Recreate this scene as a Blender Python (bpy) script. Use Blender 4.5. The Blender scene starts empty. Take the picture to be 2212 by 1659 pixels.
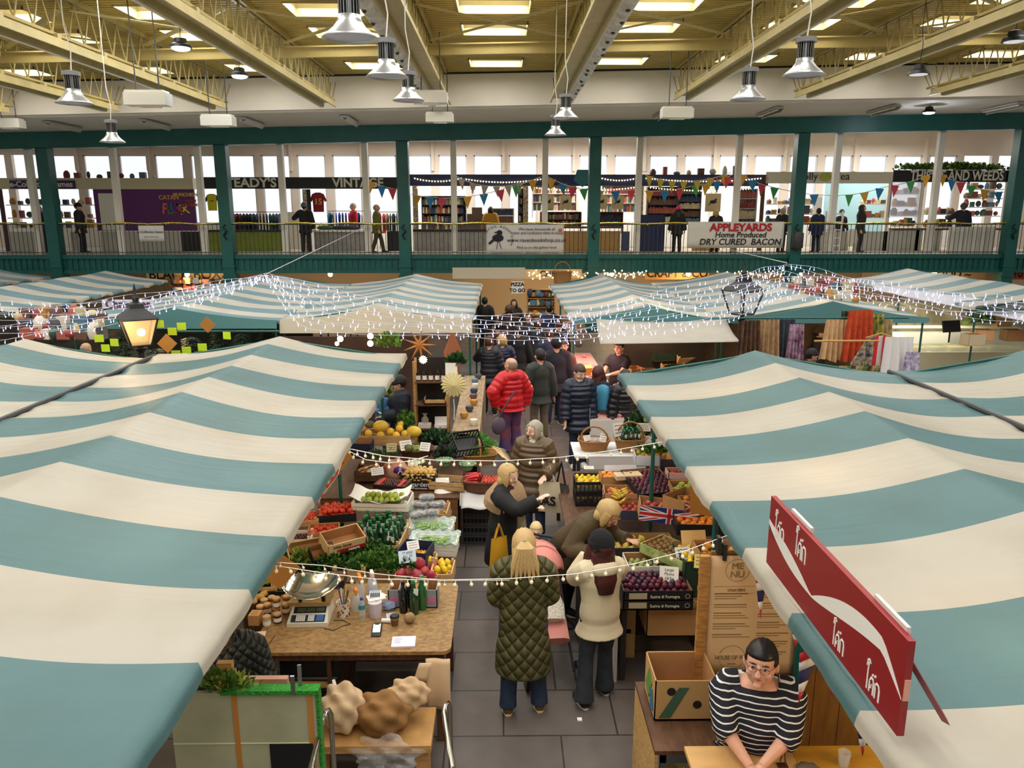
import bpy, bmesh, math, random
from mathutils import Vector as V, Matrix, Euler
R = math.radians
S = bpy.context.scene
C = S.collection
random.seed(7)
# ---------------------------------------------------------------- camera
CAMZ, FPX, PITCH, YAW = 4.25, 1661.0, R(12.7), R(-0.72)
cd = bpy.data.cameras.new('camera'); cam = bpy.data.objects.new('camera', cd); C.objects.link(cam)
cd.sensor_width = 36.0; cd.lens = FPX / 2212 * 36.0; cd.clip_end = 300; cd.clip_start = .05
cam.location = (0, 0, CAMZ); cam.rotation_euler = (R(90) - PITCH, 0, YAW)
S.camera = cam
CM = Euler((R(90) - PITCH, 0, YAW)).to_matrix()
def ray(px, py): return CM @ V(((px - 1106) / FPX, (829.5 - py) / FPX, -1))
def atz(px, py, z):                       # the point of height z seen at a pixel of the photograph
    d = ray(px, py); return V((0, 0, CAMZ)) + d * ((z - CAMZ) / d.z)
def aty(px, py, y):                       # the point at distance y
    d = ray(px, py); return V((0, 0, CAMZ)) + d * (y / d.y)
# ---------------------------------------------------------------- sky, daylight, exposure
W = bpy.data.worlds.new('sky'); S.world = W; W.use_nodes = True
bg = W.node_tree.nodes['Background']; bg.inputs[0].default_value = (.93, .96, 1, 1); bg.inputs[1].default_value = 1.3
S.view_settings.view_transform = 'Standard'; S.view_settings.look = 'None'
S.view_settings.gamma = 1; S.view_settings.exposure = 0.0; S.view_settings.use_curve_mapping = False
def lamp(kind, name, loc, energy, color=(1, 1, 1), size=.1, rot=(0, 0, 0), sy=None):
    l = bpy.data.lights.new(name, kind); l.energy = energy; l.color = color
    if kind == 'AREA':
        l.size = size
        if sy: l.shape = 'RECTANGLE'; l.size_y = sy
    elif kind == 'SUN': l.angle = size
    else: l.shadow_soft_size = size
    o = bpy.data.objects.new(name, l); C.objects.link(o); o.location = loc; o.rotation_euler = rot
    return o
ROOFS = .02
def rf(x): return ROOFS * x               # the roof line climbs slightly towards the right
BAYS = [-16.1, -12.9, -9.65, -6.55, -3.4, -.15, 3.15, 6.55, 10.1, 13.4]
SKYL = []
for bx in BAYS:
    for k in range(13):
        SKYL.append((bx, 22.0 - 1.95 * k))
for bx, by in SKYL:                       # daylight falling through each rooflight
    lamp('AREA', 'rooflight_daylight', (bx, by, 8.26 + rf(bx)), 41, (1, .98, .94), 1.3, sy=.95)
# ---------------------------------------------------------------- materials
MATS = {}
def mat(name, col, rough=.6, metal=0, noise=0, ns=8, bump=0, bs=30, trans=0, emit=None, es=1, alpha=1, col2=None, stretch=None, spec=None, glass=0):
    if name in MATS: return MATS[name]
    m = bpy.data.materials.new(name); m.use_nodes = True; MATS[name] = m
    nt = m.node_tree; N = nt.nodes; L = nt.links; b = N['Principled BSDF']
    b.inputs['Base Color'].default_value = (*col, 1); b.inputs['Roughness'].default_value = rough
    b.inputs['Metallic'].default_value = metal
    if spec is not None: b.inputs['Specular IOR Level'].default_value = spec
    if glass: b.inputs['Transmission Weight'].default_value = glass; b.inputs['IOR'].default_value = 1.2
    if emit: b.inputs['Emission Color'].default_value = (*emit, 1); b.inputs['Emission Strength'].default_value = es
    if alpha < 1: b.inputs['Alpha'].default_value = alpha
    tc = N.new('ShaderNodeTexCoord'); src = tc.outputs['Object']
    if stretch:
        mp = N.new('ShaderNodeMapping'); mp.inputs['Scale'].default_value = stretch; L.new(src, mp.inputs[0]); src = mp.outputs[0]
    if noise or col2:
        n = N.new('ShaderNodeTexNoise'); n.inputs['Scale'].default_value = ns; n.inputs['Detail'].default_value = 5; L.new(src, n.inputs['Vector'])
        r = N.new('ShaderNodeValToRGB'); r.color_ramp.elements[0].position = .35; r.color_ramp.elements[1].position = .65
        a = col; c2 = col2 if col2 else [min(1, c * (1 + noise)) for c in col]
        if not col2: a = [c * (1 - noise) for c in col]
        r.color_ramp.elements[0].color = (*a, 1); r.color_ramp.elements[1].color = (*c2, 1)
        L.new(n.outputs[0], r.inputs[0]); L.new(r.outputs[0], b.inputs['Base Color'])
    if bump:
        n2 = N.new('ShaderNodeTexNoise'); n2.inputs['Scale'].default_value = bs; n2.inputs['Detail'].default_value = 3; L.new(src, n2.inputs['Vector'])
        bp = N.new('ShaderNodeBump'); bp.inputs['Strength'].default_value = bump; bp.inputs['Distance'].default_value = .02
        L.new(n2.outputs[0], bp.inputs['Height']); L.new(bp.outputs[0], b.inputs['Normal'])
    if trans:
        t = N.new('ShaderNodeBsdfTranslucent'); mx = N.new('ShaderNodeMixShader'); mx.inputs[0].default_value = trans
        t.inputs[0].default_value = (*col, 1)
        bc = b.inputs['Base Color']
        if bc.links: L.new(bc.links[0].from_socket, t.inputs[0])
        L.new(b.outputs[0], mx.inputs[1]); L.new(t.outputs[0], mx.inputs[2]); L.new(mx.outputs[0], N['Material Output'].inputs[0])
    return m
def h2(s):                                # sRGB hex to linear
    o = []
    for i in (0, 2, 4):
        c = int(s[i:i + 2], 16) / 255; o.append(c / 12.92 if c <= .04045 else ((c + .055) / 1.055) ** 2.4)
    return tuple(o)
def M(s, rough=.6, **k):                  # material straight from a colour
    nm = 'm_' + s + '_' + str(rough) + ''.join('_%s%s' % (a, str(b)) for a, b in sorted(k.items()))
    return mat(nm[:60] if len(nm) > 60 else nm, h2(s), rough, **k)
# ---------------------------------------------------------------- mesh builder
class MB:
    def __init__(s): s.v = []; s.f = []; s.m = []; s.cur = 0
    def add(s, vs, fs):
        o = len(s.v); s.v += [tuple(p) for p in vs]; s.f += [[i + o for i in f] for f in fs]; s.m += [s.cur] * len(fs); return s
    def box(s, c, d, rot=None, bev=0):
        hx, hy, hz = d[0] / 2, d[1] / 2, d[2] / 2
        P = [V((x, y, z)) for z in (-hz, hz) for y in (-hy, hy) for x in (-hx, hx)]
        if rot is not None:
            q = rot if isinstance(rot, Matrix) else Euler(rot).to_matrix()
            P = [q @ p for p in P]
        P = [p + V(c) for p in P]
        return s.add(P, [(0, 2, 3, 1), (4, 5, 7, 6), (0, 1, 5, 4), (2, 6, 7, 3), (0, 4, 6, 2), (1, 3, 7, 5)])
    def bx(s, x0, x1, y0, y1, z0, z1): return s.box(((x0 + x1) / 2, (y0 + y1) / 2, (z0 + z1) / 2), (abs(x1 - x0), abs(y1 - y0), abs(z1 - z0)))
    def loft(s, pts, rad, n=12, ref=(1, 0, 0), cap=True, sq=0):
        pts = [V(p) for p in pts]; ref = V(ref); vs = []; k = len(pts)
        for i in range(k):
            t = (pts[min(i + 1, k - 1)] - pts[max(i - 1, 0)]).normalized()
            rr = ref - t * ref.dot(t)
            if rr.length < .05: rr = V((0, 1, .1)) - t * V((0, 1, .1)).dot(t)
            a = rr.normalized(); b = t.cross(a)
            r = rad[i] if not isinstance(rad, (int, float)) else rad
            ra, rb = (r, r) if isinstance(r, (int, float)) else r
            for j in range(n):
                w = 2 * math.pi * j / n; cc, ss = math.cos(w), math.sin(w)
                if sq: q = (abs(cc) ** (2 + sq) + abs(ss) ** (2 + sq)) ** (-1 / (2 + sq)); cc *= q; ss *= q
                vs.append(pts[i] + a * (ra * cc) + b * (rb * ss))
        fs = [(i * n + j, i * n + (j + 1) % n, (i + 1) * n + (j + 1) % n, (i + 1) * n + j) for i in range(k - 1) for j in range(n)]
        if cap: fs += [tuple(range(n - 1, -1, -1)), tuple(range((k - 1) * n, k * n))]
        return s.add(vs, fs)
    def cyl(s, a, b, r, r2=None, n=12): return s.loft([a, b], [r, r if r2 is None else r2], n)
    def tube(s, pts, r, n=6): return s.loft(pts, r, n, ref=(.31, .17, .93))
    def lathe(s, prof, c=(0, 0, 0), n=20, cap=True):
        vs = [(c[0] + r * math.cos(2 * math.pi * j / n), c[1] + r * math.sin(2 * math.pi * j / n), c[2] + z) for r, z in prof for j in range(n)]
        k = len(prof)
        fs = [(i * n + j, i * n + (j + 1) % n, (i + 1) * n + (j + 1) % n, (i + 1) * n + j) for i in range(k - 1) for j in range(n)]
        if cap: fs += [tuple(range(n - 1, -1, -1)), tuple(range((k - 1) * n, k * n))]
        return s.add(vs, fs)
    def ball(s, c, r, n=12, m=8, f=None, keep=None):
        if isinstance(r, (int, float)): r = (r, r, r)
        vs = []; 
        for i in range(m + 1):
            th = math.pi * i / m
            for j in range(n):
                ph = 2 * math.pi * j / n; p = V((math.sin(th) * math.cos(ph), math.sin(th) * math.sin(ph), -math.cos(th)))
                if f: p = V(f(p))
                vs.append((c[0] + p.x * r[0], c[1] + p.y * r[1], c[2] + p.z * r[2]))
        fs = []
        for i in range(m):
            for j in range(n):
                q = (i * n + j, i * n + (j + 1) % n, (i + 1) * n + (j + 1) % n, (i + 1) * n + j)
                if keep:
                    cc = sum((V(vs[a]) for a in q), V()) / 4
                    if not keep(cc): continue
                fs.append(q)
        return s.add(vs, fs)
    def poly(s, pts, th, nrm=(0, 0, 1)):  # flat outline with thickness along nrm
        k = len(pts); nn = V(nrm) * th; a = [V(p) for p in pts]; b = [p + nn for p in a]
        return s.add(a + b, [tuple(range(k - 1, -1, -1)), tuple(range(k, 2 * k))] + [(i, (i + 1) % k, k + (i + 1) % k, k + i) for i in range(k)])
    def grid(s, fn, nu, nv, keep=None):
        vs = [fn(i / nu, j / nv) for j in range(nv + 1) for i in range(nu + 1)]
        w = nu + 1
        return s.add(vs, [(j * w + i, j * w + i + 1, (j + 1) * w + i + 1, (j + 1) * w + i) for j in range(nv) for i in range(nu) if keep is None or keep(i, j)])
    def mesh(s, name, mats, smooth=True, ang=40):
        me = bpy.data.meshes.new(name); me.from_pydata(s.v, [], s.f)
        if not isinstance(mats, (list, tuple)): mats = [mats]
        for m in mats: me.materials.append(m)
        if len(mats) > 1: me.polygons.foreach_set('material_index', s.m)
        bm = bmesh.new(); bm.from_mesh(me); bmesh.ops.remove_doubles(bm, verts=bm.verts, dist=1e-5)
        bmesh.ops.recalc_face_normals(bm, faces=bm.faces); bm.to_mesh(me); bm.free()
        if smooth:
            me.polygons.foreach_set('use_smooth', [True] * len(me.polygons)); me.set_sharp_from_angle(angle=R(ang))
        me.update(); return me
    def build(s, name, mats, parent=None, loc=None, rot=None, smooth=True, ang=40, label=None):
        return obj(name, s.mesh(name, mats, smooth, ang), parent, loc, rot, label)
def obj(name, me, parent=None, loc=None, rot=None, label=None):
    o = bpy.data.objects.new(name, me); C.objects.link(o)
    if parent is not None: o.parent = parent
    if loc is not None: o.location = loc
    if rot is not None: o.rotation_euler = rot
    if label: o['label'] = label
    return o
def tag(o, label, cat, group=None, kind=None):
    o['label'] = label; o['category'] = cat
    if group: o['group'] = group
    if kind: o['kind'] = kind
    return o
def thing(name, label, cat, loc=(0, 0, 0), rz=0, group=None, rot=None):
    o = bpy.data.objects.new(name, None); C.objects.link(o); o.location = loc
    o.rotation_euler = rot if rot else (0, 0, rz); o.empty_display_size = .1
    return tag(o, label, cat, group)
def one(name, mb, mats, label, cat, loc=(0, 0, 0), rz=0, group=None, rot=None, smooth=True, ang=40, kind=None):
    o = mb.build(name, mats, None, loc, rot if rot else (0, 0, rz), smooth, ang); return tag(o, label, cat, group, kind)
def struct(name, mb, mats, smooth=False, parent=None):
    o = mb.build(name, mats, parent, smooth=smooth)
    if parent is None: o['kind'] = 'structure'
    return o
def dup(o, loc=None, rot=None, label=None, scale=None, group=None):
    def cp(a, par):
        b = a.copy(); C.objects.link(b); b.parent = par
        for ch in KIDS.get(a.name, []): cp(ch, b)
        return b
    KIDS.clear()
    for x in C.objects:
        if x.parent: KIDS.setdefault(x.parent.name, []).append(x)
    r = cp(o, None)
    if loc is not None: r.location = loc
    if rot is not None: r.rotation_euler = rot
    if scale is not None: r.scale = scale if not isinstance(scale, (int, float)) else (scale,) * 3
    if label: r['label'] = label
    if group: r['group'] = group
    return r
KIDS = {}
def text(s, size, m, parent=None, loc=(0, 0, 0), rot=(R(90), 0, 0), ex=.004, name='lettering', ax='CENTER', sx=1, bold=0, shear=0):
    cu = bpy.data.curves.new('t', 'FONT'); cu.body = s; cu.size = size; cu.extrude = ex; cu.align_x = ax; cu.align_y = 'CENTER'
    cu.offset = bold; cu.shear = shear; cu.resolution_u = 3
    t = bpy.data.objects.new('t', cu); C.objects.link(t)
    me = bpy.data.meshes.new_from_object(t.evaluated_get(bpy.context.evaluated_depsgraph_get())) if False else None
    dg = bpy.context.evaluated_depsgraph_get(); me = bpy.data.meshes.new_from_object(t.evaluated_get(dg))
    bpy.data.objects.remove(t); me.materials.clear(); me.materials.append(m); me.name = name
    o = obj(name, me, parent, loc, rot); o.scale = (sx, 1, 1); return o
def cat(a, b, n, sag):                    # hanging line between two points
    a = V(a); b = V(b)
    return [a.lerp(b, i / n) - V((0, 0, sag * 4 * (i / n) * (1 - i / n))) for i in range(n + 1)]
def rnd(a, b): return random.uniform(a, b)
WHITE = M('ece9e2', .5); CREAM = M('d9cfa6', .55); BLACK = M('141415', .5); DGREY = M('3a3b3d', .5)
GREENP = mat('green_paint', h2('0f5a55'), .42, noise=.12, ns=2); GREEND = mat('dark_green_paint', h2('0b4440'), .45, noise=.1, ns=3)
WOOD = mat('pine', h2('b98c52'), .6, noise=.18, ns=6, stretch=(1, 1, 6), bump=.1)
WOODD = mat('dark_wood', h2('5a3a22'), .6, noise=.3, ns=6, stretch=(5, 1, 1), bump=.15)
WOODC = mat('crate_wood', h2('c8a26b'), .65, noise=.15, ns=9, stretch=(1, 6, 1), bump=.1)
STEEL = M('9a9c9e', .3, metal=1); KRAFT = mat('kraft', h2('b98a55'), .8, noise=.05, ns=4); CARD = mat('carton_inside', h2('a9794a'), .85, noise=.06, ns=5)
STALLG = M('14564d', .4)
# ---------------------------------------------------------------- the hall
def slabmat():
    m = bpy.data.materials.new('stone_slabs'); m.use_nodes = True; N = m.node_tree.nodes; L = m.node_tree.links; b = N['Principled BSDF']
    tc = N.new('ShaderNodeTexCoord'); br = N.new('ShaderNodeTexBrick'); br.offset = .5
    br.inputs['Scale'].default_value = 1; br.inputs['Brick Width'].default_value = .95; br.inputs['Row Height'].default_value = .62; br.inputs['Mortar Size'].default_value = .008
    br.inputs['Color1'].default_value = (*h2('5c5653'), 1); br.inputs['Color2'].default_value = (*h2('6e625a'), 1); br.inputs['Mortar'].default_value = (*h2('2f2b29'), 1)
    n = N.new('ShaderNodeTexNoise'); n.inputs['Scale'].default_value = 2.5; n.inputs['Detail'].default_value = 8
    mx = N.new('ShaderNodeMix'); mx.data_type = 'RGBA'; mx.blend_type = 'OVERLAY'; mx.inputs[0].default_value = .45
    L.new(tc.outputs['Object'], br.inputs['Vector']); L.new(tc.outputs['Object'], n.inputs['Vector'])
    L.new(br.outputs[0], mx.inputs[6]); L.new(n.outputs[0], mx.inputs[7]); L.new(mx.outputs[2], b.inputs['Base Color'])
    bp = N.new('ShaderNodeBump'); bp.inputs['Strength'].default_value = .25; bp.inputs['Distance'].default_value = .01
    n2 = N.new('ShaderNodeTexNoise'); n2.inputs['Scale'].default_value = 40; L.new(n2.outputs[0], bp.inputs['Height']); L.new(bp.outputs[0], b.inputs['Normal'])
    b.inputs['Roughness'].default_value = .5
    return m
struct('floor', MB().bx(-26, 26, -4, 38, -.1, 0), slabmat())
for a_, b_ in (('left', -24.2), ('right', 24)): struct('wall_' + a_, MB().bx(b_, b_ + .2, -4.4, 34, 0, 9), M('cfc9bd', .8))
struct('wall_rear', MB().bx(-24, 24, -4.4, -4.2, 0, 9), M('cfc9bd', .8))
DG, DW, DB = 27.5, 23.5, 34.0             # gallery edge, upper wall, outer window wall
GZ = 2.74                                 # gallery floor height
PLAST = mat('white_plaster', h2('ddd6cb'), .8, noise=.03, ns=1.5)
def shear(o):
    for v in o.data.vertices: v.co.z += rf(v.co.x)
    return o
# corrugated roof deck with rooflight openings: strips between the openings
ROOFM = mat('roof_sheet', h2('b09b50'), .5, noise=.06, ns=2)
deck = MB(); zr = 8.2
def ribs(x0, x1, y0, y1):
    n = max(1, int(round((y1 - y0) / .16))); st = (y1 - y0) / n
    for i in range(n):
        a = y0 + i * st
        P = [(a, zr), (a + st * .35, zr), (a + st * .45, zr - .05), (a + st * .9, zr - .05), (a + st, zr)]
        for (p, q) in zip(P, P[1:]): deck.add([(x0, p[0], p[1]), (x1, p[0], p[1]), (x1, q[0], q[1]), (x0, q[0], q[1])], [(0, 1, 2, 3)])
xs = [-20] + BAYS + [20]
edges = [-20.0]
for bx in BAYS: edges += [bx - .7, bx + .7]
edges += [20.0]
for i in range(0, len(edges), 2): ribs(edges[i], edges[i + 1], -4.3, 23.5)
for bx in BAYS:
    ys = sorted(y for (x, y) in SKYL if x == bx); prev = -4.3
    for y in ys:
        ribs(bx - .7, bx + .7, prev, y - .5) if y - .5 > prev else None
        prev = y + .5
    ribs(bx - .7, bx + .7, prev, 23.5)
shear(struct('ceiling', deck, ROOFM))
KERB = M('b3a77c', .6); SKYM = mat('rooflight_sheet', h2('fff6dc'), .4, emit=(1, .96, .84), es=1.15)
for i, (bx, by) in enumerate(SKYL):
    if by < 6: continue
    w = struct('window_%d' % (i + 1), MB().bx(bx - .72, bx - .7, by - .52, by + .52, 8.1, 8.4).bx(bx + .7, bx + .72, by - .52, by + .52, 8.1, 8.4)
               .bx(bx - .72, bx + .72, by - .52, by - .5, 8.1, 8.4).bx(bx - .72, bx + .72, by + .5, by + .52, 8.1, 8.4), KERB)
    w.location.z = rf(bx)
    p = MB().bx(bx - .7, bx + .7, by - .5, by + .5, 8.36, 8.38).build('pane', SKYM, w, smooth=False)
# upper wall and soffit
def slopewall(name, x0, x1, y0, y1, z0, z1, m):
    return shear(struct(name, MB().bx(x0, 0, y0, y1, z0, z1).bx(0, x1, y0, y1, z0, z1), m))
slopewall('wall_back_upper', -22, 22, DW, DW + .12, 7.22, 8.6, PLAST)
shear(struct('trim_1', MB().bx(-22, 0, DW - .03, DW, 8.1, 8.16).bx(0, 22, DW - .03, DW, 8.1, 8.16), BLACK))
slopewall('wall_soffit', -22, 22, DW + .12, 34.5, 7.16, 7.3, PLAST)
# green gallery beam
def thg(name, mb, mats, label, cat_, sh=False, **k):
    o = one(name, mb, mats, label, cat_, smooth=False, **k)
    if sh: shear(o)
    return o
thg('steel_beam', MB().bx(-21, 0, DG - .2, DG + .2, 6.62, 7.18).bx(0, 21, DG - .2, DG + .2, 6.62, 7.18), GREENP, 'long dark green beam across the top of the gallery front', 'beam', True)
COLX = [aty(p, 440, DG).x for p in (110, 487, 873, 1283, 1722, 2190)]
cl = ['leftmost', 'second from the left', 'third from the left', 'fourth from the left', 'fifth from the left', 'rightmost']
cl2 = ['in front of the games shop with the purple sign', 'beside the yellow football shirt', 'between the clothes shop and the book shop', 'to the right of the white raven banner', 'to the right of the bacon banner', 'at the right end of the gallery']
for x, a in zip(COLX, cl2):
    c = thing('steel_column', 'dark green square steel column ' + a, 'column', (x, DG, 0), group='green gallery columns')
    MB().bx(-.2, .2, -.2, .2, 0, 6.64 + rf(x)).build('shaft', GREENP, c, smooth=False)
    MB().bx(-.24, .24, -.23, .23, 1.95, 2.02).bx(-.24, .24, -.23, .23, 2.3, 2.34).build('collar', GREENP, c, smooth=False)
# slab edge and slab
beam = MB().bx(-21, 21, DG - .1, DG + .14, 2.6, 2.74).bx(-21, 21, DG - .1, DG + .02, 2.1, 2.2)
x = -21.0
while x < 21: beam.bx(x, x + .1, DG - .04, DG + .04, 2.18, 2.6); x += .2
beam.bx(-21, 21, DG, DG + .1, 2.12, 2.62)
thg('gallery_edge_beam', beam, GREENP, 'green ribbed gallery edge running along the base of the railings', 'beam')
struct('floor_gallery', MB().bx(-21, 21, DG + .14, 34.4, 2.5, 2.74), M('b9ae9a', .7))
# outer wall with a row of tall windows
PWALL = mat('pink_cream_wall', h2('dfd2c4'), .8, noise=.04, ns=1)
pit, ww = 1.5, 1.2; wz0, wz1 = 3.7, 6.55
wl = MB().bx(-24, 24, DB, DB + .2, 2.5, wz0).bx(-24, 24, DB, DB + .2, wz1, 7.6)
xw = -24.0; k = 0
WFR = M('d8dbe2', .5)
while xw < 24:
    wl.bx(xw, xw + pit - ww, DB, DB + .2, wz0, wz1)
    a = xw + pit - ww; b_ = xw + pit
    if abs((a + b_) / 2) < 20:
        k += 1
        w = struct('window_%d' % (200 + k), MB().bx(a, a + .05, DB + .02, DB + .12, wz0, wz1).bx(b_ - .05, b_, DB + .02, DB + .12, wz0, wz1)
                   .bx(a, b_, DB + .02, DB + .12, wz0, wz0 + .05).bx(a, b_, DB + .02, DB + .12, wz1 - .05, wz1), WFR)
        MB().bx(a + .04, b_ - .04, DB + .07, DB + .08, wz0 + .04, wz1 - .04).build('pane', mat('window_glass', (.95, .97, 1), .02, alpha=.12), w, smooth=False)
    xw += pit
struct('wall_outer', wl, PWALL)
xp = -18.0
pb = MB()
while xp < 19: pb.bx(xp, xp + .12, DB - .14, DB, 5.9, 7.3); xp += 3.0
struct('trim_2', pb, PWALL)
struct('wall_gallery_beam', MB().bx(-21, 21, DB - .02, DB, 2.74, 3.7), WHITE)
# thin white posts behind the railing
for i, p in enumerate((75, 255, 436, 612, 792, 981, 1177, 1378, 1590, 1800, 2017)):
    x = aty(p, 440, DG + .35).x
    one('gallery_post', MB().bx(-.1, .1, -.1, .1, GZ, 7.15 + rf(x)), M('e3ddd2', .5), 'thin cream gallery post, number %s from the left behind the railing' % ('one two three four five six seven eight nine ten eleven'.split()[i]), 'post', (x, DG + .35, 0), group='thin cream posts along the gallery', smooth=False)
# railings, one per bay
RX = [-20.5] + COLX + [20.5]
bal = MB().cyl((0, 0, 0), (0, 0, 1.03), .011, n=5).mesh('baluster', DGREY)
for i in range(len(RX) - 1):
    a, b_ = RX[i] + .2, RX[i + 1] - .2
    r = thing('gallery_railing', 'dark metal railing with thin upright bars, ' + ['far left end bay', 'bay in front of the games shop', "bay in front of the clothes shop's sign", 'bay holding the white raven banner', 'bay holding the bacon banner', 'bay below the black sign with greenery', 'far right end bay'][i], 'railing', ((a + b_) / 2, DG + .02, GZ), group='gallery railings')
    hw = (b_ - a) / 2
    MB().bx(-hw, hw, -.02, .02, 1.03, 1.07).build('top_rail', DGREY, r, smooth=False)
    MB().bx(-hw, hw, -.015, .015, .06, .09).build('bottom_rail', DGREY, r, smooth=False)
    n = min(int(2 * hw / .155), 60)
    for j in range(n): obj('baluster', bal, r, (-hw + .08 + j * (2 * hw - .1) / n, 0, 0))
# tinsel
TINS = mat('gold_tinsel', h2('c9b93a'), .3, metal=.6, noise=.4, ns=60)
def tinsel(name, pts, rr, label, m, n=14, ln=.06, cat_='garland'):
    mb = MB()
    for p, q in zip(pts, pts[1:]):
        p = V(p); q = V(q)
        for j in range(n):
            c = p.lerp(q, j / n); d = V((rnd(-1, 1), rnd(-1, 1), rnd(-1, 1))).normalized() * rnd(.4, 1) * ln; w = V((rnd(-1, 1), rnd(-1, 1), rnd(-1, 1))).normalized() * ln * .3
            mb.add([c - w, c + w, c + d + w * .3, c + d - w * .3], [(0, 1, 2, 3)])
    mb.tube(pts, rr)
    return one(name, mb, m, label, cat_)
for i in range(len(RX) - 1):
    a, b_ = RX[i] + .2, RX[i + 1] - .2
    tinsel('tinsel_garland', [(a + (b_ - a) * j / 20, DG - .04, GZ + 1.08 + .02 * math.sin(j)) for j in range(21)], .02, 'gold tinsel wound along the top rail, ' + ['far left end', 'below the purple games sign', 'in front of the clothes rails', 'above the white raven banner', 'above the bacon banner', 'below the black sign', 'far right end'][i], TINS, n=16, ln=.07)
# ground floor shop wall under the gallery
struct('wall_back_lower', MB().bx(-24, 24, 31.5, 31.7, 0, 2.5), M('c9b79c', .8))
# ---------------------------------------------------------------- roof trusses
TRM = mat('truss_paint', h2('a8975a'), .5, noise=.08, ns=3); TRO = mat('trough_paint', h2('b5a673'), .45, noise=.08, ns=4)
TX = [aty(p, 215, DW).x for p in (40, 268, 495, 722, 962, 1200, 1458, 1710, 1990)] 
TX = [TX[0] - 3.2] + TX + [TX[-1] + 3.4]
tn = ['at the far left edge', 'second from the left edge', 'third from the left', 'left of the two bright lamps', 'right of the two bright lamps, left of centre', 'left of the central bay', 'right of the central bay', 'right of centre', 'beyond the silver pendant lamps on the right', 'on the right, near the black lamps', 'at the far right edge']
y0t, y1t = 4.0, 23.2
BRK = MB().bx(-.15, .15, 0, .12, -.08, .02).mesh('bracket', TRO, False)
def truss(i, x):
    t = thing('roof_truss', 'cream painted lattice roof truss ' + tn[i], 'roof truss', (x, y0t, 7.38 + rf(x)), group='lattice roof trusses')
    Lh = y1t - y0t
    MB().bx(-.09, -.03, 0, Lh, .7, .78).bx(.03, .09, 0, Lh, .7, .78).build('top_chord', TRM, t, smooth=False)
    MB().bx(-.1, -.03, 0, Lh - .1, 0, .05).bx(.03, .1, 0, Lh - .1, 0, .05).build('bottom_chord', TRM, t, smooth=False)
    n = int(Lh / .27); pts = []
    for k in range(n):
        y = k * Lh / n; pts.append((0, y, .04 if k % 2 else .72))
    wb = MB()
    for p, q in zip(pts, pts[1:]): wb.cyl(p, q, .018, n=6)
    for dx in (-.05, .05): wb.cyl((dx, Lh - .2, .05), (dx * 1.5, Lh + .25, .55), .014, n=5)
    wb.build('lattice_web', TRM, t)
    s = 1 if x < 0 else -1
    # lighting trough slung below one side
    tr = MB(); o = s * .02
    tr.bx(o - .16, o - .14, .3, Lh - .5, -.2, -.06).bx(o + .14, o + .16, .3, Lh - .5, -.2, -.06).bx(o - .14, o + .14, .3, Lh - .5, -.1, -.08)
    tr.bx(o - .2, o - .16, .3, Lh - .5, -.22, -.19).bx(o + .16, o + .2, .3, Lh - .5, -.22, -.19)
    tr.build('cable_trough', TRO, t, smooth=False)
    bm_ = MB().box((-s * .3, Lh / 2, -.16), (.14, Lh - .8, .02), (0, s * .7, 0))
    bm_.build('reflector', M('cfccc0', .35), t, smooth=False)
    MB().cyl((-s * .2, .4, -.22), (-s * .2, Lh - .6, -.22), .02, n=8).build('tube_lamp', WHITE, t)
    for k in range(12): obj('bracket', BRK, t, (o, .8 + k * (Lh - 1.6) / 11, 0))
    return t
for i, x in enumerate(TX): truss(i, x)
# service trunking on the two middle trusses
CLP = MB().ball((0, 0, 0), (.04, .05, .04), 7, 5).mesh('clip', DGREY)
for x, lab in ((TX[5] - .3, 'left'), (TX[6] + .3, 'right')):
    t = thing('service_duct', 'dusty white cable duct with dark fittings on the ' + lab + ' side of the central bay', 'duct', (x, 4, 7.2 + rf(x)), group='white cable ducts by the central bay')
    MB().loft([(0, 0, 0), (0, 18.5, 0)], .13, 10).build('duct_body', mat('dusty_white', h2('c9c7bd'), .5, noise=.25, ns=5), t)
    for k in range(26): obj('clip', CLP, t, (rnd(-.06, .06), .4 + k * .7 + rnd(-.2, .2), -.12))
# cross beams and diagonal braces
BM = mat('brace_paint', h2('b9a76a'), .5, noise=.05, ns=2)
thg('roof_cross_beam', MB().bx(-20, 0, 18.1, 18.16, 7.62, 7.84).bx(0, 20, 18.1, 18.16, 7.62, 7.84).bx(-20, 0, 18.05, 18.21, 7.82, 7.85).bx(0, 20, 18.05, 18.21, 7.82, 7.85), BM, 'long cream beam crossing below the roof lights from side to side', 'beam', True)
for i in range(len(TX) - 1):
    a, b_ = TX[i] + .1, TX[i + 1] - .1
    for (p, q, nm) in (((a, 18.0), (b_, 15.0), 'running back to front'), ((a, 15.0), (b_, 18.0), 'running front to back')):
        mb = MB(); p3 = V((p[0], p[1], 7.9 + rf(p[0]))); q3 = V((q[0], q[1], 7.9 + rf(q[0])))
        mb.loft([p3, q3], [(.02, .08)] * 2, 4, ref=(0, 0, 1))
        one('roof_brace', mb, BM, 'cream diagonal brace %s, in bay %s counted from the left' % (nm, ['one', 'two', 'three', 'four', 'five', 'six', 'seven', 'eight', 'nine', 'ten'][i]), 'brace', group='diagonal roof braces', smooth=False)
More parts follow.
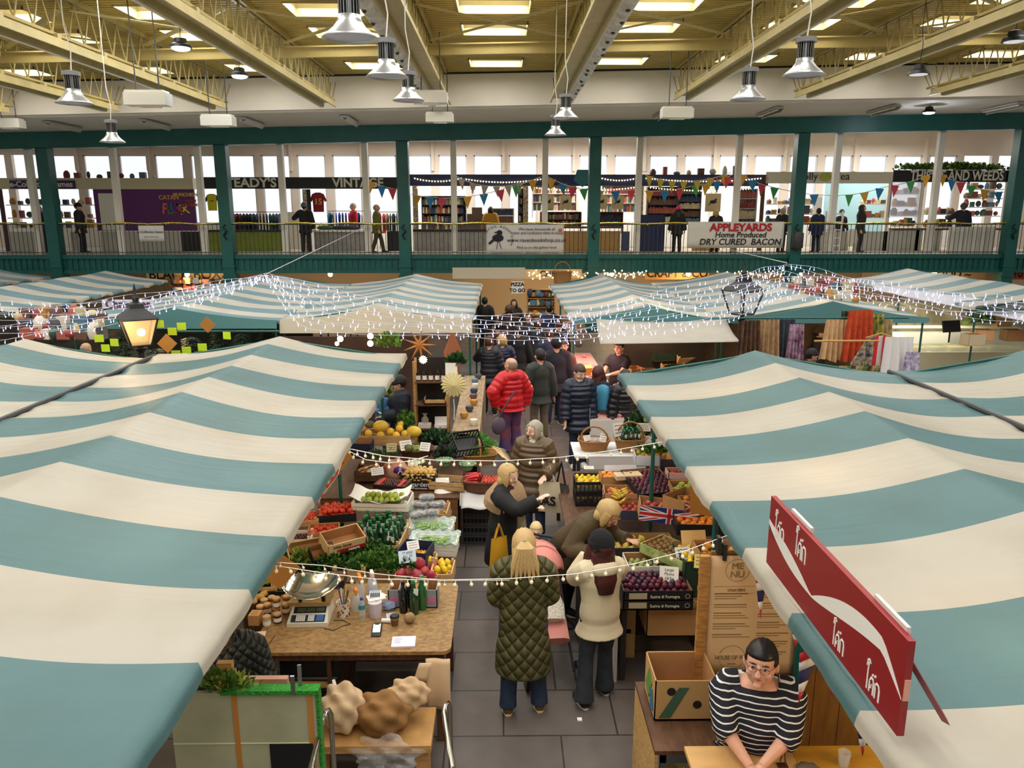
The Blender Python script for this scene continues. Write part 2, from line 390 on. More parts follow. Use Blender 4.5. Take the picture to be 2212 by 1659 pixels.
# ---------------------------------------------------------------- striped canopies
def stripemat(name, y0, w, first, cream='bcb6a8', teal='53797d'):
    m = bpy.data.materials.new(name); m.use_nodes = True; N = m.node_tree.nodes; L = m.node_tree.links; b = N['Principled BSDF']
    tc = N.new('ShaderNodeTexCoord'); sp = N.new('ShaderNodeSeparateXYZ'); L.new(tc.outputs['Object'], sp.inputs[0])
    a = N.new('ShaderNodeMath'); a.operation = 'SUBTRACT'; a.inputs[1].default_value = y0; L.new(sp.outputs[1], a.inputs[0])
    d = N.new('ShaderNodeMath'); d.operation = 'DIVIDE'; d.inputs[1].default_value = 2 * w; L.new(a.outputs[0], d.inputs[0])
    fr = N.new('ShaderNodeMath'); fr.operation = 'FRACT'; L.new(d.outputs[0], fr.inputs[0])
    gt = N.new('ShaderNodeMath'); gt.operation = 'GREATER_THAN'; gt.inputs[1].default_value = .5; L.new(fr.outputs[0], gt.inputs[0])
    mx = N.new('ShaderNodeMix'); mx.data_type = 'RGBA'; L.new(gt.outputs[0], mx.inputs[0])
    c = (*h2(cream), 1); t = (*h2(teal), 1)
    mx.inputs[6].default_value, mx.inputs[7].default_value = (c, t) if first == 'cream' else (t, c)
    n = N.new('ShaderNodeTexNoise'); n.inputs['Scale'].default_value = 1.3; n.inputs['Detail'].default_value = 6; L.new(tc.outputs['Object'], n.inputs['Vector'])
    r = N.new('ShaderNodeValToRGB'); r.color_ramp.elements[0].position = .3; r.color_ramp.elements[1].position = .6
    r.color_ramp.elements[0].color = (.86, .84, .80, 1); r.color_ramp.elements[1].color = (1, 1, 1, 1); L.new(n.outputs[0], r.inputs[0])
    mu = N.new('ShaderNodeMix'); mu.data_type = 'RGBA'; mu.blend_type = 'MULTIPLY'; mu.inputs[0].default_value = 1
    L.new(mx.outputs[2], mu.inputs[6]); L.new(r.outputs[0], mu.inputs[7]); L.new(mu.outputs[2], b.inputs['Base Color'])
    mp = N.new('ShaderNodeMapping'); mp.inputs['Scale'].default_value = (.5, 4.5, 1); L.new(tc.outputs['Object'], mp.inputs[0])
    n2 = N.new('ShaderNodeTexNoise'); n2.inputs['Scale'].default_value = 2.2; n2.inputs['Detail'].default_value = 2; L.new(mp.outputs[0], n2.inputs['Vector'])
    bp = N.new('ShaderNodeBump'); bp.inputs['Strength'].default_value = .26; bp.inputs['Distance'].default_value = .04; L.new(n2.outputs[0], bp.inputs['Height']); L.new(bp.outputs[0], b.inputs['Normal'])
    b.inputs['Roughness'].default_value = .42; b.inputs['Specular IOR Level'].default_value = .5
    tr = N.new('ShaderNodeBsdfTranslucent'); L.new(mu.outputs[2], tr.inputs[0]); ms = N.new('ShaderNodeMixShader'); ms.inputs[0].default_value = .22
    L.new(b.outputs[0], ms.inputs[1]); L.new(tr.outputs[0], ms.inputs[2]); L.new(ms.outputs[0], N['Material Output'].inputs[0])
    return m
HEM = M('4d7f80', .6); CHEM = M('cfc8b4', .7)
def tent(label, xl, xm, xr, y0, y1, ze, zr, m, sag=.1, wr=.016, val=.075, fval=0, fvm=None, step=.11, pull=.76, poles=True, pin=.05):
    t = thing('striped_canopy', label, 'canopy', (xm, 0, 0), group='striped market canopies')
    a, b_ = xl - xm, xr - xm
    ph = rnd(0, 6)
    def surf(u, y):                       # u in -1..1
        s = abs(u); side = b_ if u > 0 else a; x = side * s
        z = zr + (ze - zr) * s - sag * math.sin(math.pi * s) * (.8 + .2 * math.sin(y * 1.1 + ph + (2 if u > 0 else 0)))
        # pulls gathering towards the tie points on the eave
        k = (y - y0) / pull; near = abs(k - round(k)); fan = s ** 3
        z += wr * fan * math.cos(k * 2 * math.pi) + wr * .7 * math.sin(y * 7 + s * 5 + ph) * s * s
        z += wr * .9 * math.sin(y * 19 + s * 4 + 2 * math.sin(y * 2.3)) * max(0, s - .45) ** 1.3
        x += (.008 if u > 0 else -.008) * math.cos(k * 2 * math.pi) * s ** 4
        z -= .03 * math.sin((y - y0) / (y1 - y0) * math.pi * 3) ** 2 * (1 - s)
        return (x, y, z)
    ny = int((y1 - y0) / step); nu = 36
    mb = MB(); mb.grid(lambda i, j: surf(i * 2 - 1, y0 + (y1 - y0) * j), nu, ny)
    # eave hem folds down over the bar
    for u, sx in ((-1, -1), (1, 1)):
        def hem(i, j):
            x, y, z = surf(u, y0 + (y1 - y0) * j); return (x + sx * .02 * math.sin(i * 1.5), y, z - val * i)
        mb.grid(hem, 2, ny)
    mb.build('canvas', m, t, ang=80)
    if fval:
        f = MB(); f.grid(lambda i, j: (surf(i * 2 - 1, y0)[0], y0 - .03 * j, surf(i * 2 - 1, y0)[2] * (1 - j) + (ze - fval) * j), nu, 3); f.build('front_valance', fvm or CHEM, t)
    for sx, xx in ((-1, a), (1, b_)):
        MB().cyl((xx - sx * .035, y0, ze - .05), (xx - sx * .035, y1, ze - .05), .02, n=8).build('eave_bar', STALLG, t)
    MB().cyl((0, y0, zr - .05), (0, y1, zr - .05), .02, n=8).build('ridge_bar', STALLG, t)
    for yy in (y0 + .04, y1 - .04):
        e = MB(); e.cyl((a, yy, ze - .06), (0, yy, zr - .05), .02, n=6); e.cyl((b_, yy, ze - .06), (0, yy, zr - .05), .02, n=6); e.cyl((a, yy, ze - .06), (b_, yy, ze - .06), .02, n=6).build('gable_frame', STALLG, t)
    if poles:
        for xx in (a + .05, b_ - pin):
            for yy in (poles if isinstance(poles, tuple) else (y0 + .1, (y0 + y1) / 2, y1 - .1)):
                MB().cyl((xx, yy, 0), (xx, yy, ze - .05), .022, n=8).build('pole', STALLG, t)
    return t
mL = stripemat('canvas_left', 10.97 - .76 * 20, .76, 'cream'); 
mR = stripemat('canvas_right', 9.5 - .815 * 20, .815, 'teal')
tent('large teal and cream striped canopy at the left of the main aisle', -5.24, -3.38, -1.48, 1.6, 11.6, 2.1, 2.39, mL, poles=(8.3, 11.5), pin=.37)
tent('striped canopy at the left edge, joined to the large left canopy along a dark gutter', -8.95, -7.1, -5.28, 3.5, 11.4, 2.1, 2.39, mL, poles=(7.5, 11.3))
tent('large striped canopy at the right of the main aisle, carrying the red sign', 1.58, 3.45, 5.25, 1.6, 10.3, 2.1, 2.39, mR, poles=(5.5, 7.95))
tent('striped canopy at the right edge, joined to the large right canopy along a dark seam', 5.29, 7.2, 9.1, 3.5, 10.25, 2.1, 2.42, mR, poles=(7.9, 10.1))
mF = stripemat('canvas_far', 15.5, .62, 'cream', 'c6c3ba', '7595a0')  # lighter, bluer stripes: grazing sky reflection put into the far canvas colour
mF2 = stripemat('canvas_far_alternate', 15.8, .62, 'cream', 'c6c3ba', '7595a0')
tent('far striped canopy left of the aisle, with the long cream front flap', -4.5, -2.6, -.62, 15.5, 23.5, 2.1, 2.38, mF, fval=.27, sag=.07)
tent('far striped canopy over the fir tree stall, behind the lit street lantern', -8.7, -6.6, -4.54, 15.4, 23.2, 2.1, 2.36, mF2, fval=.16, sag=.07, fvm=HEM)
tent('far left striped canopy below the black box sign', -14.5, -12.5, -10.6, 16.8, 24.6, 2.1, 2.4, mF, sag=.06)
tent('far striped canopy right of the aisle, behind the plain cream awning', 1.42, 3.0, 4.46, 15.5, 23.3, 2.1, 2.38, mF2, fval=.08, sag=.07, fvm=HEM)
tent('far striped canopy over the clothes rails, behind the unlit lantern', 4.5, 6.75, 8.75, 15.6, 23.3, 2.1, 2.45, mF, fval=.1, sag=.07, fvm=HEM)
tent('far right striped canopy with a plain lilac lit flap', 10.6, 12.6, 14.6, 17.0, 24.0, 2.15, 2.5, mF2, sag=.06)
tent('pale striped canopy at the far left edge', -18.9, -16.8, -14.8, 18, 25.5, 2.15, 2.5, mF2, sag=.06)
# plain awnings
def awning(name, label, P, m, th=.012, sag=.06):
    a, b_, c, d = [V(p) for p in P]      # back-left, back-right, front-right, front-left
    def f(i, j):
        p = a.lerp(b_, i).lerp(d.lerp(c, i), j); return (p.x, p.y, p.z - sag * math.sin(math.pi * i) * (1 - j) - sag * math.sin(math.pi * j))
    mb = MB().grid(f, 24, 10)
    o = one(name, mb, m, label, 'awning'); s = o.modifiers.new('s', 'SOLIDIFY'); s.thickness = th; return o
awning('cream_awning', 'plain cream awning sloping down over the butcher counter', (aty(1288, 690, 15.4), aty(1568, 690, 15.4), aty(1600, 739, 13.9), aty(1297, 744, 13.9)), mat('cream_canvas', h2('b8b3a9'), .8, noise=.05, ns=3, trans=.15))
awning('lilac_awning', 'plain pale awning flap hanging from the far right canopy', (aty(1883, 614, 19.5), aty(2300, 660, 17), aty(2300, 712, 16), aty(1895, 628, 18.8)), mat('pale_canvas', h2('d3d3e0'), .8, noise=.04, ns=3, trans=.2))
# dark gutters between neighbouring canopies
for x, y0, y1, l in ((-5.26, 3.5, 11.5, 'left'), (5.27, 3.5, 10.2, 'right')):
    one('gutter_pole', MB().cyl((0, y0, 2.11), (0, y1, 2.11), .032, n=8), DGREY, 'dark pole running along the seam between the two %s canopies' % l, 'pole', (x, 0, 0))
# ---------------------------------------------------------------- people
SKIN = mat('skin', h2('d9a688'), .55, noise=.04, ns=20); SKINP = mat('pale_skin', h2('e6bda6'), .5, noise=.03, ns=20)
LIPS = M('b86e62', .5); EYEW = M('b8aea6', .4); IRIS = M('2b2320', .3)
def ik(a, b, l1, l2, pole):
    a = V(a); b = V(b); d = b - a; L = min(d.length, (l1 + l2) * .995); d = d.normalized(); b = a + d * L
    c = (l1 * l1 - l2 * l2 + L * L) / (2 * L); hh = math.sqrt(max(0, l1 * l1 - c * c)); p = V(pole); p = p - d * p.dot(d)
    p = p.normalized() if p.length > 1e-4 else V((0, 1, 0))
    return a + d * c + p * hh, b
def interp(vals, n):                      # resample a list of tuples
    out = []
    for i in range(n + 1):
        f = i / n * (len(vals) - 1); k = min(int(f), len(vals) - 2); u = f - k
        u2 = u
        out.append(tuple(x + (y - x) * u2 for x, y in zip(vals[k], vals[k + 1])))
    return out
def person(label, loc, face, h=1.68, top=None, legs=None, shoes=None, hair=None, hstyle='short', hat=None, skin=SKIN, lean=0, slen=.5, bulk=.012, wide=1.0,
           L=None, Rr=None, yaw=0, pitch=0, puff=0, sit=0, stride=0, voxel=.012, sleeve=1.0, detail=0, group=None, polL=None, polR=None, glasses=0, collar=None, trouser=1.0, nolegs=0, scarf=None, flare=0, feet=None, belly=0, name='person', hood=None, heads=1.08, vneck=0):
    """local frame: the person faces -Y; face = heading in degrees added to that; L and Rr are hand targets (fractions of h) on the +X and -X side"""
    t = thing(name, label, 'person', loc, R(face), group)
    pel = V((0, 0, .52 * h)); rot = Matrix.Rotation(R(lean), 3, 'X')
    def up(p):                            # upper body point bent about the pelvis
        q = V(p) - pel; return pel + rot @ q
    w = wide
    tor = [(0, 0, .49), (0, .004, .55), (0, .004, .61), (0, -.004 - belly * .3, .67), (0, -.004, .73), (0, 0, .78), (0, .004, .815), (0, .006, .835)]
    trd = [(.088 * w, .066 * w), (.095 * w, .07 * w + belly), (.084 * w, .062 * w + belly), (.088 * w, .066 * w + belly), (.1 * w, .072 * w), (.104 * w, .062 * w), (.085 * w, .05), (.045, .038)]
    T = [up(V(p) * h) for p in tor]
    body = MB(); SX = rot @ V((1, 0, 0))
    body.loft(T, [(a * h * .93, b * h * .93) for a, b in trd], 16)
    hp = V((0, -.004, .925)) * h; neck = up(V((0, .004, .83)) * h)
    hs = h * heads
    HR = rot @ Matrix.Rotation(R(-lean * .45), 3, 'X') @ Matrix.Rotation(R(yaw), 3, 'Z') @ Matrix.Rotation(R(pitch), 3, 'X')
    hc = up(hp)
    def hd(p): return hc + HR @ (V(p) * hs)
    body.loft([neck, (neck + hd((0, .008, -.045))) / 2, hd((0, .008, -.035))], [.037 * h, .033 * h, .034 * h], 10)
    hr = [((0, -.012, -.062), (.018, .022)), ((0, -.01, -.054), (.03, .038)), ((0, -.006, -.04), (.038, .05)), ((0, -.002, -.02), (.043, .056)), ((0, .002, 0), (.045, .059)), ((0, .003, .02), (.046, .06)), ((0, .004, .038), (.043, .055)), ((0, .004, .052), (.034, .044)), ((0, .004, .062), (.02, .026)), ((0, .004, .066), (.004, .005))]
    vs = []
    body.loft([hd(p) for p, r in hr], [(a * hs, b * hs) for _, (a, b) in hr], 16, ref=HR @ V((1, 0, 0)))
    # nose, ears, brow, chin
    body.loft([hd((0, -.056, .012)), hd((0, -.064, -.004)), hd((0, -.069, -.014)), hd((0, -.06, -.019))], [(.005 * hs, .006 * hs), (.0065 * hs, .008 * hs), (.0095 * hs, .008 * hs), (.007 * hs, .004 * hs)], 8, ref=HR @ V((1, 0, 0)))
    body.ball(hd((0, -.046, -.053)), (.013 * hs, .011 * hs, .01 * hs), 8, 6)
    for s in (-1, 1):
        body.ball(hd((s * .047, .004, -.006)), (.008 * hs, .012 * hs, .017 * hs), 8, 6)
        body.ball(hd((s * .024, -.043, -.018)), (.014 * hs, .01 * hs, .012 * hs), 8, 6)
    # arms
    defL = (.17, -.03, .47); defR = (-.17, -.03, .47)
    arms = []
    for s, tg, pol in ((1, L or defL, polL), (-1, Rr or defR, polR)):
        sh = up(V((s * .1 * (1 + .75 * (w - 1)), .004, .79)) * h); hand = V(tg) * h
        el, wr = ik(sh, hand, .165 * h, .15 * h, pol or (s * .5, .8, -.5))
        arms.append((s, sh, el, wr))
        cl = up(V((s * .045, .004, .8)) * h)
        body.loft([cl, sh, sh.lerp(el, .35), sh.lerp(el, .8), el, el.lerp(wr, .25), el.lerp(wr, .7), wr], [x * h * (1 + .25 * (w - 1)) for x in (.03, .031, .029, .024, .024, .025, .019, .0155)], 10)
        d = (wr - el).normalized(); sd = d.cross(V((0, 0, 1))); sd = sd.normalized() if sd.length > .1 else V((1, 0, 0)); nn = sd.cross(d)
        if d.z < -.6: sd = V((0, 1, 0)) - d * d.y; sd.normalize(); nn = V((-s, 0, 0))
        pc = wr + d * .028 * h
        body.loft([wr, wr + d * .012 * h, pc, wr + d * .052 * h], [(.015 * h, .011 * h), (.02 * h, .011 * h), (.0255 * h, .0115 * h), (.022 * h, .009 * h)], 10, ref=sd)
        for k, ln in enumerate((.040, .047, .044, .034)):
            o = (k - 1.5) * .0125 * h; b0 = wr + d * .05 * h + sd * o; c = nn * (-.28)
            p1 = b0 + (d + c * .3) * ln * h * .45; p2 = p1 + (d + c * 1.6).normalized() * ln * h * .35; p3 = p2 + (d * .6 + c * 3.2).normalized() * ln * h * .25
            body.loft([b0, p1, p2, p3], [.0062 * h, .0058 * h, .0052 * h, .004 * h], 6)
        b0 = wr + d * .015 * h - sd * .016 * h * (1 if s > 0 else -1)
        td = (d * .8 - sd * .7 * (1 if s > 0 else -1)).normalized()
        body.loft([b0, b0 + td * .022 * h, b0 + (td * .03 + d * .016) * h], [.0085 * h, .0068 * h, .005 * h], 6)
    # legs
    LG = []
    for s in (-1, 1):
        hip = V((s * .052 * w, 0, .5)) * h
        if sit:
            kn = V((s * .08, -.24, .5 + .0)) * h; an = V((s * .08, -.24, .045 + .2)) * h; an = V((s * .08, -.22, .25)) * h
        else:
            fo = s * stride; fx, fy = (feet[0] if s < 0 else feet[1]) if feet else (s * .065, -.12 * fo if stride else 0)
            an = V((fx, fy, .045)) * h; kn = hip.lerp(an, .48) + V((0, -.02 * h, 0))
        LG.append((s, hip, kn, an))
        if nolegs: continue
        body.loft([hip + V((0, 0, .03 * h)), hip, hip.lerp(kn, .5), kn, kn.lerp(an, .3), kn.lerp(an, .8), an], [x * h for x in (.05, .052 * w, .042 * w, .031, .033, .02, .018)], 10)
        body.loft([an + V((0, .02 * h, -.02 * h)), an + V((0, -.03 * h, -.022 * h)), an + V((0, -.09 * h, -.03 * h))], [(.018 * h, .02 * h), (.022 * h, .018 * h), (.015 * h, .01 * h)], 8)
    o = body.build('body', skin, t, ang=180)
    md = o.modifiers.new('weld', 'REMESH'); md.mode = 'VOXEL'; md.voxel_size = voxel * .6 if detail else voxel; md.use_smooth_shade = True
    if detail: sm = o.modifiers.new('soft', 'SMOOTH'); sm.factor = .4; sm.iterations = 2
    # face
    for s in (-1, 1):
        MB().ball(hd((s * .018, -.0555, .006)), (.0085 * hs, .005 * hs, .0036 * hs), 10, 6).build('eye', EYEW if detail else IRIS, t)
        if detail: MB().ball(hd((s * .018, -.0595, .006)), (.0044 * hs, .003 * hs, .0036 * hs), 8, 6).build('iris', IRIS, t)
        MB().loft([hd((s * .009, -.0605, .017)), hd((s * .018, -.062, .0195)), hd((s * .029, -.0545, .017))], [.0022 * hs, .0026 * hs, .0014 * hs], 5).build('eyebrow', hair or IRIS, t)
    MB().loft([hd((-.0135, -.055, -.031)), hd((-.005, -.0595, -.0295)), hd((0, -.06, -.0305)), hd((.005, -.0595, -.0295)), hd((.0135, -.055, -.031))], [(.001 * hs), (.0026 * hs), (.0028 * hs), (.0026 * hs), (.001 * hs)], 6).build('mouth', LIPS, t)
    if glasses:
        g = MB()
        for s in (-1, 1):
            g.tube([hd((s * .018 + .0135 * math.cos(a), -.0665 + .004 * abs(math.cos(a)) * (1 if math.cos(a) * s > 0 else 0), .004 + .0095 * math.sin(a))) for a in [x * math.pi / 7 for x in range(15)]], .0009 * hs, 5)
            g.tube([hd((s * .0315, -.062, .008)), hd((s * .045, -.03, .008)), hd((s * .047, .004, .004))], .0009 * hs, 5)
        g.tube([hd((-.005, -.0685, .008)), hd((.005, -.0685, .008))], .001 * hs, 5)
        g.build('glasses', M('8a7a6a', .25, metal=1), t)
    # trousers and shoes
    if legs and not nolegs:
        tr = MB()
        if not sit:
            tr.loft([V((0, 0, .47)) * h, V((0, 0, .51)) * h, V((0, 0, .56)) * h], [(.09 * w * h, .07 * w * h), (.097 * w * h, .076 * w * h), (.09 * w * h, .07 * w * h)], 14)
        else: tr.loft([V((0, 0, .46)) * h, V((0, 0, .53)) * h, V((0, 0, .57)) * h], [(.1 * w * h, .08 * w * h)] * 3, 14)
        for s, hip, kn, an in LG:
            b0 = .012 * trouser
            end = an.lerp(kn, 0.0) + V((0, 0, -.008 * h))
            tr.loft([hip + V((0, 0, .02 * h)), hip, hip.lerp(kn, .3), hip.lerp(kn, .7), kn, kn.lerp(an, .35), kn.lerp(an, .75), end], [h * (x + b0) for x in (.05, .05 * w, .046 * w, .037, .031, .032, .028 + flare * .5, .028 + flare)], 12)
        to = tr.build('trousers', legs, t, ang=180); md = to.modifiers.new('weld', 'REMESH'); md.mode = 'VOXEL'; md.voxel_size = voxel; md.use_smooth_shade = True
    if shoes and not nolegs:
        for s, hip, kn, an in LG:
            sh = MB(); z = an.z
            sh.loft([(an.x, an.y + .035 * h, z - .024 * h), (an.x, an.y + .02 * h, z - .02 * h), (an.x, an.y - .03 * h, z - .02 * h), (an.x + s * .008 * h, an.y - .08 * h, z - .027 * h), (an.x + s * .01 * h, an.y - .118 * h, z - .033 * h)], [(.018 * h, .018 * h), (.026 * h, .026 * h), (.028 * h, .026 * h), (.03 * h, .019 * h), (.016 * h, .011 * h)], 12)
            s0 = sh.build('shoe', shoes, t)
            MB().loft([(an.x, an.y + .038 * h, z - .04 * h), (an.x, an.y, z - .04 * h), (an.x, an.y - .07 * h, z - .04 * h), (an.x + s * .01 * h, an.y - .12 * h, z - .04 * h)], [(.014 * h, .005 * h), (.03 * h, .006 * h), (.032 * h, .006 * h), (.014 * h, .005 * h)], 10).build('sole', M('cfc6b0', .7) if detail != 2 else M('d9c08a', .7), s0)
    # top or coat
    if top:
        bk = bulk / h
        pts = [(V((0, 0, slen)) * h)] if slen < .49 and not sit else []
        prd = [(.1 * w + bk + .012 + flare * .3, .085 * w + bk + .012 + belly)] if pts else []
        if slen < .4 and pts:
            pts.append(V((0, 0, (slen + .5) / 2)) * h); prd.append((.1 * w + bk + .008, .082 * w + bk + .008 + belly))
        tz = [p for p, q in zip(T, tor) if q[2] >= slen - .02 or q[2] > .5]
        tq = [(a + bk, b + bk) for (a, b), q in zip(trd, tor) if q[2] >= slen - .02 or q[2] > .5]
        if vneck: tz, tq = tz[:-1], tq[:-1]
        pts += tz; prd += tq; prd[-1] = (.044 + bk * .5, .04 + bk * .5) if not vneck else prd[-1]
        vals = [(*p, *r) for p, r in zip(pts, prd)]
        n = max(8, int((pts[-1] - pts[0]).length / (.02 if puff else .05)))
        iv = interp(vals, n); mb = MB()
        pf = lambda dist: 1 + (puff * (abs(math.sin(dist / .085 * math.pi)) - .5) if puff else 0)
        dd = (pts[-1] - pts[0]).length
        mb.loft([v[:3] for v in iv], [(v[3] * h * pf(dd * k / n), v[4] * h * pf(dd * k / n)) for k, v in enumerate(iv)], 20)
        for s, sh, el, wr in arms:
            end = sh.lerp(el, sleeve * 2) if sleeve < .5 else el.lerp(wr, (sleeve - .5) * 2)
            cl = up(V((s * .035, .006, .805)) * h)
            chain = ([] if vneck else [(*up(V((s * .012, .006, .832)) * h), .036)]) + [(*(cl if not vneck else up(V((s * .07, .012, .795)) * h)), .043 if not vneck else .034), (*sh, .04 * (1 + .15 * (w - 1))), (*sh.lerp(el, .5), .033 * (1 + .3 * (w - 1)))]
            if sleeve >= .5: chain += [(*el, .031), (*el.lerp(end, .6), .027), (*end, .023)]
            else: chain += [(*end, .036 * (1 + .3 * (w - 1)))]
            Ls = sum((V(p[:3]) - V(q[:3])).length for p, q in zip(chain, chain[1:]))
            n = max(6, int(Ls / (.02 if puff else .05))); iv = interp(chain, n)
            mb.loft([v[:3] for v in iv], [(v[3] + bk) * h * pf(Ls * k / n) for k, v in enumerate(iv)], 14)
        to = mb.build('coat' if slen < .5 else 'top', top, t, ang=180)
        md = to.modifiers.new('weld', 'REMESH'); md.mode = 'VOXEL'; md.voxel_size = voxel; md.use_smooth_shade = True
        if puff == 0: sm = to.modifiers.new('soft', 'SMOOTH'); sm.factor = .5; sm.iterations = 3
    if collar: MB().loft([up(V((0, .004, .812)) * h), up(V((0, .01, .84)) * h), up(V((0, .008, .862)) * h)], [(.062 * h, .055 * h), (.058 * h, .054 * h), (.05 * h, .048 * h)], 16, cap=False).build('collar', collar, t).modifiers.new('s', 'SOLIDIFY').thickness = .02
    if hood:
        MB().ball(up(V((0, .062, .82)) * h), (.075 * h, .045 * h, .05 * h), 16, 10).build('hood', hood, t)
    if scarf: MB().loft([up(V((0, -.03, .78)) * h), up(V((0, -.012, .82)) * h), up(V((0, 0, .848)) * h)], [(.05 * h, .05 * h), (.058 * h, .056 * h), (.046 * h, .046 * h)], 14).build('scarf', scarf, t)
    # hair and hats
    def inv(p): return HR.transposed() @ (V(p) - hc) / hs
    def hm(fn, keep, rad, cen): 
        mb = MB(); mb.ball(hd(cen), tuple(r * hs for r in rad), 22, 16, f=lambda p: HR @ fn(p) if False else p)
        return mb
    def shell(cen, rad, keep, nm, m, n=24, k=18, wob=.02):
        mb = MB(); q = MB(); q.ball((0, 0, 0), 1, n, k)
        vs = []
        for v in q.v:
            v = V(v); r = 1 + wob * math.sin(v.x * 23 + v.z * 11) ; vs.append(hd(V((cen[0] + v.x * rad[0] * r, cen[1] + v.y * rad[1] * r, cen[2] + v.z * rad[2] * r))))
        fs = []
        for f in q.f:
            c = sum((V(q.v[i]) for i in f), V()) / len(f); c = V((cen[0] + c.x * rad[0], cen[1] + c.y * rad[1], cen[2] + c.z * rad[2]))
            if keep(c): fs.append(f)
        mb.add(vs, fs); ob = mb.build(nm, m, t, ang=180); s = ob.modifiers.new('s', 'SOLIDIFY'); s.thickness = .006 * hs / h * h; s.offset = -1; return ob
    front = lambda c: not (c.y < -.022 and c.z < .03)
    if hair and hstyle != 'bald':
        if hstyle == 'short': shell((0, .006, .008), (.051, .066, .066), lambda c: front(c) and c.z > -.03 - (.02 if c.y > .02 else 0) and not (abs(c.x) > .038 and c.y < 0 and c.z < .01), 'hair', hair)
        if hstyle == 'thin': shell((0, .006, .003), (.05, .064, .06), lambda c: c.y > .0 and -.045 < c.z < .03, 'hair', hair)
        if hstyle in ('bob', 'long', 'pony'):
            shell((0, .008, .004), (.056, .069, .071), lambda c: front(c) and not (c.y < -.03 and c.z < .035), 'hair', hair, wob=.03)
            dn = {'bob': -.058, 'long': -.2, 'pony': -.07}[hstyle]
            mb = MB()
            pts = [hd((0, .012, .01)), hd((0, .02, -.04)), hd((0, .03 + (.03 if hstyle == 'long' else 0), dn * .6 - .02)), hd((0, .035 + (.035 if hstyle == 'long' else 0), dn))]
            ra = [(.055, .05), (.056, .045), (.06 if hstyle == 'bob' else .055, .04), (.045 if hstyle != 'long' else .035, .022)]
            mb.loft(pts, [(a * hs, b * hs) for a, b in ra], 18, ref=HR @ V((1, 0, 0)))
            mb.build('hair_fall', hair, t, ang=180)
            if hstyle == 'long':
                for s in (-1, 1):
                    MB().loft([hd((s * .045, -.005, .01)), hd((s * .056, -.015, -.05)), hd((s * .055, -.03, -.12)), hd((s * .045, -.035, -.18))], [(.014 * hs, .025 * hs), (.018 * hs, .03 * hs), (.02 * hs, .025 * hs), (.006 * hs, .01 * hs)], 10, ref=HR @ V((1, 0, 0))).build('hair_strand', hair, t)
            if hstyle == 'bob' and not sit:
                for s in (-1, 1): MB().loft([hd((s * .046, -.012, .03)), hd((s * .054, -.02, -.02)), hd((s * .046, -.028, -.06))], [(.012 * hs, .022 * hs), (.014 * hs, .024 * hs), (.005 * hs, .01 * hs)], 10, ref=HR @ V((1, 0, 0))).build('hair_strand', hair, t)
            if hstyle == 'pony':
                MB().ball(hd((0, .07, .02)), (.012 * hs,) * 3, 8, 6).build('hair_tie', BLACK, t)
                for k in range(7):
                    a = (k - 3) * .009; MB().loft([hd((a * .3, .068, .02)), hd((a, .09, -.0)), hd((a * 1.8, .092, -.07)), hd((a * 2.3, .088, -.13 - .01 * (k % 3)))], [.014 * hs, .019 * hs, .015 * hs, .003 * hs], 8).build('hair_strand', hair, t)
    if hat: 
        shell((0, .006, .012), (.058, .07, .07), lambda c: c.z > .012 - (.02 if c.y > .0 else 0), 'hat', hat)
        MB().loft([hd((0, .002, .008)), hd((0, .0, .03))], [(.0585 * hs, .071 * hs)] * 2, 24, ref=HR @ V((1, 0, 0)), cap=False).build('hat_brim', hat, t).modifiers.new('s', 'SOLIDIFY').thickness = .006
    t['_h'] = h
    return t
def feetat(px, py): return atz(px, py, 0)
def headat(px, py, h): p = atz(px, py, h); return V((p.x, p.y, 0))
BLK = M('15161a', .7); NAVY = M('161d33', .6); DNAVY = M('10141f', .6); DENIM = mat('denim', h2('27364f'), .8, noise=.2, ns=12); DENIMG = mat('grey_denim', h2('2c3138'), .8, noise=.25, ns=9)
BLOND = mat('blond_hair', h2('bfa06a'), .55, noise=.3, ns=60, stretch=(8, 8, 1)); GREYH = mat('grey_hair', h2('a39b8c'), .6, noise=.3, ns=60, stretch=(8, 8, 1)); BRH = mat('brown_hair', h2('4a3325'), .55, noise=.25, ns=60, stretch=(8, 8, 1)); DKH = mat('dark_hair', h2('1c1513'), .5, noise=.2, ns=60); REDH = mat('auburn_hair', h2('4b1f1a'), .5, noise=.25, ns=60)
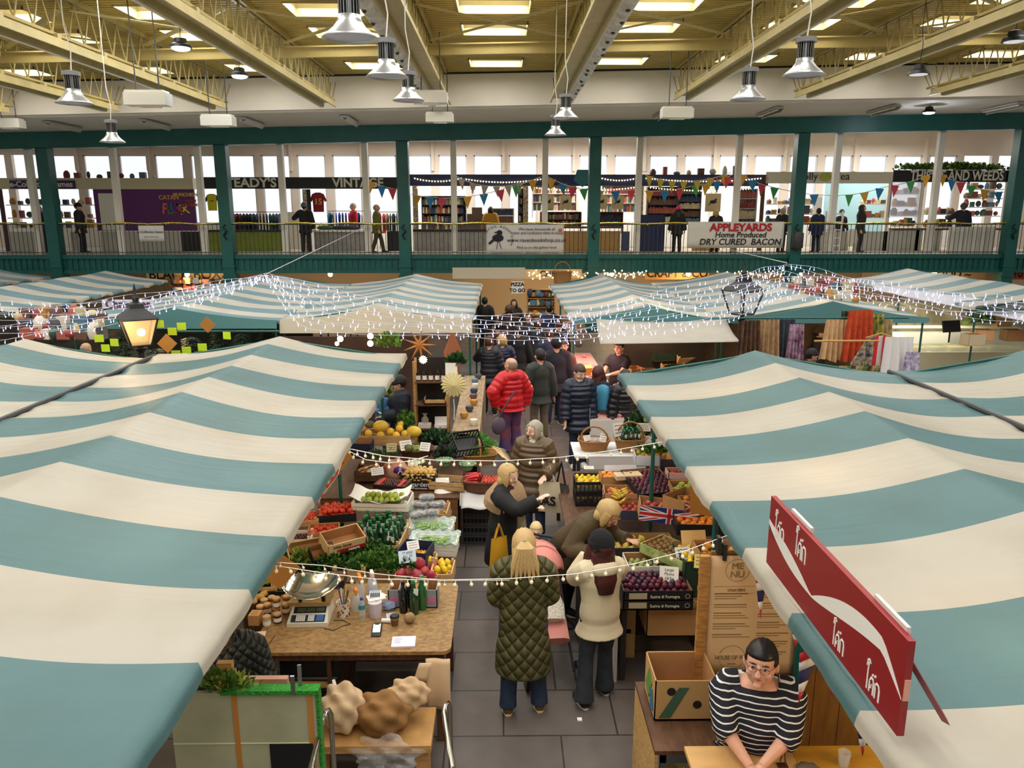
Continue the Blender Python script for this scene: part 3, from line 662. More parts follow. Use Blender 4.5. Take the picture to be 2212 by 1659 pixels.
def quilt(name, col, sc=13):
    m = mat(name, col, .55); N = m.node_tree.nodes; L = m.node_tree.links; b = N['Principled BSDF']
    tc = N.new('ShaderNodeTexCoord'); sp = N.new('ShaderNodeSeparateXYZ'); L.new(tc.outputs['Object'], sp.inputs[0])
    hs = []
    for sgn in (1, -1):
        a = N.new('ShaderNodeMath'); a.operation = 'MULTIPLY'; a.inputs[1].default_value = sgn * 1.15; L.new(sp.outputs[0], a.inputs[0])
        c = N.new('ShaderNodeMath'); c.operation = 'ADD'; L.new(a.outputs[0], c.inputs[0]); L.new(sp.outputs[2], c.inputs[1])
        d = N.new('ShaderNodeMath'); d.operation = 'MULTIPLY'; d.inputs[1].default_value = sc * 2; L.new(c.outputs[0], d.inputs[0])
        e = N.new('ShaderNodeMath'); e.operation = 'SINE'; L.new(d.outputs[0], e.inputs[0]); g = N.new('ShaderNodeMath'); g.operation = 'ABSOLUTE'; L.new(e.outputs[0], g.inputs[0])
        p = N.new('ShaderNodeMath'); p.operation = 'POWER'; p.inputs[1].default_value = .4; L.new(g.outputs[0], p.inputs[0]); hs.append(p)
    mm = N.new('ShaderNodeMath'); mm.operation = 'MULTIPLY'; L.new(hs[0].outputs[0], mm.inputs[0]); L.new(hs[1].outputs[0], mm.inputs[1])
    bp = N.new('ShaderNodeBump'); bp.inputs['Strength'].default_value = 1; bp.inputs['Distance'].default_value = .03; L.new(mm.outputs[0], bp.inputs['Height']); L.new(bp.outputs[0], b.inputs['Normal'])
    return m
def stripes(name, c1, c2, per, duty=.3, axis=2, rough=.8):
    m = mat(name, c1, rough); N = m.node_tree.nodes; L = m.node_tree.links; b = N['Principled BSDF']
    tc = N.new('ShaderNodeTexCoord'); sp = N.new('ShaderNodeSeparateXYZ'); L.new(tc.outputs['Object'], sp.inputs[0])
    n = N.new('ShaderNodeTexNoise'); n.inputs['Scale'].default_value = 6; L.new(tc.outputs['Object'], n.inputs['Vector'])
    q = N.new('ShaderNodeMath'); q.operation = 'MULTIPLY_ADD'; q.inputs[1].default_value = .03; L.new(n.outputs[0], q.inputs[0]); L.new(sp.outputs[axis], q.inputs[2])
    d = N.new('ShaderNodeMath'); d.operation = 'DIVIDE'; d.inputs[1].default_value = per; L.new(q.outputs[0], d.inputs[0])
    f = N.new('ShaderNodeMath'); f.operation = 'FRACT'; L.new(d.outputs[0], f.inputs[0]); g = N.new('ShaderNodeMath'); g.operation = 'LESS_THAN'; g.inputs[1].default_value = duty; L.new(f.outputs[0], g.inputs[0])
    x = N.new('ShaderNodeMix'); x.data_type = 'RGBA'; x.inputs[6].default_value = (*c1, 1); x.inputs[7].default_value = (*c2, 1); L.new(g.outputs[0], x.inputs[0]); L.new(x.outputs[2], b.inputs['Base Color'])
    return m
PARKA = quilt('olive_quilt', h2('4b471f'))
# --- the aisle, front to back
p = feetat(1130, 1532)
person('person with fair hair seen from behind in a long olive quilted coat and jeans', p, 182, 1.68, PARKA, DENIM, M('6b4a35', .6), BLOND, 'pony', bulk=.035, slen=.24, wide=1.12, L=(.1, -.15, .6), Rr=(-.1, -.15, .6), polL=(.35, .5, -1), polR=(-.35, .5, -1), voxel=.01, detail=2, collar=M('3a2118', .9), flare=.006, feet=((-.085, 0), (.08, .02)), yaw=0, pitch=8)
p = feetat(1290, 1508)
person('person in a black beanie and cream jacket with flared grey jeans, seen from behind', p, 195, 1.58, mat('cream_jacket', h2('d8c9a6'), .6, bump=.15, bs=9), DENIMG, BLK, REDH, 'long', hat=mat('black_knit', h2('0f0f12'), .95, bump=.4, bs=80), bulk=.035, slen=.42, L=(.03, -.12, .82), Rr=(-.07, -.12, .82), polL=(.6, -.1, -1), polR=(-.6, -.1, -1), voxel=.01, detail=1, flare=.018, feet=((-.06, -.04), (.1, .05)), hood=mat('cream_jacket', h2('d8c9a6')), heads=1.2)
p = feetat(1222, 1338)
person('person with blond hair in a brown coat bending forward over the pushchair', p, 48, 1.7, M('4a3c22', .8), BLK, BLK, BLOND, 'bob', bulk=.035, slen=.3, lean=47, pitch=14, L=(.12, -.36, .6), Rr=(-.16, -.3, .6), voxel=.011, detail=1, scarf=M('6f7a2b', .8), feet=((-.06, 0), (.06, .06)))
SHP = p = feetat(1086, 1288)
person('person with a beige shawl over a black coat, blond hair, pointing to the right', p, 62, 1.58, M('17181a', .8), BLK, BLK, BLOND, 'bob', bulk=.035, slen=.28, lean=6, L=(.1, -.2, .68), Rr=(-.05, -.29, .8), polR=(-.6, -.2, -1), voxel=.011, detail=1, yaw=-8, pitch=8, scarf=M('4a1a1e', .9), wide=1.1, skin=SKINP)
p = feetat(1153, 1158)
person('elderly person with grey bobbed hair in a brown puffer coat carrying two bags', p, -18, 1.6, M('5f4c36', .4), DENIM, BLK, GREYH, 'bob', bulk=.05, slen=.3, puff=.16, L=(.12, -.12, .58), Rr=(-.17, -.05, .5), yaw=-30, pitch=5, voxel=.009, detail=1, scarf=mat('print_scarf', h2('e0d9b8'), .8, col2=h2('2c2a22'), ns=40), skin=SKINP, feet=((-.05, 0), (.06, .0)))
p = feetat(1104, 978)
person('person in a bright red puffer jacket and patterned blue and red trousers, seen from behind', p, 205, 1.74, mat('red_puffer', h2('c3141f'), .4), mat('patterned', h2('3a3f7a'), .8, col2=h2('8c3a2a'), ns=7), BLK, M('8b7a68', .7), 'thin', bulk=.06, slen=.46, puff=.13, L=(.16, -.0, .53), Rr=(-.17, -.02, .5), polR=(-1, .2, 0), polL=(1, .2, 0), voxel=.01, detail=1, yaw=25, hood=mat('red_puffer', h2('c3141f')), trouser=1.8, flare=.02)
p = feetat(1165, 950)
person('person with dark hair in a dark green waxed jacket and khaki trousers, seen from behind', p, 200, 1.76, M('26302b', .6), M('6e6350', .8), BLK, DKH, 'short', bulk=.04, slen=.42, L=(.16, -.05, .5), Rr=(-.16, 0, .48), voxel=.012, yaw=10)
p = feetat(1200, 917)
person('person in a black beanie and dark navy coat with jeans, seen from behind', p, 190, 1.8, M('0e1420', .8), DENIM, M('5d5240', .7), DKH, 'short', hat=BLK, bulk=.04, slen=.4, voxel=.012, wide=1.1, feet=((-.07, 0), (.09, 0)))
p = feetat(1248, 1008)
person('person with brown hair looking down, in a long dark navy puffer coat and white shoes', p, 12, 1.78, mat('navy_puffer', h2('111a30'), .4), M('18223d', .8), M('e8e6e0', .6), BRH, 'short', bulk=.05, slen=.36, puff=.14, pitch=22, yaw=12, L=(.12, -.05, .47), Rr=(-.15, -.06, .47), voxel=.01, detail=1, skin=SKINP, feet=((-.05, 0), (.05, .02)))
p = feetat(1288, 990)
person('person with long auburn hair in a navy top with a blue backpack, seen from behind', p, 140, 1.66, M('12182c', .8), M('3a2a36', .8), BLK, REDH, 'long', bulk=.03, slen=.45, voxel=.012, L=(.12, -.12, .55))
p = feetat(1345, 1003)
person('person with long dark hair in a black puffer jacket and white trainers', p, 25, 1.66, mat('black_puffer', h2('14161b'), .35), M('1b2647', .8), M('e4e2dc', .6), DKH, 'long', bulk=.05, slen=.4, puff=.14, voxel=.01, detail=1, yaw=-2, skin=SKINP, feet=((-.07, 0), (.12, 0)))
# crowd further along the aisle
crowd = [(1058, 850, 'dark padded coat reaching out to the left stall', 170, 1.7, M('191c26', .5), BRH, 'short', .12), (1085, 845, 'navy padded jacket with a cream bag strap', 190, 1.7, M('1a2140', .4), BLOND, 'bob', .12), (1120, 815, 'black coat standing behind the red jacket', 175, 1.72, BLK, DKH, 'short', 0), (1160, 795, 'dark charcoal coat in the middle of the far crowd', 165, 1.75, M('22242a', .7), BRH, 'bob', 0),
         (1075, 790, 'maroon top in the far crowd beside the left stall', 185, 1.62, M('4a1f28', .8), DKH, 'short', 0), (1185, 830, 'navy coat with a pale blue bag strap', 195, 1.74, M('1b2546', .6), BRH, 'short', 0), (1140, 770, 'black jacket at the back of the crowd, facing forward', 10, 1.7, M('1d1c22', .7), DKH, 'long', 0), (1205, 790, 'dark hood beside the meat display', 200, 1.66, M('24242e', .8), BRH, 'short', 0),
         (1185, 742, 'blue jacket far down the aisle', 180, 1.7, M('27345a', .7), DKH, 'short', 0), (1100, 742, 'dark brown coat far down the aisle', 180, 1.7, M('33241d', .7), BRH, 'bob', 0)]
for px, py, l, f, h_, m, hr_, st, pf in crowd:
    person('person in a ' + l, headat(px, py - 30, h_ + .03) if 0 else feetat(px, py + 45), f, h_, m, BLK, BLK, hr_, st, bulk=.04, slen=.4, puff=pf, voxel=.016, L=(.2, -.25, .66) if 'reaching' in l else None)
person('person in a black coat standing beyond the far canopy, seen from behind', headat(1047, 640, 1.72), 175, 1.7, BLK, BLK, BLK, DKH, 'short', bulk=.04, slen=.35, voxel=.018)
person('person with long dark hair and a black scarf facing the camera in the far doorway', headat(1110, 645, 1.64), 5, 1.62, BLK, BLK, BLK, DKH, 'long', bulk=.03, slen=.4, voxel=.018, scarf=BLK, L=(.08, -.12, .72))
p = headat(1338, 752, 1.6)
person('butcher in a black shirt and grey apron behind the counter', p, -35, 1.74, M('131317', .8), BLK, BLK, DKH, 'short', bulk=.02, slen=.5, sleeve=.35, voxel=.012, wide=1.15, L=(.02, -.24, .66), Rr=(-.1, -.24, .6), belly=.01)
p = headat(1218, 735, 1.66)
person('person in a brown jumper serving behind the meat counter', p, -10, 1.66, M('59392c', .8), BLK, BLK, BRH, 'short', bulk=.02, voxel=.014)
p = headat(862, 812, 1.66)
person('person in a black knitted hat and navy parka holding a small child in blue', p, -62, 1.66, M('141a2e', .7), M('1c1d24', .8), BLK, BRH, 'short', hat=BLK, bulk=.06, slen=.36, voxel=.011, detail=1, L=(.02, -.17, .62), Rr=(-.06, -.2, .66), yaw=-15, pitch=10, skin=SKINP)
q = p + V((-.30, -.06, .62))
person('small fair child in a blue romper carried by the person in the black knitted hat', q, 30, .82, M('4f7db3', .8), M('4f7db3', .8), M('4f7db3', .8), M('c9a98a', .7), 'short', bulk=.02, voxel=.008, heads=1.35, sit=0, yaw=40, L=(.1, -.1, .6), Rr=(-.1, -.12, .6), skin=SKINP, trouser=1.5)
# clothing stall and other stalls at the back
person('person in a black coat and furry brown hat browsing the clothes rail', headat(1772, 705, 1.68), 60, 1.66, BLK, BLK, BLK, DKH, 'short', hat=M('4a3626', .95), bulk=.05, slen=.35, voxel=.015, skin=SKINP)
person('person in a black hat and leopard print scarf below the brown hat', headat(1755, 752, 1.62), 75, 1.6, mat('leopard', h2('8a6a3a'), .8, col2=h2('1d150e'), ns=25), BLK, BLK, DKH, 'short', hat=BLK, bulk=.05, slen=.4, voxel=.014, skin=SKINP)
person('person with short grey hair browsing in front of the fir trees', headat(184, 740, 1.7), 170, 1.7, M('33413a', .8), BLK, BLK, GREYH, 'thin', bulk=.04, voxel=.016)
person('person in a grey cap behind the far right counter', headat(1942, 652, 1.7), 10, 1.7, M('c9c2b4', .8), BLK, BLK, GREYH, 'short', hat=M('6a655e', .9), voxel=.018)
# gallery
def gal(px, y=28.7, z=GZ): a = aty(px, 500, y); return V((a.x, y, z))
G = [(175, 'dark coat and black beanie beside the games shop', 100, 1.78, BLK, BLK, GREYH, 'thin', BLK, {}), (90, 'black coat with white hair, partly behind the leftmost green column', 95, 1.7, BLK, BLK, M('dcd6cc', .7), 'short', None, {}),
     (660, 'black overalls and grey beanie resting a hand on the clothes counter', 195, 1.8, M('15171f', .8), BLK, DKH, 'short', M('5f6160', .9), dict(L=(.22, -.28, .68))), (815, 'mustard and green coat carrying a rucksack along the gallery', 100, 1.74, M('6c6a24', .8), M('4a4632', .8), M('b59a86', .7), 'thin', None, dict(stride=1)),
     (1463, 'bright pink hat and long black hair below the book bunting', 180, 1.66, BLK, BLK, DKH, 'long', M('d8277d', .9), {}), (1545, 'fair hair and dark vest by the book trolley', 185, 1.55, DNAVY, BLK, BLOND, 'bob', None, {}), (1688, 'black coat and short grey hair beyond the bacon banner', 120, 1.6, BLK, BLK, GREYH, 'short', None, {}),
     (1765, 'dark blue clothes leaning in behind the railing', 190, 1.6, M('1c2c52', .8), M('16203a', .8), DKH, 'short', None, {}), (1858, 'black coat with long dark hair holding a white bag', 60, 1.72, BLK, BLK, DKH, 'long', None, {}), (2075, 'dark jacket with a bright yellow shoulder panel and grey hood', 175, 1.78, M('121a2e', .7), BLK, M('6b6054', .8), 'short', M('50504f', .9), dict(L=(.2, -.22, .72)))]
for px, l, f, h_, m, lg, hr_, st, ht, kw in G:
    t = person('person with ' + l if 'hair' in l.split(' and')[0] and 'white hair' not in l else 'person in a ' + l if not l.startswith(('fair', 'bright', 'dark blue')) else 'person with ' + l, gal(px), f, h_, m, lg, BLK, hr_, st, hat=ht, bulk=.045, slen=.4, voxel=.018, **kw)
    if px == 2075: MB().loft([V((-.2, .02, 1.38)), V((0, .075, 1.4)), V((.2, .02, 1.38))], [(.075, .06)] * 3, 12).build('yoke', M('f2b21a', .7), t)
person('person in a red zipped jumper behind the clothes counter', gal(765, 30.9), -60, 1.8, M('b3122b', .8), BLK, BLK, GREYH, 'short', voxel=.018, bulk=.02)
person('person in a mustard puffer coat browsing books, seen from behind', gal(1060, 30.2), 175, 1.66, M('b5821f', .6), BLK, BLK, DKH, 'bob', puff=.12, bulk=.06, slen=.42, voxel=.018)
person('person smiling in a dark hat seated among crafts under the pale shop sign', gal(1815, 30.4), 0, 1.55, BLK, BLK, BLK, DKH, 'short', hat=BLK, voxel=.018, skin=SKINP)
# child in the pushchair
cp = atz(1158, 1140, 1.05)
STRIPE = stripes('breton_stripe', h2('0e1020'), h2('e6e2dc'), .034, .22)
# seated person in front
sp = V((0, 0, 0)); a_ = atz(1640, 1440, 1.52); sp = V((a_.x, 4.42, 0.0))
H_ = 1.66
tt = person('person with short black hair and glasses in a striped top leaning on the table', V((sp.x + .07, 4.42, 0)), -14, H_, STRIPE, BLK, None, mat('black_hair', h2('120d0e'), .4, noise=.2, ns=50), 'short', bulk=.03, slen=.48, wide=1.36, belly=.05, L=(.01, -.27, .6), Rr=(-.03, -.28, .6), polL=(1, .1, -.25), polR=(-1, .1, -.25), yaw=-12, pitch=-14, sleeve=.62, voxel=.007, detail=1, glasses=1, heads=1.22, skin=mat('warm_skin', h2('e0a88c'), .5, noise=.04, ns=20), lean=14, nolegs=1, vneck=1)
# ---------------------------------------------------------------- crates, fruit and vegetables
BLKC = mat('black_carton', h2('1a1a1d'), .5, noise=.2, ns=5); WHC = M('e6dfd0', .7); BLP = M('17181a', .45); NAVYC = M('1b2447', .5)
WICK = mat('wicker', h2('a9773f'), .7, noise=.35, ns=55, bump=.9, bs=60, stretch=(1, 1, 2.2)); WICKD = mat('dark_wicker', h2('6b4326'), .7, noise=.35, ns=55, bump=.9, bs=60, stretch=(1, 1, 2.2))
PAPER = M('efeae2', .8); GRNC = M('1d3a2c', .55)
def crate(kind, name, label, p, rz, w, d, h, m=None, inner=CARD, tilt=0, cat_='crate', group=None, roll=0):
    c = thing(name, label, cat_, p, 0, group, rot=(R(tilt), R(roll), R(rz))); t = .008
    if kind == 'card':
        m = m or KRAFT
        for nm, b in (('side_panel', (-w / 2, w / 2, -d / 2, -d / 2 + t)), ('side_panel', (-w / 2, w / 2, d / 2 - t, d / 2)), ('end_panel', (-w / 2, -w / 2 + t, -d / 2, d / 2)), ('end_panel', (w / 2 - t, w / 2, -d / 2, d / 2))):
            MB().bx(*b, 0, h).build(nm, m, c, smooth=False)
        MB().bx(-w / 2 + t, w / 2 - t, -d / 2 + t, -d / 2 + t + .003, .01, h - .004).bx(-w / 2 + t, w / 2 - t, d / 2 - t - .003, d / 2 - t, .01, h - .004).bx(-w / 2 + t, -w / 2 + t + .003, -d / 2 + t, d / 2 - t, .01, h - .004).bx(w / 2 - t - .003, w / 2 - t, -d / 2 + t, d / 2 - t, .01, h - .004).build('lining', inner, c, smooth=False)
        MB().bx(-w / 2, w / 2, -d / 2, d / 2, 0, .01).build('base', inner, c, smooth=False)
    elif kind == 'wood':
        m = m or WOODC
        for s in (-1, 1):
            MB().bx(-w / 2, w / 2, s * d / 2 - .005, s * d / 2 + .005, .01, h * .42).bx(-w / 2, w / 2, s * d / 2 - .005, s * d / 2 + .005, h * .5, h * .92).build('side_slats', m, c, smooth=False)
            MB().bx(s * w / 2 - .007, s * w / 2 + .007, -d / 2, d / 2, 0, h).build('end_panel', m, c, smooth=False)
            for q in (-1, 1): MB().bx(s * (w / 2 - .02) - .012, s * (w / 2 - .02) + .012, q * (d / 2 - .02) - .012, q * (d / 2 - .02) + .012, 0, h + .02).build('corner_post', m, c, smooth=False)
        MB().bx(-w / 2, w / 2, -d / 2, d / 2, 0, .008).build('base', m, c, smooth=False)
    elif kind == 'mesh':
        m = m or BLP
        for s in (-1, 1):
            a = MB().bx(-w / 2, w / 2, s * d / 2 - .006, s * d / 2 + .006, h - .035, h).bx(-w / 2, w / 2, s * d / 2 - .006, s * d / 2 + .006, 0, .03)
            n = int(w / .05)
            for k in range(n + 1): x = -w / 2 + k * w / n; a.bx(x - .006, x + .006, s * d / 2 - .005, s * d / 2 + .005, 0, h)
            a.build('side_grid', m, c, smooth=False)
            a = MB().bx(s * w / 2 - .006, s * w / 2 + .006, -d / 2, d / 2, h - .035, h).bx(s * w / 2 - .006, s * w / 2 + .006, -d / 2, d / 2, 0, .03)
            n = int(d / .05)
            for k in range(n + 1): y = -d / 2 + k * d / n; a.bx(s * w / 2 - .005, s * w / 2 + .005, y - .006, y + .006, 0, h)
            a.build('end_grid', m, c, smooth=False)
        MB().bx(-w / 2, w / 2, -d / 2, d / 2, 0, .01).build('base', m, c, smooth=False)
    elif kind == 'basket':
        m = m or WICK
        b = MB(); n = 28
        rg = [(.78, 0), (.84, h * .3), (.92, h * .65), (1, h), (1.03, h + .012), (.96, h), (.86, h * .6), (.74, .02), (.01, .02)]
        vs = []
        sq = 1.6 if group != 'round' else 0
        for r, z in rg:
            for j in range(n):
                a = 2 * math.pi * j / n; cc, ss = math.cos(a), math.sin(a); q = (abs(cc) ** (2 + sq) + abs(ss) ** (2 + sq)) ** (-1 / (2 + sq))
                vs.append((r * w / 2 * cc * q, r * d / 2 * ss * q, z))
        b.add(vs, [(i * n + j, i * n + (j + 1) % n, (i + 1) * n + (j + 1) % n, (i + 1) * n + j) for i in range(len(rg) - 1) for j in range(n)] + [tuple(range(n))])
        b.build('bowl', m, c)
        MB().tube([(w / 2 * math.cos(2 * math.pi * j / 28) * (abs(math.cos(2 * math.pi * j / 28)) ** (2 + sq) + abs(math.sin(2 * math.pi * j / 28)) ** (2 + sq)) ** (-1 / (2 + sq)), d / 2 * math.sin(2 * math.pi * j / 28) * (abs(math.cos(2 * math.pi * j / 28)) ** (2 + sq) + abs(math.sin(2 * math.pi * j / 28)) ** (2 + sq)) ** (-1 / (2 + sq)), h) for j in range(29)], .012, 7).build('rim', m, c)
    return c
def handle(c, w, h, hz, m=WICK, ax=0):
    pts = [((w / 2 * math.cos(a), 0, h + hz * math.sin(a)) if ax == 0 else (0, w / 2 * math.cos(a), h + hz * math.sin(a))) for a in [math.pi * k / 14 for k in range(15)]]
    MB().tube(pts, .014, 8).build('handle', m, c)
bpy.context.view_layer.update()
def wm(c): return Matrix.Translation(c.location) @ c.rotation_euler.to_matrix().to_4x4()
def fill(c, meshes, name, label, cat_, group, w, d, z, step, layers=1, jit=.15, sc=.08, n=None, flat=False, x0=0, y0=0, drop=.0):
    mw = wm(c); cnt = 0
    for L in range(layers):
        ww, dd = w - step * L, d - step * L; ny = max(1, int(dd / (step * .88))); 
        for j in range(ny + 1):
            nx = max(1, int(ww / step)); off = (j % 2) * step * .5
            for i in range(nx + 1 - (j % 2)):
                if random.random() < drop: continue
                x = x0 - ww / 2 + off + i * ww / nx + rnd(-jit, jit) * step; y = y0 - dd / 2 + j * dd / ny + rnd(-jit, jit) * step
                if abs(x - x0) > ww / 2 + .01: continue
                me = random.choice(meshes); s = 1 + rnd(-sc, sc)
                o = obj(name, me); o.location = mw @ V((x, y, z + L * step * .72 + rnd(-.1, .1) * step))
                o.rotation_euler = (rnd(-.5, .5), rnd(-.5, .5), rnd(0, 6.28)) if not flat else (rnd(-.2, .2), rnd(-.2, .2), rnd(-.3, .3)); o.scale = (s, s, s)
                tag(o, label, cat_, group); cnt += 1
                if n and cnt >= n: return cnt
    return cnt
def fmat(nm, a, b, ns=6, rough=.4): return mat(nm, h2(a), rough, col2=h2(b), ns=ns)
def fruit(nm, r, mats, f=None, sq=(1, 1, 1), n=14, m=10): return [MB().ball((0, 0, 0), (r * sq[0], r * sq[1], r * sq[2]), n, m, f=f).mesh(nm, x, ang=180) for x in mats]
dimple = lambda p: V((p.x, p.y, p.z * (1 - .0) - (.25 * math.exp(-((p.x ** 2 + p.y ** 2) / .06)) if p.z > .5 else 0)))
def cleft(p): a = math.atan2(p.y, p.x); return p * (1 - .08 * math.exp(-(a / .3) ** 2))
def pearf(p): k = .5 + .5 * (1 - p.z) / 2 + (.25 if p.z < .2 else .25 * max(0, 1 - (p.z - .2) * 1.2)); return V((p.x * k, p.y * k, p.z * 1.2))
def lemf(p): return V((p.x, p.y, p.z * (1.25 if abs(p.z) < .9 else 1.42)))
PLUM = fruit('plum', .026, [fmat('plum_a', '3a1430', '6e2238', 9), fmat('plum_b', '2a1530', '4d2140', 9), fmat('plum_c', '7a2030', '4a1a34', 7)], cleft, (1, 1, 1.05))
LEM = fruit('lemon', .029, [fmat('lemon_a', 'e8c520', 'f1d63a'), fmat('lemon_b', 'ddb51b', 'efd02f')], lemf)
LIME = fruit('lime', .031, [fmat('lime_a', '8a9a2a', 'a9b544'), fmat('lime_b', '76862a', '98a53a')], None, (1, 1, 1.1))
ORNG = fruit('orange', .038, [fmat('orange_a', 'e8861c', 'f09a2c'), fmat('orange_b', 'e07a18', 'eb9226')], dimple)
PEACH = fruit('peach', .036, [fmat('peach_a', 'e0a040', 'd4702a', 5), fmat('peach_b', 'e8b04a', 'd98636', 5)], cleft)
APPR = fruit('apple', .036, [fmat('apple_r', 'a8322c', 'c9743a', 6), fmat('apple_r2', '8e2330', 'b84a34', 6), fmat('apple_r3', 'c0693a', 'a83038', 5)], dimple, (1, 1, .92))
APPG = fruit('green_apple', .038, [fmat('apple_g', '9bb040', 'b3c255', 5)], dimple, (1, 1, .92))
PEAR = fruit('pear', .038, [fmat('pear_a', 'c9b54a', 'b8a23c', 5), fmat('pear_b', 'bda844', 'cf9a52', 4)], pearf)
KIWI = fruit('kiwi', .028, [fmat('kiwi_a', '7d6134', '90713f', 20, .85)], None, (1, 1, 1.25))
TOM = fruit('tomato', .034, [fmat('tom_a', 'c8361f', 'd8502a', 4, .25), fmat('tom_b', 'bd2b1c', 'd04424', 4, .25)], dimple, (1, 1, .85))
CHT = fruit('cherry_tomato', .016, [fmat('cht_a', 'b82a1c', 'd4502c', 6, .25)])
POM = fruit('pomegranate', .052, [fmat('pom_a', 'a8323c', 'c0564a', 4), fmat('pom_b', '8e2038', 'b03848', 4)], lambda p: p * (1 + (.25 if p.z > .93 else 0)))
POT = fruit('potato', .03, [fmat('pot_a', 'c8a45c', 'b88f48', 9, .8), fmat('pot_b', 'd3b26e', 'bf9850', 9, .8)], None, (1.3, 1, .85))
SPR = fruit('brussels_sprout', .016, [fmat('spr_a', '8fa34e', 'a9b96a', 30), fmat('spr_b', '7a9142', '98ab58', 30)])
PHY = fruit('golden_berry', .011, [fmat('phy', 'd99a2c', 'e8b040', 9)]); DKF = fruit('dark_fig', .026, [fmat('fig', '201a24', '2e2432', 9)]); CHE = fruit('cherry', .015, [fmat('che', '3a1418', '5a2020', 9)])
GRN = fruit('green_plum', .028, [fmat('gp', '8a9650', 'a3ab66', 6)])
MEL = fruit('melon', .1, [fmat('mel_a', 'e0b52a', 'e8c648', 3)], None, (1.35, 1, 1)); MELR = fruit('round_melon', .07, [fmat('mel_b', 'dca52a', 'e8bf40', 3)])
SQG = fruit('green_squash', .075, [fmat('sqg', '4a4a26', '6a6a34', 3)], None, (1.2, 1, .85)); SQO = fruit('striped_squash', .07, [fmat('sqo', 'c9662c', 'd8a04a', 4)], None, (1, 1, .9)); BUT = fruit('butternut_squash', .05, [fmat('but', 'd2a050', 'dcb066', 4)], pearf)
def leafclump(name, label, cat_, p, r, n, sz, m, m2=None, up=.6, group=None, kind=None, rot=None, cup=.3):
    mb = MB(); 
    for k in range(n):
        th = rnd(0, 6.28); ph = math.acos(rnd(-.3, 1)); q = rnd(.35, 1)
        c = V((r[0] * math.sin(ph) * math.cos(th) * q, r[1] * math.sin(ph) * math.sin(th) * q, r[2] * math.cos(ph) * q))
        d = (V((c.x / r[0], c.y / r[1], c.z / r[2] + up)) + V((rnd(-.7, .7), rnd(-.7, .7), rnd(-.4, .7)))).normalized(); w = d.cross(V((rnd(-1, 1), rnd(-1, 1), rnd(-1, 1)))).normalized(); u = d.cross(w)
        s = sz * rnd(.6, 1.2); mb.cur = 1 if (m2 and random.random() < .4) else 0
        mb.add([c, c + d * s * .45 + w * s * .38 + u * s * cup * .3, c + d * s, c + d * s * .45 - w * s * .38 + u * s * cup * .3], [(0, 1, 2), (0, 2, 3)])
        if k % 6 == 0: mb.cur = 0; mb.tube([V((c.x * .2, c.y * .2, -r[2] * .2)), c], sz * .05, 4)
    return one(name, mb, [m, m2] if m2 else m, label, cat_, p, 0, group, rot=rot, ang=180, kind=kind)
LEAF = M('2f5a23', .5); LEAFL = M('5f8a34', .5); LEAFD = M('1e3d22', .55); LEAFY = M('8a9a38', .5); KALE = M('35572f', .7)
def card_tag(p, w, h, rz, tilt, label, m=PAPER, lines=3, txt=None, group='handwritten price cards', th=.003):
    c = thing('price_card', label, 'price card', p, 0, group, rot=(R(tilt), 0, R(rz)))
    MB().bx(-w / 2, w / 2, -th / 2, th / 2, -h / 2, h / 2).build('card', m, c, smooth=False)
    if txt:
        for k, s in enumerate(txt): text(s, h / (len(txt) + .8), BLACK, c, (0, -th / 2 - .001, h * .28 - k * h * .8 / len(txt)), (R(90), 0, 0), .0005, 'handwriting', shear=.2)
    else:
        mb = MB()
        for k in range(lines):
            z = h * .28 - k * h * .26; x = -w * .36
            while x < w * .32: l = rnd(.08, .16) * w; mb.box((x + l / 2, -th / 2 - .001, z + rnd(-.01, .01) * h), (l, .001, h * .05), (0, rnd(-.5, .5), 0)); x += l + .03 * w
        mb.build('handwriting', M('2a2a30', .8), c, smooth=False)
    return c
# ================= left stall counters
CLOTH = M('d9d6d2', .8)
def table(name, label, x0, x1, y0, y1, z, m=WOODD, leg=WOODD, th=.03, cat_='table', panel=False):
    t = thing(name, label, cat_, ((x0 + x1) / 2, (y0 + y1) / 2, 0)); w, d = (x1 - x0) / 2, (y1 - y0) / 2
    MB().bx(-w, w, -d, d, z - th, z).build('top', m, t, smooth=False)
    for sx in (-1, 1):
        for sy in (-1, 1): MB().bx(sx * (w - .06) - .025, sx * (w - .06) + .025, sy * (d - .06) - .025, sy * (d - .06) + .025, 0, z - th).build('leg', leg, t, smooth=False)
    if panel:
        MB().bx(w - .02, w, -d, d, .05, z - th).build('side_board', panel, t, smooth=False); MB().bx(-w, w, -d, -d + .02, .1, z - th).build('front_board', panel, t, smooth=False)
    return t
table('produce_table', 'long dark table under the left vegetable and fruit crates', -2.5, -.62, 6.75, 8.85, .68, panel=WOODD)
table('produce_counter', 'brown wooden counter under the potato box and the chilli basket', -2.3, -.55, 9.15, 11.0, .72, panel=mat('brown_boards', h2('7a4e2c'), .6, noise=.2, ns=5, stretch=(1, 1, 5)))
def at(px, py, z): return atz(px, py, z)
def lift(c, label): pass
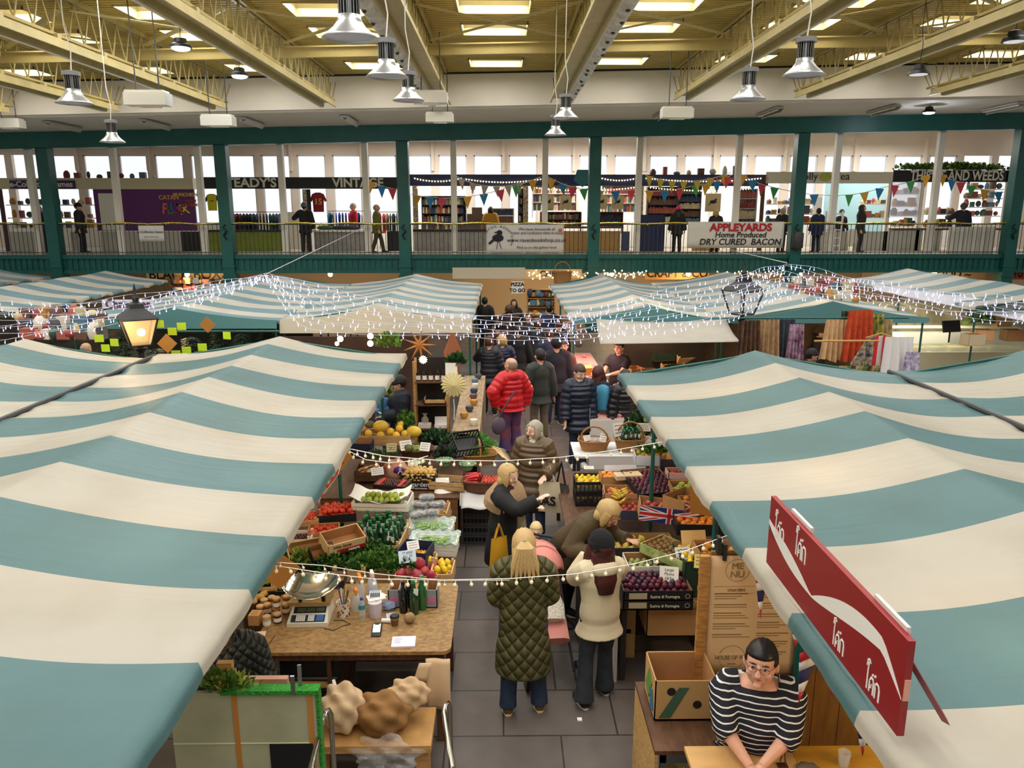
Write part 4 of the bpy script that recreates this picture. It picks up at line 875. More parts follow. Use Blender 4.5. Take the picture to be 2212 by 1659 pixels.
# tomatoes etc at the outer side
c = crate('card', 'carton', 'black and green carton of large tomatoes', at(728, 1118, .92), 12, .42, .34, .1, BLKC, group='open cartons'); fill(c, TOM, 'tomato', 'large red tomato in the black and green carton by the pompom garland', 'tomato', 'large tomatoes', .34, .26, .07, .068, 2)
c = crate('wood', 'crate', 'shallow crate of small vine tomatoes under the pompoms', at(655, 1128, .92), 4, .36, .28, .08); fill(c, CHT, 'cherry_tomato', 'small red tomato in the shallow crate under the pompoms', 'tomato', 'small vine tomatoes', .32, .24, .065, .033, 1)
c = crate('card', 'carton', 'brown carton of mixed tomatoes beside the tilted love carton', at(700, 1157, .88), 8, .32, .26, .09); fill(c, TOM, 'tomato', 'tomato in the brown carton beside the tilted red and cream carton', 'tomato', 'mixed tomatoes', .24, .18, .06, .066, 1)
c = crate('wood', 'mushroom_box', 'cream wooden box of dark cherries at the canopy edge', at(640, 1170, .88), 3, .34, .24, .08, WHC); fill(c, CHE, 'cherry', 'dark cherry in the cream box at the canopy edge', 'cherry', 'dark cherries', .28, .12, .05, .032, 1)
c = crate('card', 'carton', 'empty pale carton leaning on the lettuces', at(668, 1196, .9), 25, .42, .26, .07, M('d9bd8a', .8), tilt=28); 
c = crate('card', 'carton', 'tilted cream and red carton printed we love nature', at(738, 1176, 1.0), 36, .4, .22, .13, M('dcc08c', .8), tilt=20)
MB().bx(-.1, .202, -.114, -.111, 0, .05).bx(.202, .206, -.11, .11, 0, .13).build('red_band', M('a51f22', .6), c, smooth=False); text('We love', .055, M('6a4a2a'), c, (-.05, -.113, .09)); text('nature', .05, WHITE, c, (.208, 0, .07), (R(90), 0, R(90))); text('nature', .045, WHITE, c, (.08, -.117, .025))
# limes
c = crate('wood', 'lime_crate', 'pale crate lined with white paper holding green limes', at(828, 1092, 1.0), -4, .62, .36, .1, WHC)
MB().grid(lambda i, j: (-.36 + .66 * i, -.2 + .38 * j, .06 + .08 * (abs(i - .5) * 2) ** 2 + .05 * (abs(j - .5) * 2) ** 2 + .01 * math.sin(i * 20)), 16, 10).build('paper_liner', PAPER, c)
fill(c, LIME, 'lime', 'green lime on white paper in the pale crate', 'lime', 'limes', .38, .16, .1, .062, 2, n=26)
c = crate('card', 'date_box', 'open black box of dates with red stripes', at(848, 1052, 1.02), -14, .4, .24, .06, BLKC); MB().bx(-.16, -.12, -.12, .12, .058, .064).bx(.1, .14, -.12, .12, .058, .064).build('stripe', M('c93040', .5), c, smooth=False); fill(c, CHE, 'date', 'brown date in the black box with red stripes', 'date', 'dates', .16, .14, .05, .03, 1)
# green bottles standing in a crate
c = crate('wood', 'bottle_crate', 'wooden crate holding many green glass juice bottles', at(825, 1190, .72), -4, .5, .6, .22)
GLASSG = mat('green_glass', h2('0e3b20'), .08, noise=.1, ns=4, spec=.8); GLASSB = mat('dark_bottle_glass', h2('0c0d10'), .08, spec=.8)
BOT = [(0, 0), (.034, 0), (.036, .02), (.036, .15), (.03, .18), (.015, .215), (.0135, .26), (.015, .262), (.015, .27), (0, .27)]
def bottle(label, p, m=GLASSG, cap=M('2f7a48', .4), lab=PAPER, s=1.0, group='green glass bottles', tilt=(0, 0, 0), tagged=True, name='bottle'):
    b = thing(name, label, 'bottle', p, 0, group, rot=tilt); b.scale = (s, s, s)
    MB().lathe([(r, z) for r, z in BOT if r], n=16).build('glass_body', m, b)
    MB().lathe([(.0165, .25), (.0165, .275), (.01, .277)], n=12).build('cap', cap, b)
    if lab: MB().lathe([(.0367, .045), (.0367, .12)], n=16, cap=False).build('label', lab, b)
    if tagged: MB().box((.02, -.03, .19), (.035, .002, .06), (.15, .1, 0)).build('neck_tag', PAPER, b, smooth=False)
    return b
bproto = bottle('green glass bottle with a neck tag standing among others in the wooden crate', at(800, 1180, .8)); bproto.scale = (1.12,) * 3
mw = wm(c); first = True
for j in range(6):
    for i in range(5):
        if random.random() < .1: continue
        p = mw @ V((-.19 + i * .092 + rnd(-.01, .01), -.26 + j * .1 + rnd(-.01, .01), .05))
        if first: bproto.location = p; first = False
        else: dup(bproto, p, (rnd(-.1, .1), rnd(-.1, .1), rnd(-1, 1)))
# parsley and lettuces
for k, (px, py) in enumerate(((712, 1222), (752, 1205), (790, 1222), (828, 1208), (862, 1224), (806, 1192))):
    p = at(px, py, .86); leafclump('parsley_bunch', 'bushy bunch of dark green parsley, ' + ['leftmost of the heap', 'second from the left', 'centre front of the heap', 'right of centre', 'rightmost of the heap', 'at the back touching the green bottles'][k], 'parsley', p, (.16, .14, .12), 520, .045, LEAF, LEAFL, group='parsley bunches')
for k, (px, py) in enumerate(((625, 1200), (655, 1208), (640, 1222))):
    leafclump('lettuce', ['frilly lettuce nearest the canopy edge', 'yellow green lettuce beside the black carton', 'lettuce at the front of the pile'][k], 'lettuce', at(px, py, .86), (.13, .11, .09), 260, .06, [LEAFL, LEAFY, LEAF][k], LEAFY, group='lettuces')
crate('card', 'carton', 'small black carton lying among the lettuces', at(695, 1200, .93), 35, .24, .16, .08, BLKC, tilt=35)
crate('mesh', 'plastic_crate', 'black plastic mesh crate under the parsley and lettuces', at(690, 1248, .66), -3, .6, .36, .2)
crate('card', 'carton', 'low brown carton under the right side of the parsley', at(810, 1248, .68), 0, .55, .34, .16, inner=CARD)
# bagged greens and punnets
FILM = mat('clear_film', (.93, .96, .95), .12, alpha=.22, bump=.6, bs=14, spec=.9)
for k, (px, py) in enumerate(((848, 1105), (880, 1108))):
    g = leafclump('bag_of_greens', 'clear plastic bag of green leaves, ' + ['left of the pair by the limes', 'right of the pair by the limes'][k], 'bag', at(px, py, .95), (.075, .07, .09), 160, .05, LEAFL, LEAFY, group='bagged greens')
    MB().ball((0, 0, 0), (.095, .09, .12), 16, 12, f=lambda p: p * (1 + .05 * math.sin(p.x * 14 + p.z * 9))).build('bag_film', FILM, g)
BLUE = fruit('blueberry', .009, [fmat('blueb', '1e2240', '343a60', 20)])
def punnet(label, p, rz, m=BLUE, name='berry_punnet'):
    c = thing(name, label, 'punnet', p, R(rz), 'berry punnets'); 
    MB().loft([(0, 0, 0), (0, 0, .06), (0, 0, .064), (0, 0, .085)], [(.075, .05), (.088, .06), (.092, .064), (.08, .055)], 20, sq=2).build('clear_tub', FILM, c)
    b = MB()
    for k in range(60): b.ball((rnd(-.065, .065), rnd(-.045, .045), rnd(.02, .06)), .011, 7, 5)
    o = b.build('berries', m[0].materials[0], c); o['kind'] = 'stuff'
for k, (px, py, z, rz, l) in enumerate(((922, 1085, 1.03, 10, 'topmost of the heap'), (905, 1100, .97, -20, 'left side of the heap'), (946, 1100, .97, 25, 'right rear of the heap'), (932, 1118, .93, 2, 'front of the heap'), (903, 1122, .92, 40, 'front left of the heap'), (922, 1102, .93, 60, 'middle of the heap'))): punnet('clear tub of dark blueberries, ' + l, at(px, py, z), rz)
crate('wood', 'crate', 'pale crate under the blueberry tubs', at(922, 1124, .74), -3, .5, .36, .16)
PLAS = mat('pale_blue_film', h2('c9dfdb'), .25, alpha=.75, bump=.7, bs=12)
BEAN = M('8fae62', .5); 
def beans(c, n, m, w, d, z, ln=.12, r=.006):
    b = MB()
    for k in range(n):
        a = rnd(0, 3.14); x, y = rnd(-w, w), rnd(-d, d); q = V((math.cos(a), math.sin(a), rnd(-.2, .3))) * ln / 2; p = V((x, y, z + rnd(0, .05))); b.tube([p - q, p + V((0, 0, .01)), p + q], r, 5)
    o = b.build('beans', m, c); o['kind'] = 'stuff'
for k, (px, py) in enumerate(((932, 1158), (940, 1190))):
    c = crate('wood', 'lined_crate', 'crate lined with pale crinkled plastic holding green beans, ' + ['the rear one', 'the front one beside the navy box'][k], at(px, py, .78), -4, .46, .28, .13, WHC, group='plastic lined bean crates')
    MB().grid(lambda i, j: (-.26 + .52 * i, -.17 + .34 * j, .05 + .11 * max(abs(i - .5) * 2, abs(j - .5) * 2) ** 3 + .012 * math.sin(i * 31 + j * 17)), 26, 18).build('plastic_liner', PLAS, c); beans(c, 40, BEAN, .14, .07, .09)
c = crate('card', 'navy_carton', 'navy blue carton of golden berries with a price card', at(898, 1208, .86), -12, .3, .3, .14, NAVYC, inner=NAVYC); fill(c, PHY, 'golden_berry', 'small golden berry in the navy blue carton', 'berry', 'golden berries', .14, .14, .06, .024, 1, x0=.06)
MB().bx(-.1, -.04, -.153, -.15, .04, .09).bx(.02, .1, -.153, -.15, .03, .1).build('printed_label', M('d8c84a', .6), c, smooth=False)
card_tag(at(892, 1178, 1.02), .12, .09, 20, -35, 'white price card standing in the navy carton')
# union flag box on the left stall, lemons and pomegranates
c = crate('wood', 'lemon_crate', 'small wooden crate of lemons at the aisle corner', at(957, 1250, .76), -3, .2, .3, .13); fill(c, LEM, 'lemon', 'yellow lemon in the small crate at the aisle corner', 'lemon', 'lemons in the corner crate', .13, .22, .09, .066, 2)
c = crate('card', 'carton', 'brown carton of pomegranates beside the parsley', at(905, 1252, .76), -3, .42, .3, .11, KRAFT); fill(c, POM, 'pomegranate', 'red pomegranate in the brown carton', 'pomegranate', 'pomegranates', .3, .2, .09, .105, 1, sc=.12); o = obj('pomegranate', POM[1], None, wm(c) @ V((.02, 0, .17)), (.3, 0, 0)); tag(o, 'largest pomegranate sitting on top of the others', 'pomegranate', 'pomegranates')
c = crate('wood', 'crate', 'crate of lemons behind the pomegranates', at(910, 1222, .8), -3, .3, .16, .1); fill(c, LEM, 'lemon', 'lemon in the crate behind the pomegranates', 'lemon', 'lemons behind the pomegranates', .2, .08, .09, .066, 1)
card_tag(at(880, 1202, .98), .17, .12, 18, -25, 'pale blue handwritten card beside the lemons', M('cfe0ee', .8), txt=['77 6000', 'ALL 50', '£20'])
# rear left: potatoes, leeks, peppers, sprouts
c = crate('card', 'potato_box', 'black box printed garden full of yellow potatoes', at(907, 1050, .73), -3, .44, .3, .2, BLKC); fill(c, POT, 'potato', 'yellow potato in the black garden box', 'potato', 'potatoes', .38, .24, .18, .06, 2); text('garden', .085, WHITE, c, (.03, -.152, .075)); text('mixed salad potatoes', .028, WHITE, c, (0, -.152, .025))
b = MB()
for k in range(16): a = rnd(-.2, .2); b.ball((-.19 + k * .025, -.153, .15 + rnd(-.02, .02)), (.018, .004, .012), 8, 5)
b.build('printed_potatoes', M('c9a050', .7), c)
card_tag(at(892, 1003, .98), .13, .1, 8, -30, 'white price card leaning on the potatoes')
c = crate('wood', 'leek_crate', 'pale wooden crate with a few dark aubergines and a card', at(970, 1052, .74), -12, .46, .28, .12)
for k in range(5): o = one('aubergine', MB().loft([(-.12, 0, 0), (-.08, 0, 0), (.0, .01, 0), (.09, .0, 0), (.12, 0, 0)], [.006, .013, .018, .022, .01], 10), M('1b1a22', .3), 'slim dark aubergine in the pale wooden crate', 'aubergine', wm(c) @ V((.06 + rnd(-.04, .06), -.08 + k * .035, .035)), R(-12 + rnd(-10, 10)), 'aubergines')
card_tag(wm(c) @ V((-.08, -.03, .09)), .17, .1, 5, -60, 'white card lying across the aubergine crate')
c = crate('basket', 'chilli_basket', 'dark wicker basket of long red chillies', at(1040, 1058, .74), -3, .5, .3, .14, WICKD, cat_='basket'); mw = wm(c)
CHI = MB().loft([(-.1, 0, .01), (-.06, .004, .012), (0, 0, .006), (.06, -.008, 0), (.1, -.02, -.006)], [.011, .014, .013, .009, .002], 9).mesh('chilli', M('c11f26', .25))
for k in range(15): o = obj('chilli', CHI, None, mw @ V((-.1 + rnd(-.03, .03), -.09 + k * .012, .13 + .03 * (k % 3))), (rnd(-.2, .2), rnd(-.1, .2) - .2, R(200 + rnd(-15, 15)))); tag(o, 'long red chilli in the dark wicker basket', 'chilli', 'red chillies')
fill(c, CHT, 'cherry_tomato', 'small red tomato on the vine beside the chillies', 'tomato', 'vine tomatoes in the basket', .2, .2, .14, .036, 1, x0=.12)
c = crate('basket', 'wicker_basket', 'wicker basket with a tall handle behind the chillies', at(1035, 1000, .74), 10, .5, .34, .15, WICK, cat_='basket'); handle(c, .32, .15, .2, WICK, 1)
leafclump('celery_bunch', 'pale green leaves in the handled wicker basket', 'leaves', wm(c) @ V((0, 0, .14)), (.15, .1, .08), 150, .06, LEAFL, LEAFY)
c = crate('basket', 'round_basket', 'round basket heaped with brussels sprouts', at(900, 985, .86), 0, .5, .4, .12, WICKD, cat_='basket', group='round'); del c['group']; fill(c, SPR, 'brussels_sprout', 'small green brussels sprout in the round basket', 'brussels sprout', 'brussels sprouts', .32, .24, .1, .036, 2)
card_tag(at(877, 962, 1.1), .17, .14, 25, -30, 'white card on the left edge of the sprout basket'); card_tag(at(918, 965, 1.08), .15, .12, -20, -30, 'white card on the right side of the sprout basket')
for k, (px, py, r_, l) in enumerate(((940, 948, .2, 'curly kale behind the sprout basket'), (975, 962, .16, 'dark kale beside the upturned black crate'), (962, 985, .13, 'purple topped kale near the sprout basket'))): leafclump('kale_bunch', l, 'kale', at(px, py, .9), (r_, r_ * .8, .12), 330, .08, [LEAFD, KALE, M('3a2f3a', .6)][k], KALE, group='kale')
c = crate('mesh', 'plastic_crate', 'black plastic crate tipped on its side among the greens', at(1005, 965, .98), 25, .4, .3, .18, tilt=40)
for k, (px, py) in enumerate(((960, 1000), (1010, 1008), (900, 1004))):
    mb = MB().ball((0, 0, 0), .07, 14, 10)
    for j in range(9): a = j * .7; mb.grid(lambda i, q: (math.cos(a + (i - .5)) * (.06 + .06 * q), math.sin(a + (i - .5)) * (.06 + .06 * q), .05 * math.sin(q * 2) + .01 * math.sin(i * 15)), 6, 4)
    one('cabbage', mb, mat('cabbage', h2('6f8f6a'), .6, noise=.2, ns=9), 'blue green savoy cabbage, ' + ['below the kale', 'beside the handled basket', 'on the potato box'][k], 'cabbage', at(px, py, .92), group='cabbages')
for k, (px, py) in enumerate(((1035, 950), (1052, 962))):
    leafclump('fennel_bunch', 'feathery bright green tops, ' + ['of the rear bunch', 'of the front bunch'][k] + ' by the aisle', 'fennel', at(px, py, .88), (.15, .13, .1), 320, .035, M('4f9a2f', .5), LEAFL, group='feathery tops')
PSN = MB().loft([(-.12, 0, 0), (-.05, 0, .004), (.04, .004, 0), (.13, .01, -.01)], [.018, .015, .009, .002], 9).mesh('parsnip', M('d9c08c', .7))
for k in range(7): o = obj('parsnip', PSN, None, at(1075 + k * 3, 968 + k * 4, .86 - .01 * (k % 3)), (0, .1, R(-20 - k * 6))); tag(o, 'pale parsnip at the aisle end of the counter', 'parsnip', 'parsnips')
# squashes
c = crate('wood', 'melon_crate', 'wooden crate heaped with yellow melons', at(835, 955, .92), -2, .75, .36, .16)
for k, (x, y, z, me, l, rz) in enumerate(((-.35, .0, .2, SQO, 'orange and white striped squash at the left end of the melons', 0), (-.26, .1, .24, SQG, 'dark green squash at the left of the melons', 20), (-.24, -.1, .16, MELR, 'round yellow melon, leftmost of the crate', 0), (-.08, .02, .24, MEL, 'large oval yellow melon on top', 15), (-.06, -.12, .14, MELR, 'small golden melon under the large oval one', 0), (.07, -.03, .17, MELR, 'round golden melon in the middle', 0), (.2, .0, .21, MELR, 'ribbed yellow melon right of centre', 0), (.17, -.13, .14, MELR, 'yellow melon at the front right', 0), (.29, -.08, .15, MELR, 'small yellow melon near the right end', 0), (.36, .06, .19, SQG, 'small green squash at the right of the melons', 60), (.42, -.06, .18, MEL, 'oval yellow melon at the right end', -10), (.2, .12, .24, MELR, 'yellow melon at the back right', 0))):
    o = obj('melon' if me in (MEL, MELR) else 'squash', me[0], None, wm(c) @ V((x, y, z)), (0, 0, R(rz))); s = .82 if me is MELR else .85; o.scale = (s, s, s); tag(o, l, 'melon' if me in (MEL, MELR) else 'squash')
c = crate('card', 'carton', 'navy and brown carton of butternut squashes at the canopy edge', at(782, 985, .86), -3, .3, .26, .22, NAVYC)
for k in range(5): o = obj('butternut_squash', BUT[0], None, wm(c) @ V((-.08 + .04 * k, -.07 + .05 * (k % 2), .1)), (1.3, 0, k)); tag(o, 'butternut squash in the navy and brown carton', 'squash', 'butternut squashes')
o = obj('squash', SQG[0], None, at(880, 968, 1.05)); tag(o, 'brownish green squash between the melons and the sprouts', 'squash')
for k, (px, py) in enumerate(((815, 985), (845, 980))): leafclump('artichoke_pile', 'grey green artichokes with leaves, ' + ['left heap', 'right heap beside the cream card'][k], 'artichokes', at(px, py, .95), (.14, .1, .08), 150, .05, M('6a7a5a', .6), LEAF, group='artichokes')
card_tag(at(846, 967, 1.05), .14, .12, 5, -20, 'cream handwritten card below the melons', M('d8c89a', .8))
c = crate('wood', 'root_crate', 'crate of carrots and parsnips beside the purple sack', at(808, 1032, .76), 0, .46, .3, .14, WOODD)
CAR = MB().loft([(-.1, 0, 0), (-.04, 0, .003), (.04, .003, 0), (.1, .006, -.004)], [.014, .012, .008, .002], 9)
carm = [CAR.mesh('carrot', M('cf6a2a', .6)), PSN]
for k in range(16): o = obj(('carrot', 'parsnip')[k % 2], carm[k % 2], None, wm(c) @ V((-.16 + .02 * k, rnd(-.06, .06), .11 + .02 * (k % 3))), (0, rnd(-.2, .2), R(rnd(50, 110)))); tag(o, ('orange carrot', 'pale parsnip')[k % 2] + ' in the dark crate beside the purple sack', ('carrot', 'parsnip')[k % 2], 'roots in the dark crate')
card_tag(at(815, 1018, .98), .16, .1, 20, -30, 'white printed card in the carrot crate')
s = one('vegetable_sack', MB().ball((0, 0, 0), (.17, .12, .15), 18, 12, f=lambda p: p * (1 + .06 * math.sin(p.x * 9 + p.z * 7))), mat('sack_print', h2('9c4a2c'), .5, col2=h2('d8a890'), ns=4), 'red and pink plastic vegetable sack with a purple oval', 'sack', at(856, 1015, .92)); MB().ball((.05, -.1, .02), (.085, .03, .06), 16, 8).build('printed_oval', M('5a1f6a', .5), s)
for k in range(2): mb = MB().box((0, 0, 0), (.014, .003, .09), (0, .5 - k * 1.1, 0)).build('printed_mark', WHITE, s, (.06 + .02 * k, -.132, .025))
leafclump('sprout_stalk', 'tall stalk of leafy brussels sprouts behind the melons', 'sprout stalk', at(877, 920, 1.12), (.13, .12, .24), 420, .06, LEAFL, LEAF)
leafclump('potted_herb', 'dark leafy sprigs hanging at the canopy edge', 'foliage', at(828, 850, 1.7), (.12, .1, .2), 200, .06, LEAFD, LEAFY)
# crates beside the counter
for k in range(4):
    crate('mesh', 'plastic_crate', 'black plastic crate in the stack by the aisle, ' + ['lowest', 'second from the bottom', 'third from the bottom', 'uppermost of the black ones'][k], (*atz(1035, 1150, .1).xy, .005 + k * .13), -2, .4, .3, .125, M('3a3c3c', .6), group='black crate stack by the aisle')
crate('wood', 'crate', 'brown wooden crate on top of the black crate stack', (*atz(1035, 1150, .1).xy, .53), -2, .42, .3, .12)
one('paper_sheet', MB().grid(lambda i, j: (-.3 + .5 * i, -.3 * j, -.02 - .22 * max(0, j - .4) + .02 * math.sin(i * 9)), 10, 8), PAPER, 'white paper hanging over the counter edge below the aubergine crate', 'paper', at(990, 1050, .76)).modifiers.new('s', 'SOLIDIFY').thickness = .002
one('white_cloth', MB().grid(lambda i, j: (-.28 + .56 * i, -.3 * j, -.01 - .2 * max(0, j - .35) + .015 * math.sin(i * 11)), 12, 8), CLOTH, 'white cloth under the chilli basket', 'cloth', at(1045, 1058, .735)).modifiers.new('s', 'SOLIDIFY').thickness = .003
# pompom garland along the canopy edge, kraft squares
pts = [atz(px, py, 1.93 - .07 * k) for k, (px, py) in enumerate(((752, 962), (740, 995), (730, 1025), (720, 1040), (709, 1054), (695, 1072), (684, 1092)))]
g = thing('pompom_garland', 'garland of coral pompoms and cream leaves under the left canopy edge', 'garland', pts[0])
MB().tube([p - pts[0] for p in pts], .003, 5).build('string', PAPER, g)
for k, (px, py) in enumerate(((735, 972), (728, 998), (720, 1022), (708, 1035), (697, 1050), (683, 1069), (672, 1087))):
    q = atz(px + 11, py, 1.9 - .06 * k) - pts[0]; MB().ball(q, .022, 12, 9).build('pompom', mat('coral_wool', h2('d8452f'), .95, bump=.8, bs=120), g)
    MB().loft([q + V((-.01, 0, .16)), q + V((0, 0, .1)), q + V((.01, 0, .03))], [(.004, .002), (.022, .004), (.003, .002)], 8).build('leaf', M('d8c8a0', .7), g)
for (px, py, s, z, r_, l) in ((735, 990, .2, 1.7, 35, 'upper one by the pompoms'), (602, 1232, .22, 1.62, 20, 'lower one near the weighing scale')):
    one('kraft_square', MB().box((0, 0, 0), (s, .006, s), (0, R(45), 0)), mat('kraft_card', h2('b37a34'), .8), 'brown card diamond hanging under the left canopy, ' + l, 'card sign', at(px, py, z), R(r_), 'hanging kraft diamonds', smooth=False)
# ---------------------------------------------------------------- desk at the front of the left stall
OSB = mat('osb', h2('a58250'), .6, col2=h2('7d5e38'), ns=22, stretch=(1, 1.5, 1), bump=.15, bs=40)
OSBL = mat('osb_light', h2('c9a568'), .65, col2=h2('a88048'), ns=22, stretch=(1, 1, 2.6), bump=.2, bs=40)
a = atz(550, 1410, .85); b = atz(965, 1408, .85); yf, yb = a.y, 6.62; xl, xr = a.x - .05, b.x + .03
t = thing('serving_desk', 'worn chipboard desk with rounded corners at the front of the left stall', 'desk', ((xl + xr) / 2, (yf + yb) / 2, 0)); w, d = (xr - xl) / 2, (yb - yf) / 2
rc = .07; out = []
for cx, cy, a0 in ((w - rc, -d + rc, -90), (w - rc, d - rc, 0), (-w + .01, d - .01, 90), (-w + .01, -d + .01, 180)):
    r_ = rc if cx > 0 else .01
    for k in range(6): q = R(a0 + 18 * k); out.append((cx + r_ * math.cos(q), cy + r_ * math.sin(q), .82))
MB().poly(out, .03).build('top', OSB, t, smooth=False)
MB().bx(-w + .03, w - .08, -d + .04, -d + .07, .75, .82).build('front_rail', WOODD, t, smooth=False)
for sx, sy in ((-1, -1), (1, -1), (-1, 1), (1, 1)): MB().bx(sx * (w - .09) - .035, sx * (w - .09) + .035, sy * (d - .08) - .035, sy * (d - .08) + .035, 0, .82).build('leg', WOODD, t, smooth=False)
MB().bx(-w + .15, w - .2, d - .1, d - .08, .1, .8).build('back_board', M('2c1d14', .7), t, smooth=False)
MB().bx(-w + .15, -.18, -d + .05, d - .15, .5, .53).build('shelf', WOOD, t, smooth=False); MB().bx(-.2, -.17, -d + .05, d - .15, .05, .8).build('divider', WOODD, t, smooth=False)
def D(px, py, z=.85): return atz(px, py, z)
# weighing scale
s = thing('weighing_scale', 'electronic market scale with a large shiny steel pan', 'scale', D(665, 1352), R(2))
CRM = M('d8d4c4', .45)
MB().add([(-.17, -.02, 0), (.17, -.02, 0), (.17, .3, 0), (-.17, .3, 0), (-.17, -.02, .035), (.17, -.02, .035), (.15, .14, .11), (-.15, .14, .11), (.15, .3, .11), (-.15, .3, .11)], [(0, 1, 2, 3), (0, 1, 5, 4), (4, 5, 6, 7), (7, 6, 8, 9), (9, 8, 2, 3), (1, 2, 8, 6, 5), (0, 4, 7, 9, 3)]).build('housing', CRM, s, smooth=False)
def onp(x0, x1, u0, u1, h=.002):          # patch on the sloped face
    f = lambda x, u: V((x, -.02 + .16 * u, .035 + .075 * u + h)); return [f(x0, u0), f(x1, u0), f(x1, u1), f(x0, u1)]
MB().poly(onp(-.14, .14, .06, .46), .002, (0, -.4, .9)).build('keypad_panel', M('23283a', .5), s, smooth=False)
for (x0, x1, u0, m_) in ((-.1, -.02, .1, PAPER), (0, .055, .1, PAPER), (.07, .13, .1, M('4a78c0', .5))):
    nx = 5 if x0 < -.05 else 4
    for i in range(nx):
        for j in range(4): xa = x0 + (x1 - x0) * i / nx; ua = u0 + .085 * j; MB().poly(onp(xa, xa + (x1 - x0) / nx * .8, ua, ua + .065, .0045), .003, (0, -.4, .9)).build('key', m_, s, smooth=False)
MB().poly(onp(-.13, .14, .56, .92), .002, (0, -.4, .9)).build('display_panel', M('1a1e2c', .3), s, smooth=False)
for i in range(3): MB().poly(onp(-.1 + i * .078, -.03 + i * .078, .62, .85, .0045), .001, (0, -.4, .9)).build('display_window', M('4a4f3a', .2), s, smooth=False)
MB().bx(-.17, .17, .12, .32, .12, .15).build('weigh_plate', mat('brushed_gold_steel', h2('c9b48a'), .18, metal=1), s, smooth=False)
for i in (-1, 1): MB().cyl((i * .1, .2, .15), (i * .1, .2, .185), .018, n=10).build('foot_knob', BLACK, s)
pm = MB().grid(lambda i, j: (((i - .5) * .5) * (1 - .25 * (j - .5) ** 2), .2 + (j - .5) * .36, .21 + .09 * (j - .4) + .10 * (abs(i - .5) * 2) ** 2.2 + .05 * (abs(j - .5) * 2) ** 2 - .02 * (1 - (abs(i - .5) * 2) ** 2) * (j - .2)), 26, 16, keep=lambda i, j: ((i - 12.5) / 13.3) ** 2 + ((j - 7.5) / 8.4) ** 2 < 1)
pm.build('weighing_pan', mat('polished_steel', h2('d8d4cc'), .12, metal=1), s).modifiers.new('s', 'SOLIDIFY').thickness = .003
one('power_lead', MB().tube([D(720, 1340, .855), D(742, 1340, .855), D(757, 1348, .855), D(740, 1352, .855), D(720, 1362, .855), D(700, 1357, .856)], .003, 5), BLACK, 'black lead curling beside the scale', 'cable')
# jars
GLH = mat('honey_glass', h2('8a4a14'), .1, spec=.7); GLW = mat('pale_jar', h2('b8b090'), .15)
LID = M('d0a878', .5)
def jar(label, p, m, h_=.075, s=1, r=.032):
    j = thing('jar', label, 'jar', p, 0, 'lidded jars'); MB().lathe([(r, 0), (r * 1.03, .006), (r * 1.03, h_ - .012), (r * .9, h_)], n=16).build('glass', m, j); MB().lathe([(r * .98, h_ - .004), (r * 1.02, h_), (r * 1.02, h_ + .012), (r * .9, h_ + .015)], n=16).build('lid', LID, j)
    MB().lathe([(r * 1.045, .015), (r * 1.045, .05)], n=16, cap=False).build('label', PAPER, j)
JJ = [(598, 1305, .95, GLH, 'honey jar standing on top of the others'), (577, 1345, .85, GLW, 'pale jar at the front of the group'), (578, 1318, .85, GLH, 'jar behind the pale one'), (598, 1325, .85, GLH, 'dark honey jar in the middle'), (563, 1322, .85, GLH, 'jar left of the middle'), (618, 1318, .85, GLH, 'jar at the right touching the scale'), (620, 1300, .85, GLH, 'jar at the right rear'), (572, 1308, .85, GLH, 'jar at the left rear'), (588, 1302, .85, GLH, 'jar at the back below the stacked one'), (600, 1338, .85, M('3a2018', .2), 'small dark jar beside the scale corner')]
for px, py, z, m_, l in JJ: jar(l, D(px, py + 6, z), m_)
for k, (px, py) in enumerate(((558, 1290), (570, 1283), (548, 1297))): o = obj('sweet_potato', POT[0], None, D(px, py, .88), (0, 0, k)); o.scale = (1.5, 1.1, 1.1); tag(o, 'brown tuber lying behind the jars', 'sweet potato', 'tubers behind the jars')
b = thing('small_carton', 'small brown printed box at the left end of the desk', 'box', D(553, 1345), R(-4)); MB().bx(-.045, .045, -.05, .05, 0, .09).build('box_body', KRAFT, b, smooth=False); MB().bx(-.04, .04, -.045, .045, .0905, .092).build('printed_top', M('d8b070', .7), b, smooth=False)
p_ = MB()
for k in range(5): p_.bx(-.03, .03, -.035 + .015 * k, -.03 + .015 * k, .0922, .093)
p_.build('print_lines', M('8a4a3a', .7), b, smooth=False)
one('paper_bag_stack', MB().bx(-.06, .05, -.09, .08, 0, .012), M('e6d4c4', .8), 'stack of pale paper bags at the left edge of the desk', 'paper', D(558, 1378), R(8), smooth=False)
def pen(label, p, rz, m_): o = thing('pen', label, 'pen', p, R(rz)); MB().cyl((0, -.06, .004), (0, .05, .004), .004, n=8).build('barrel', m_, o); MB().cyl((0, .05, .004), (0, .07, .004), .004, .001, n=8).build('tip', BLACK, o)
pen('dark pen beside the paper bags', D(587, 1383), -5, M('4a3a2a', .4)); pen('steel pen right of the notepad', D(917, 1382), -8, STEEL)
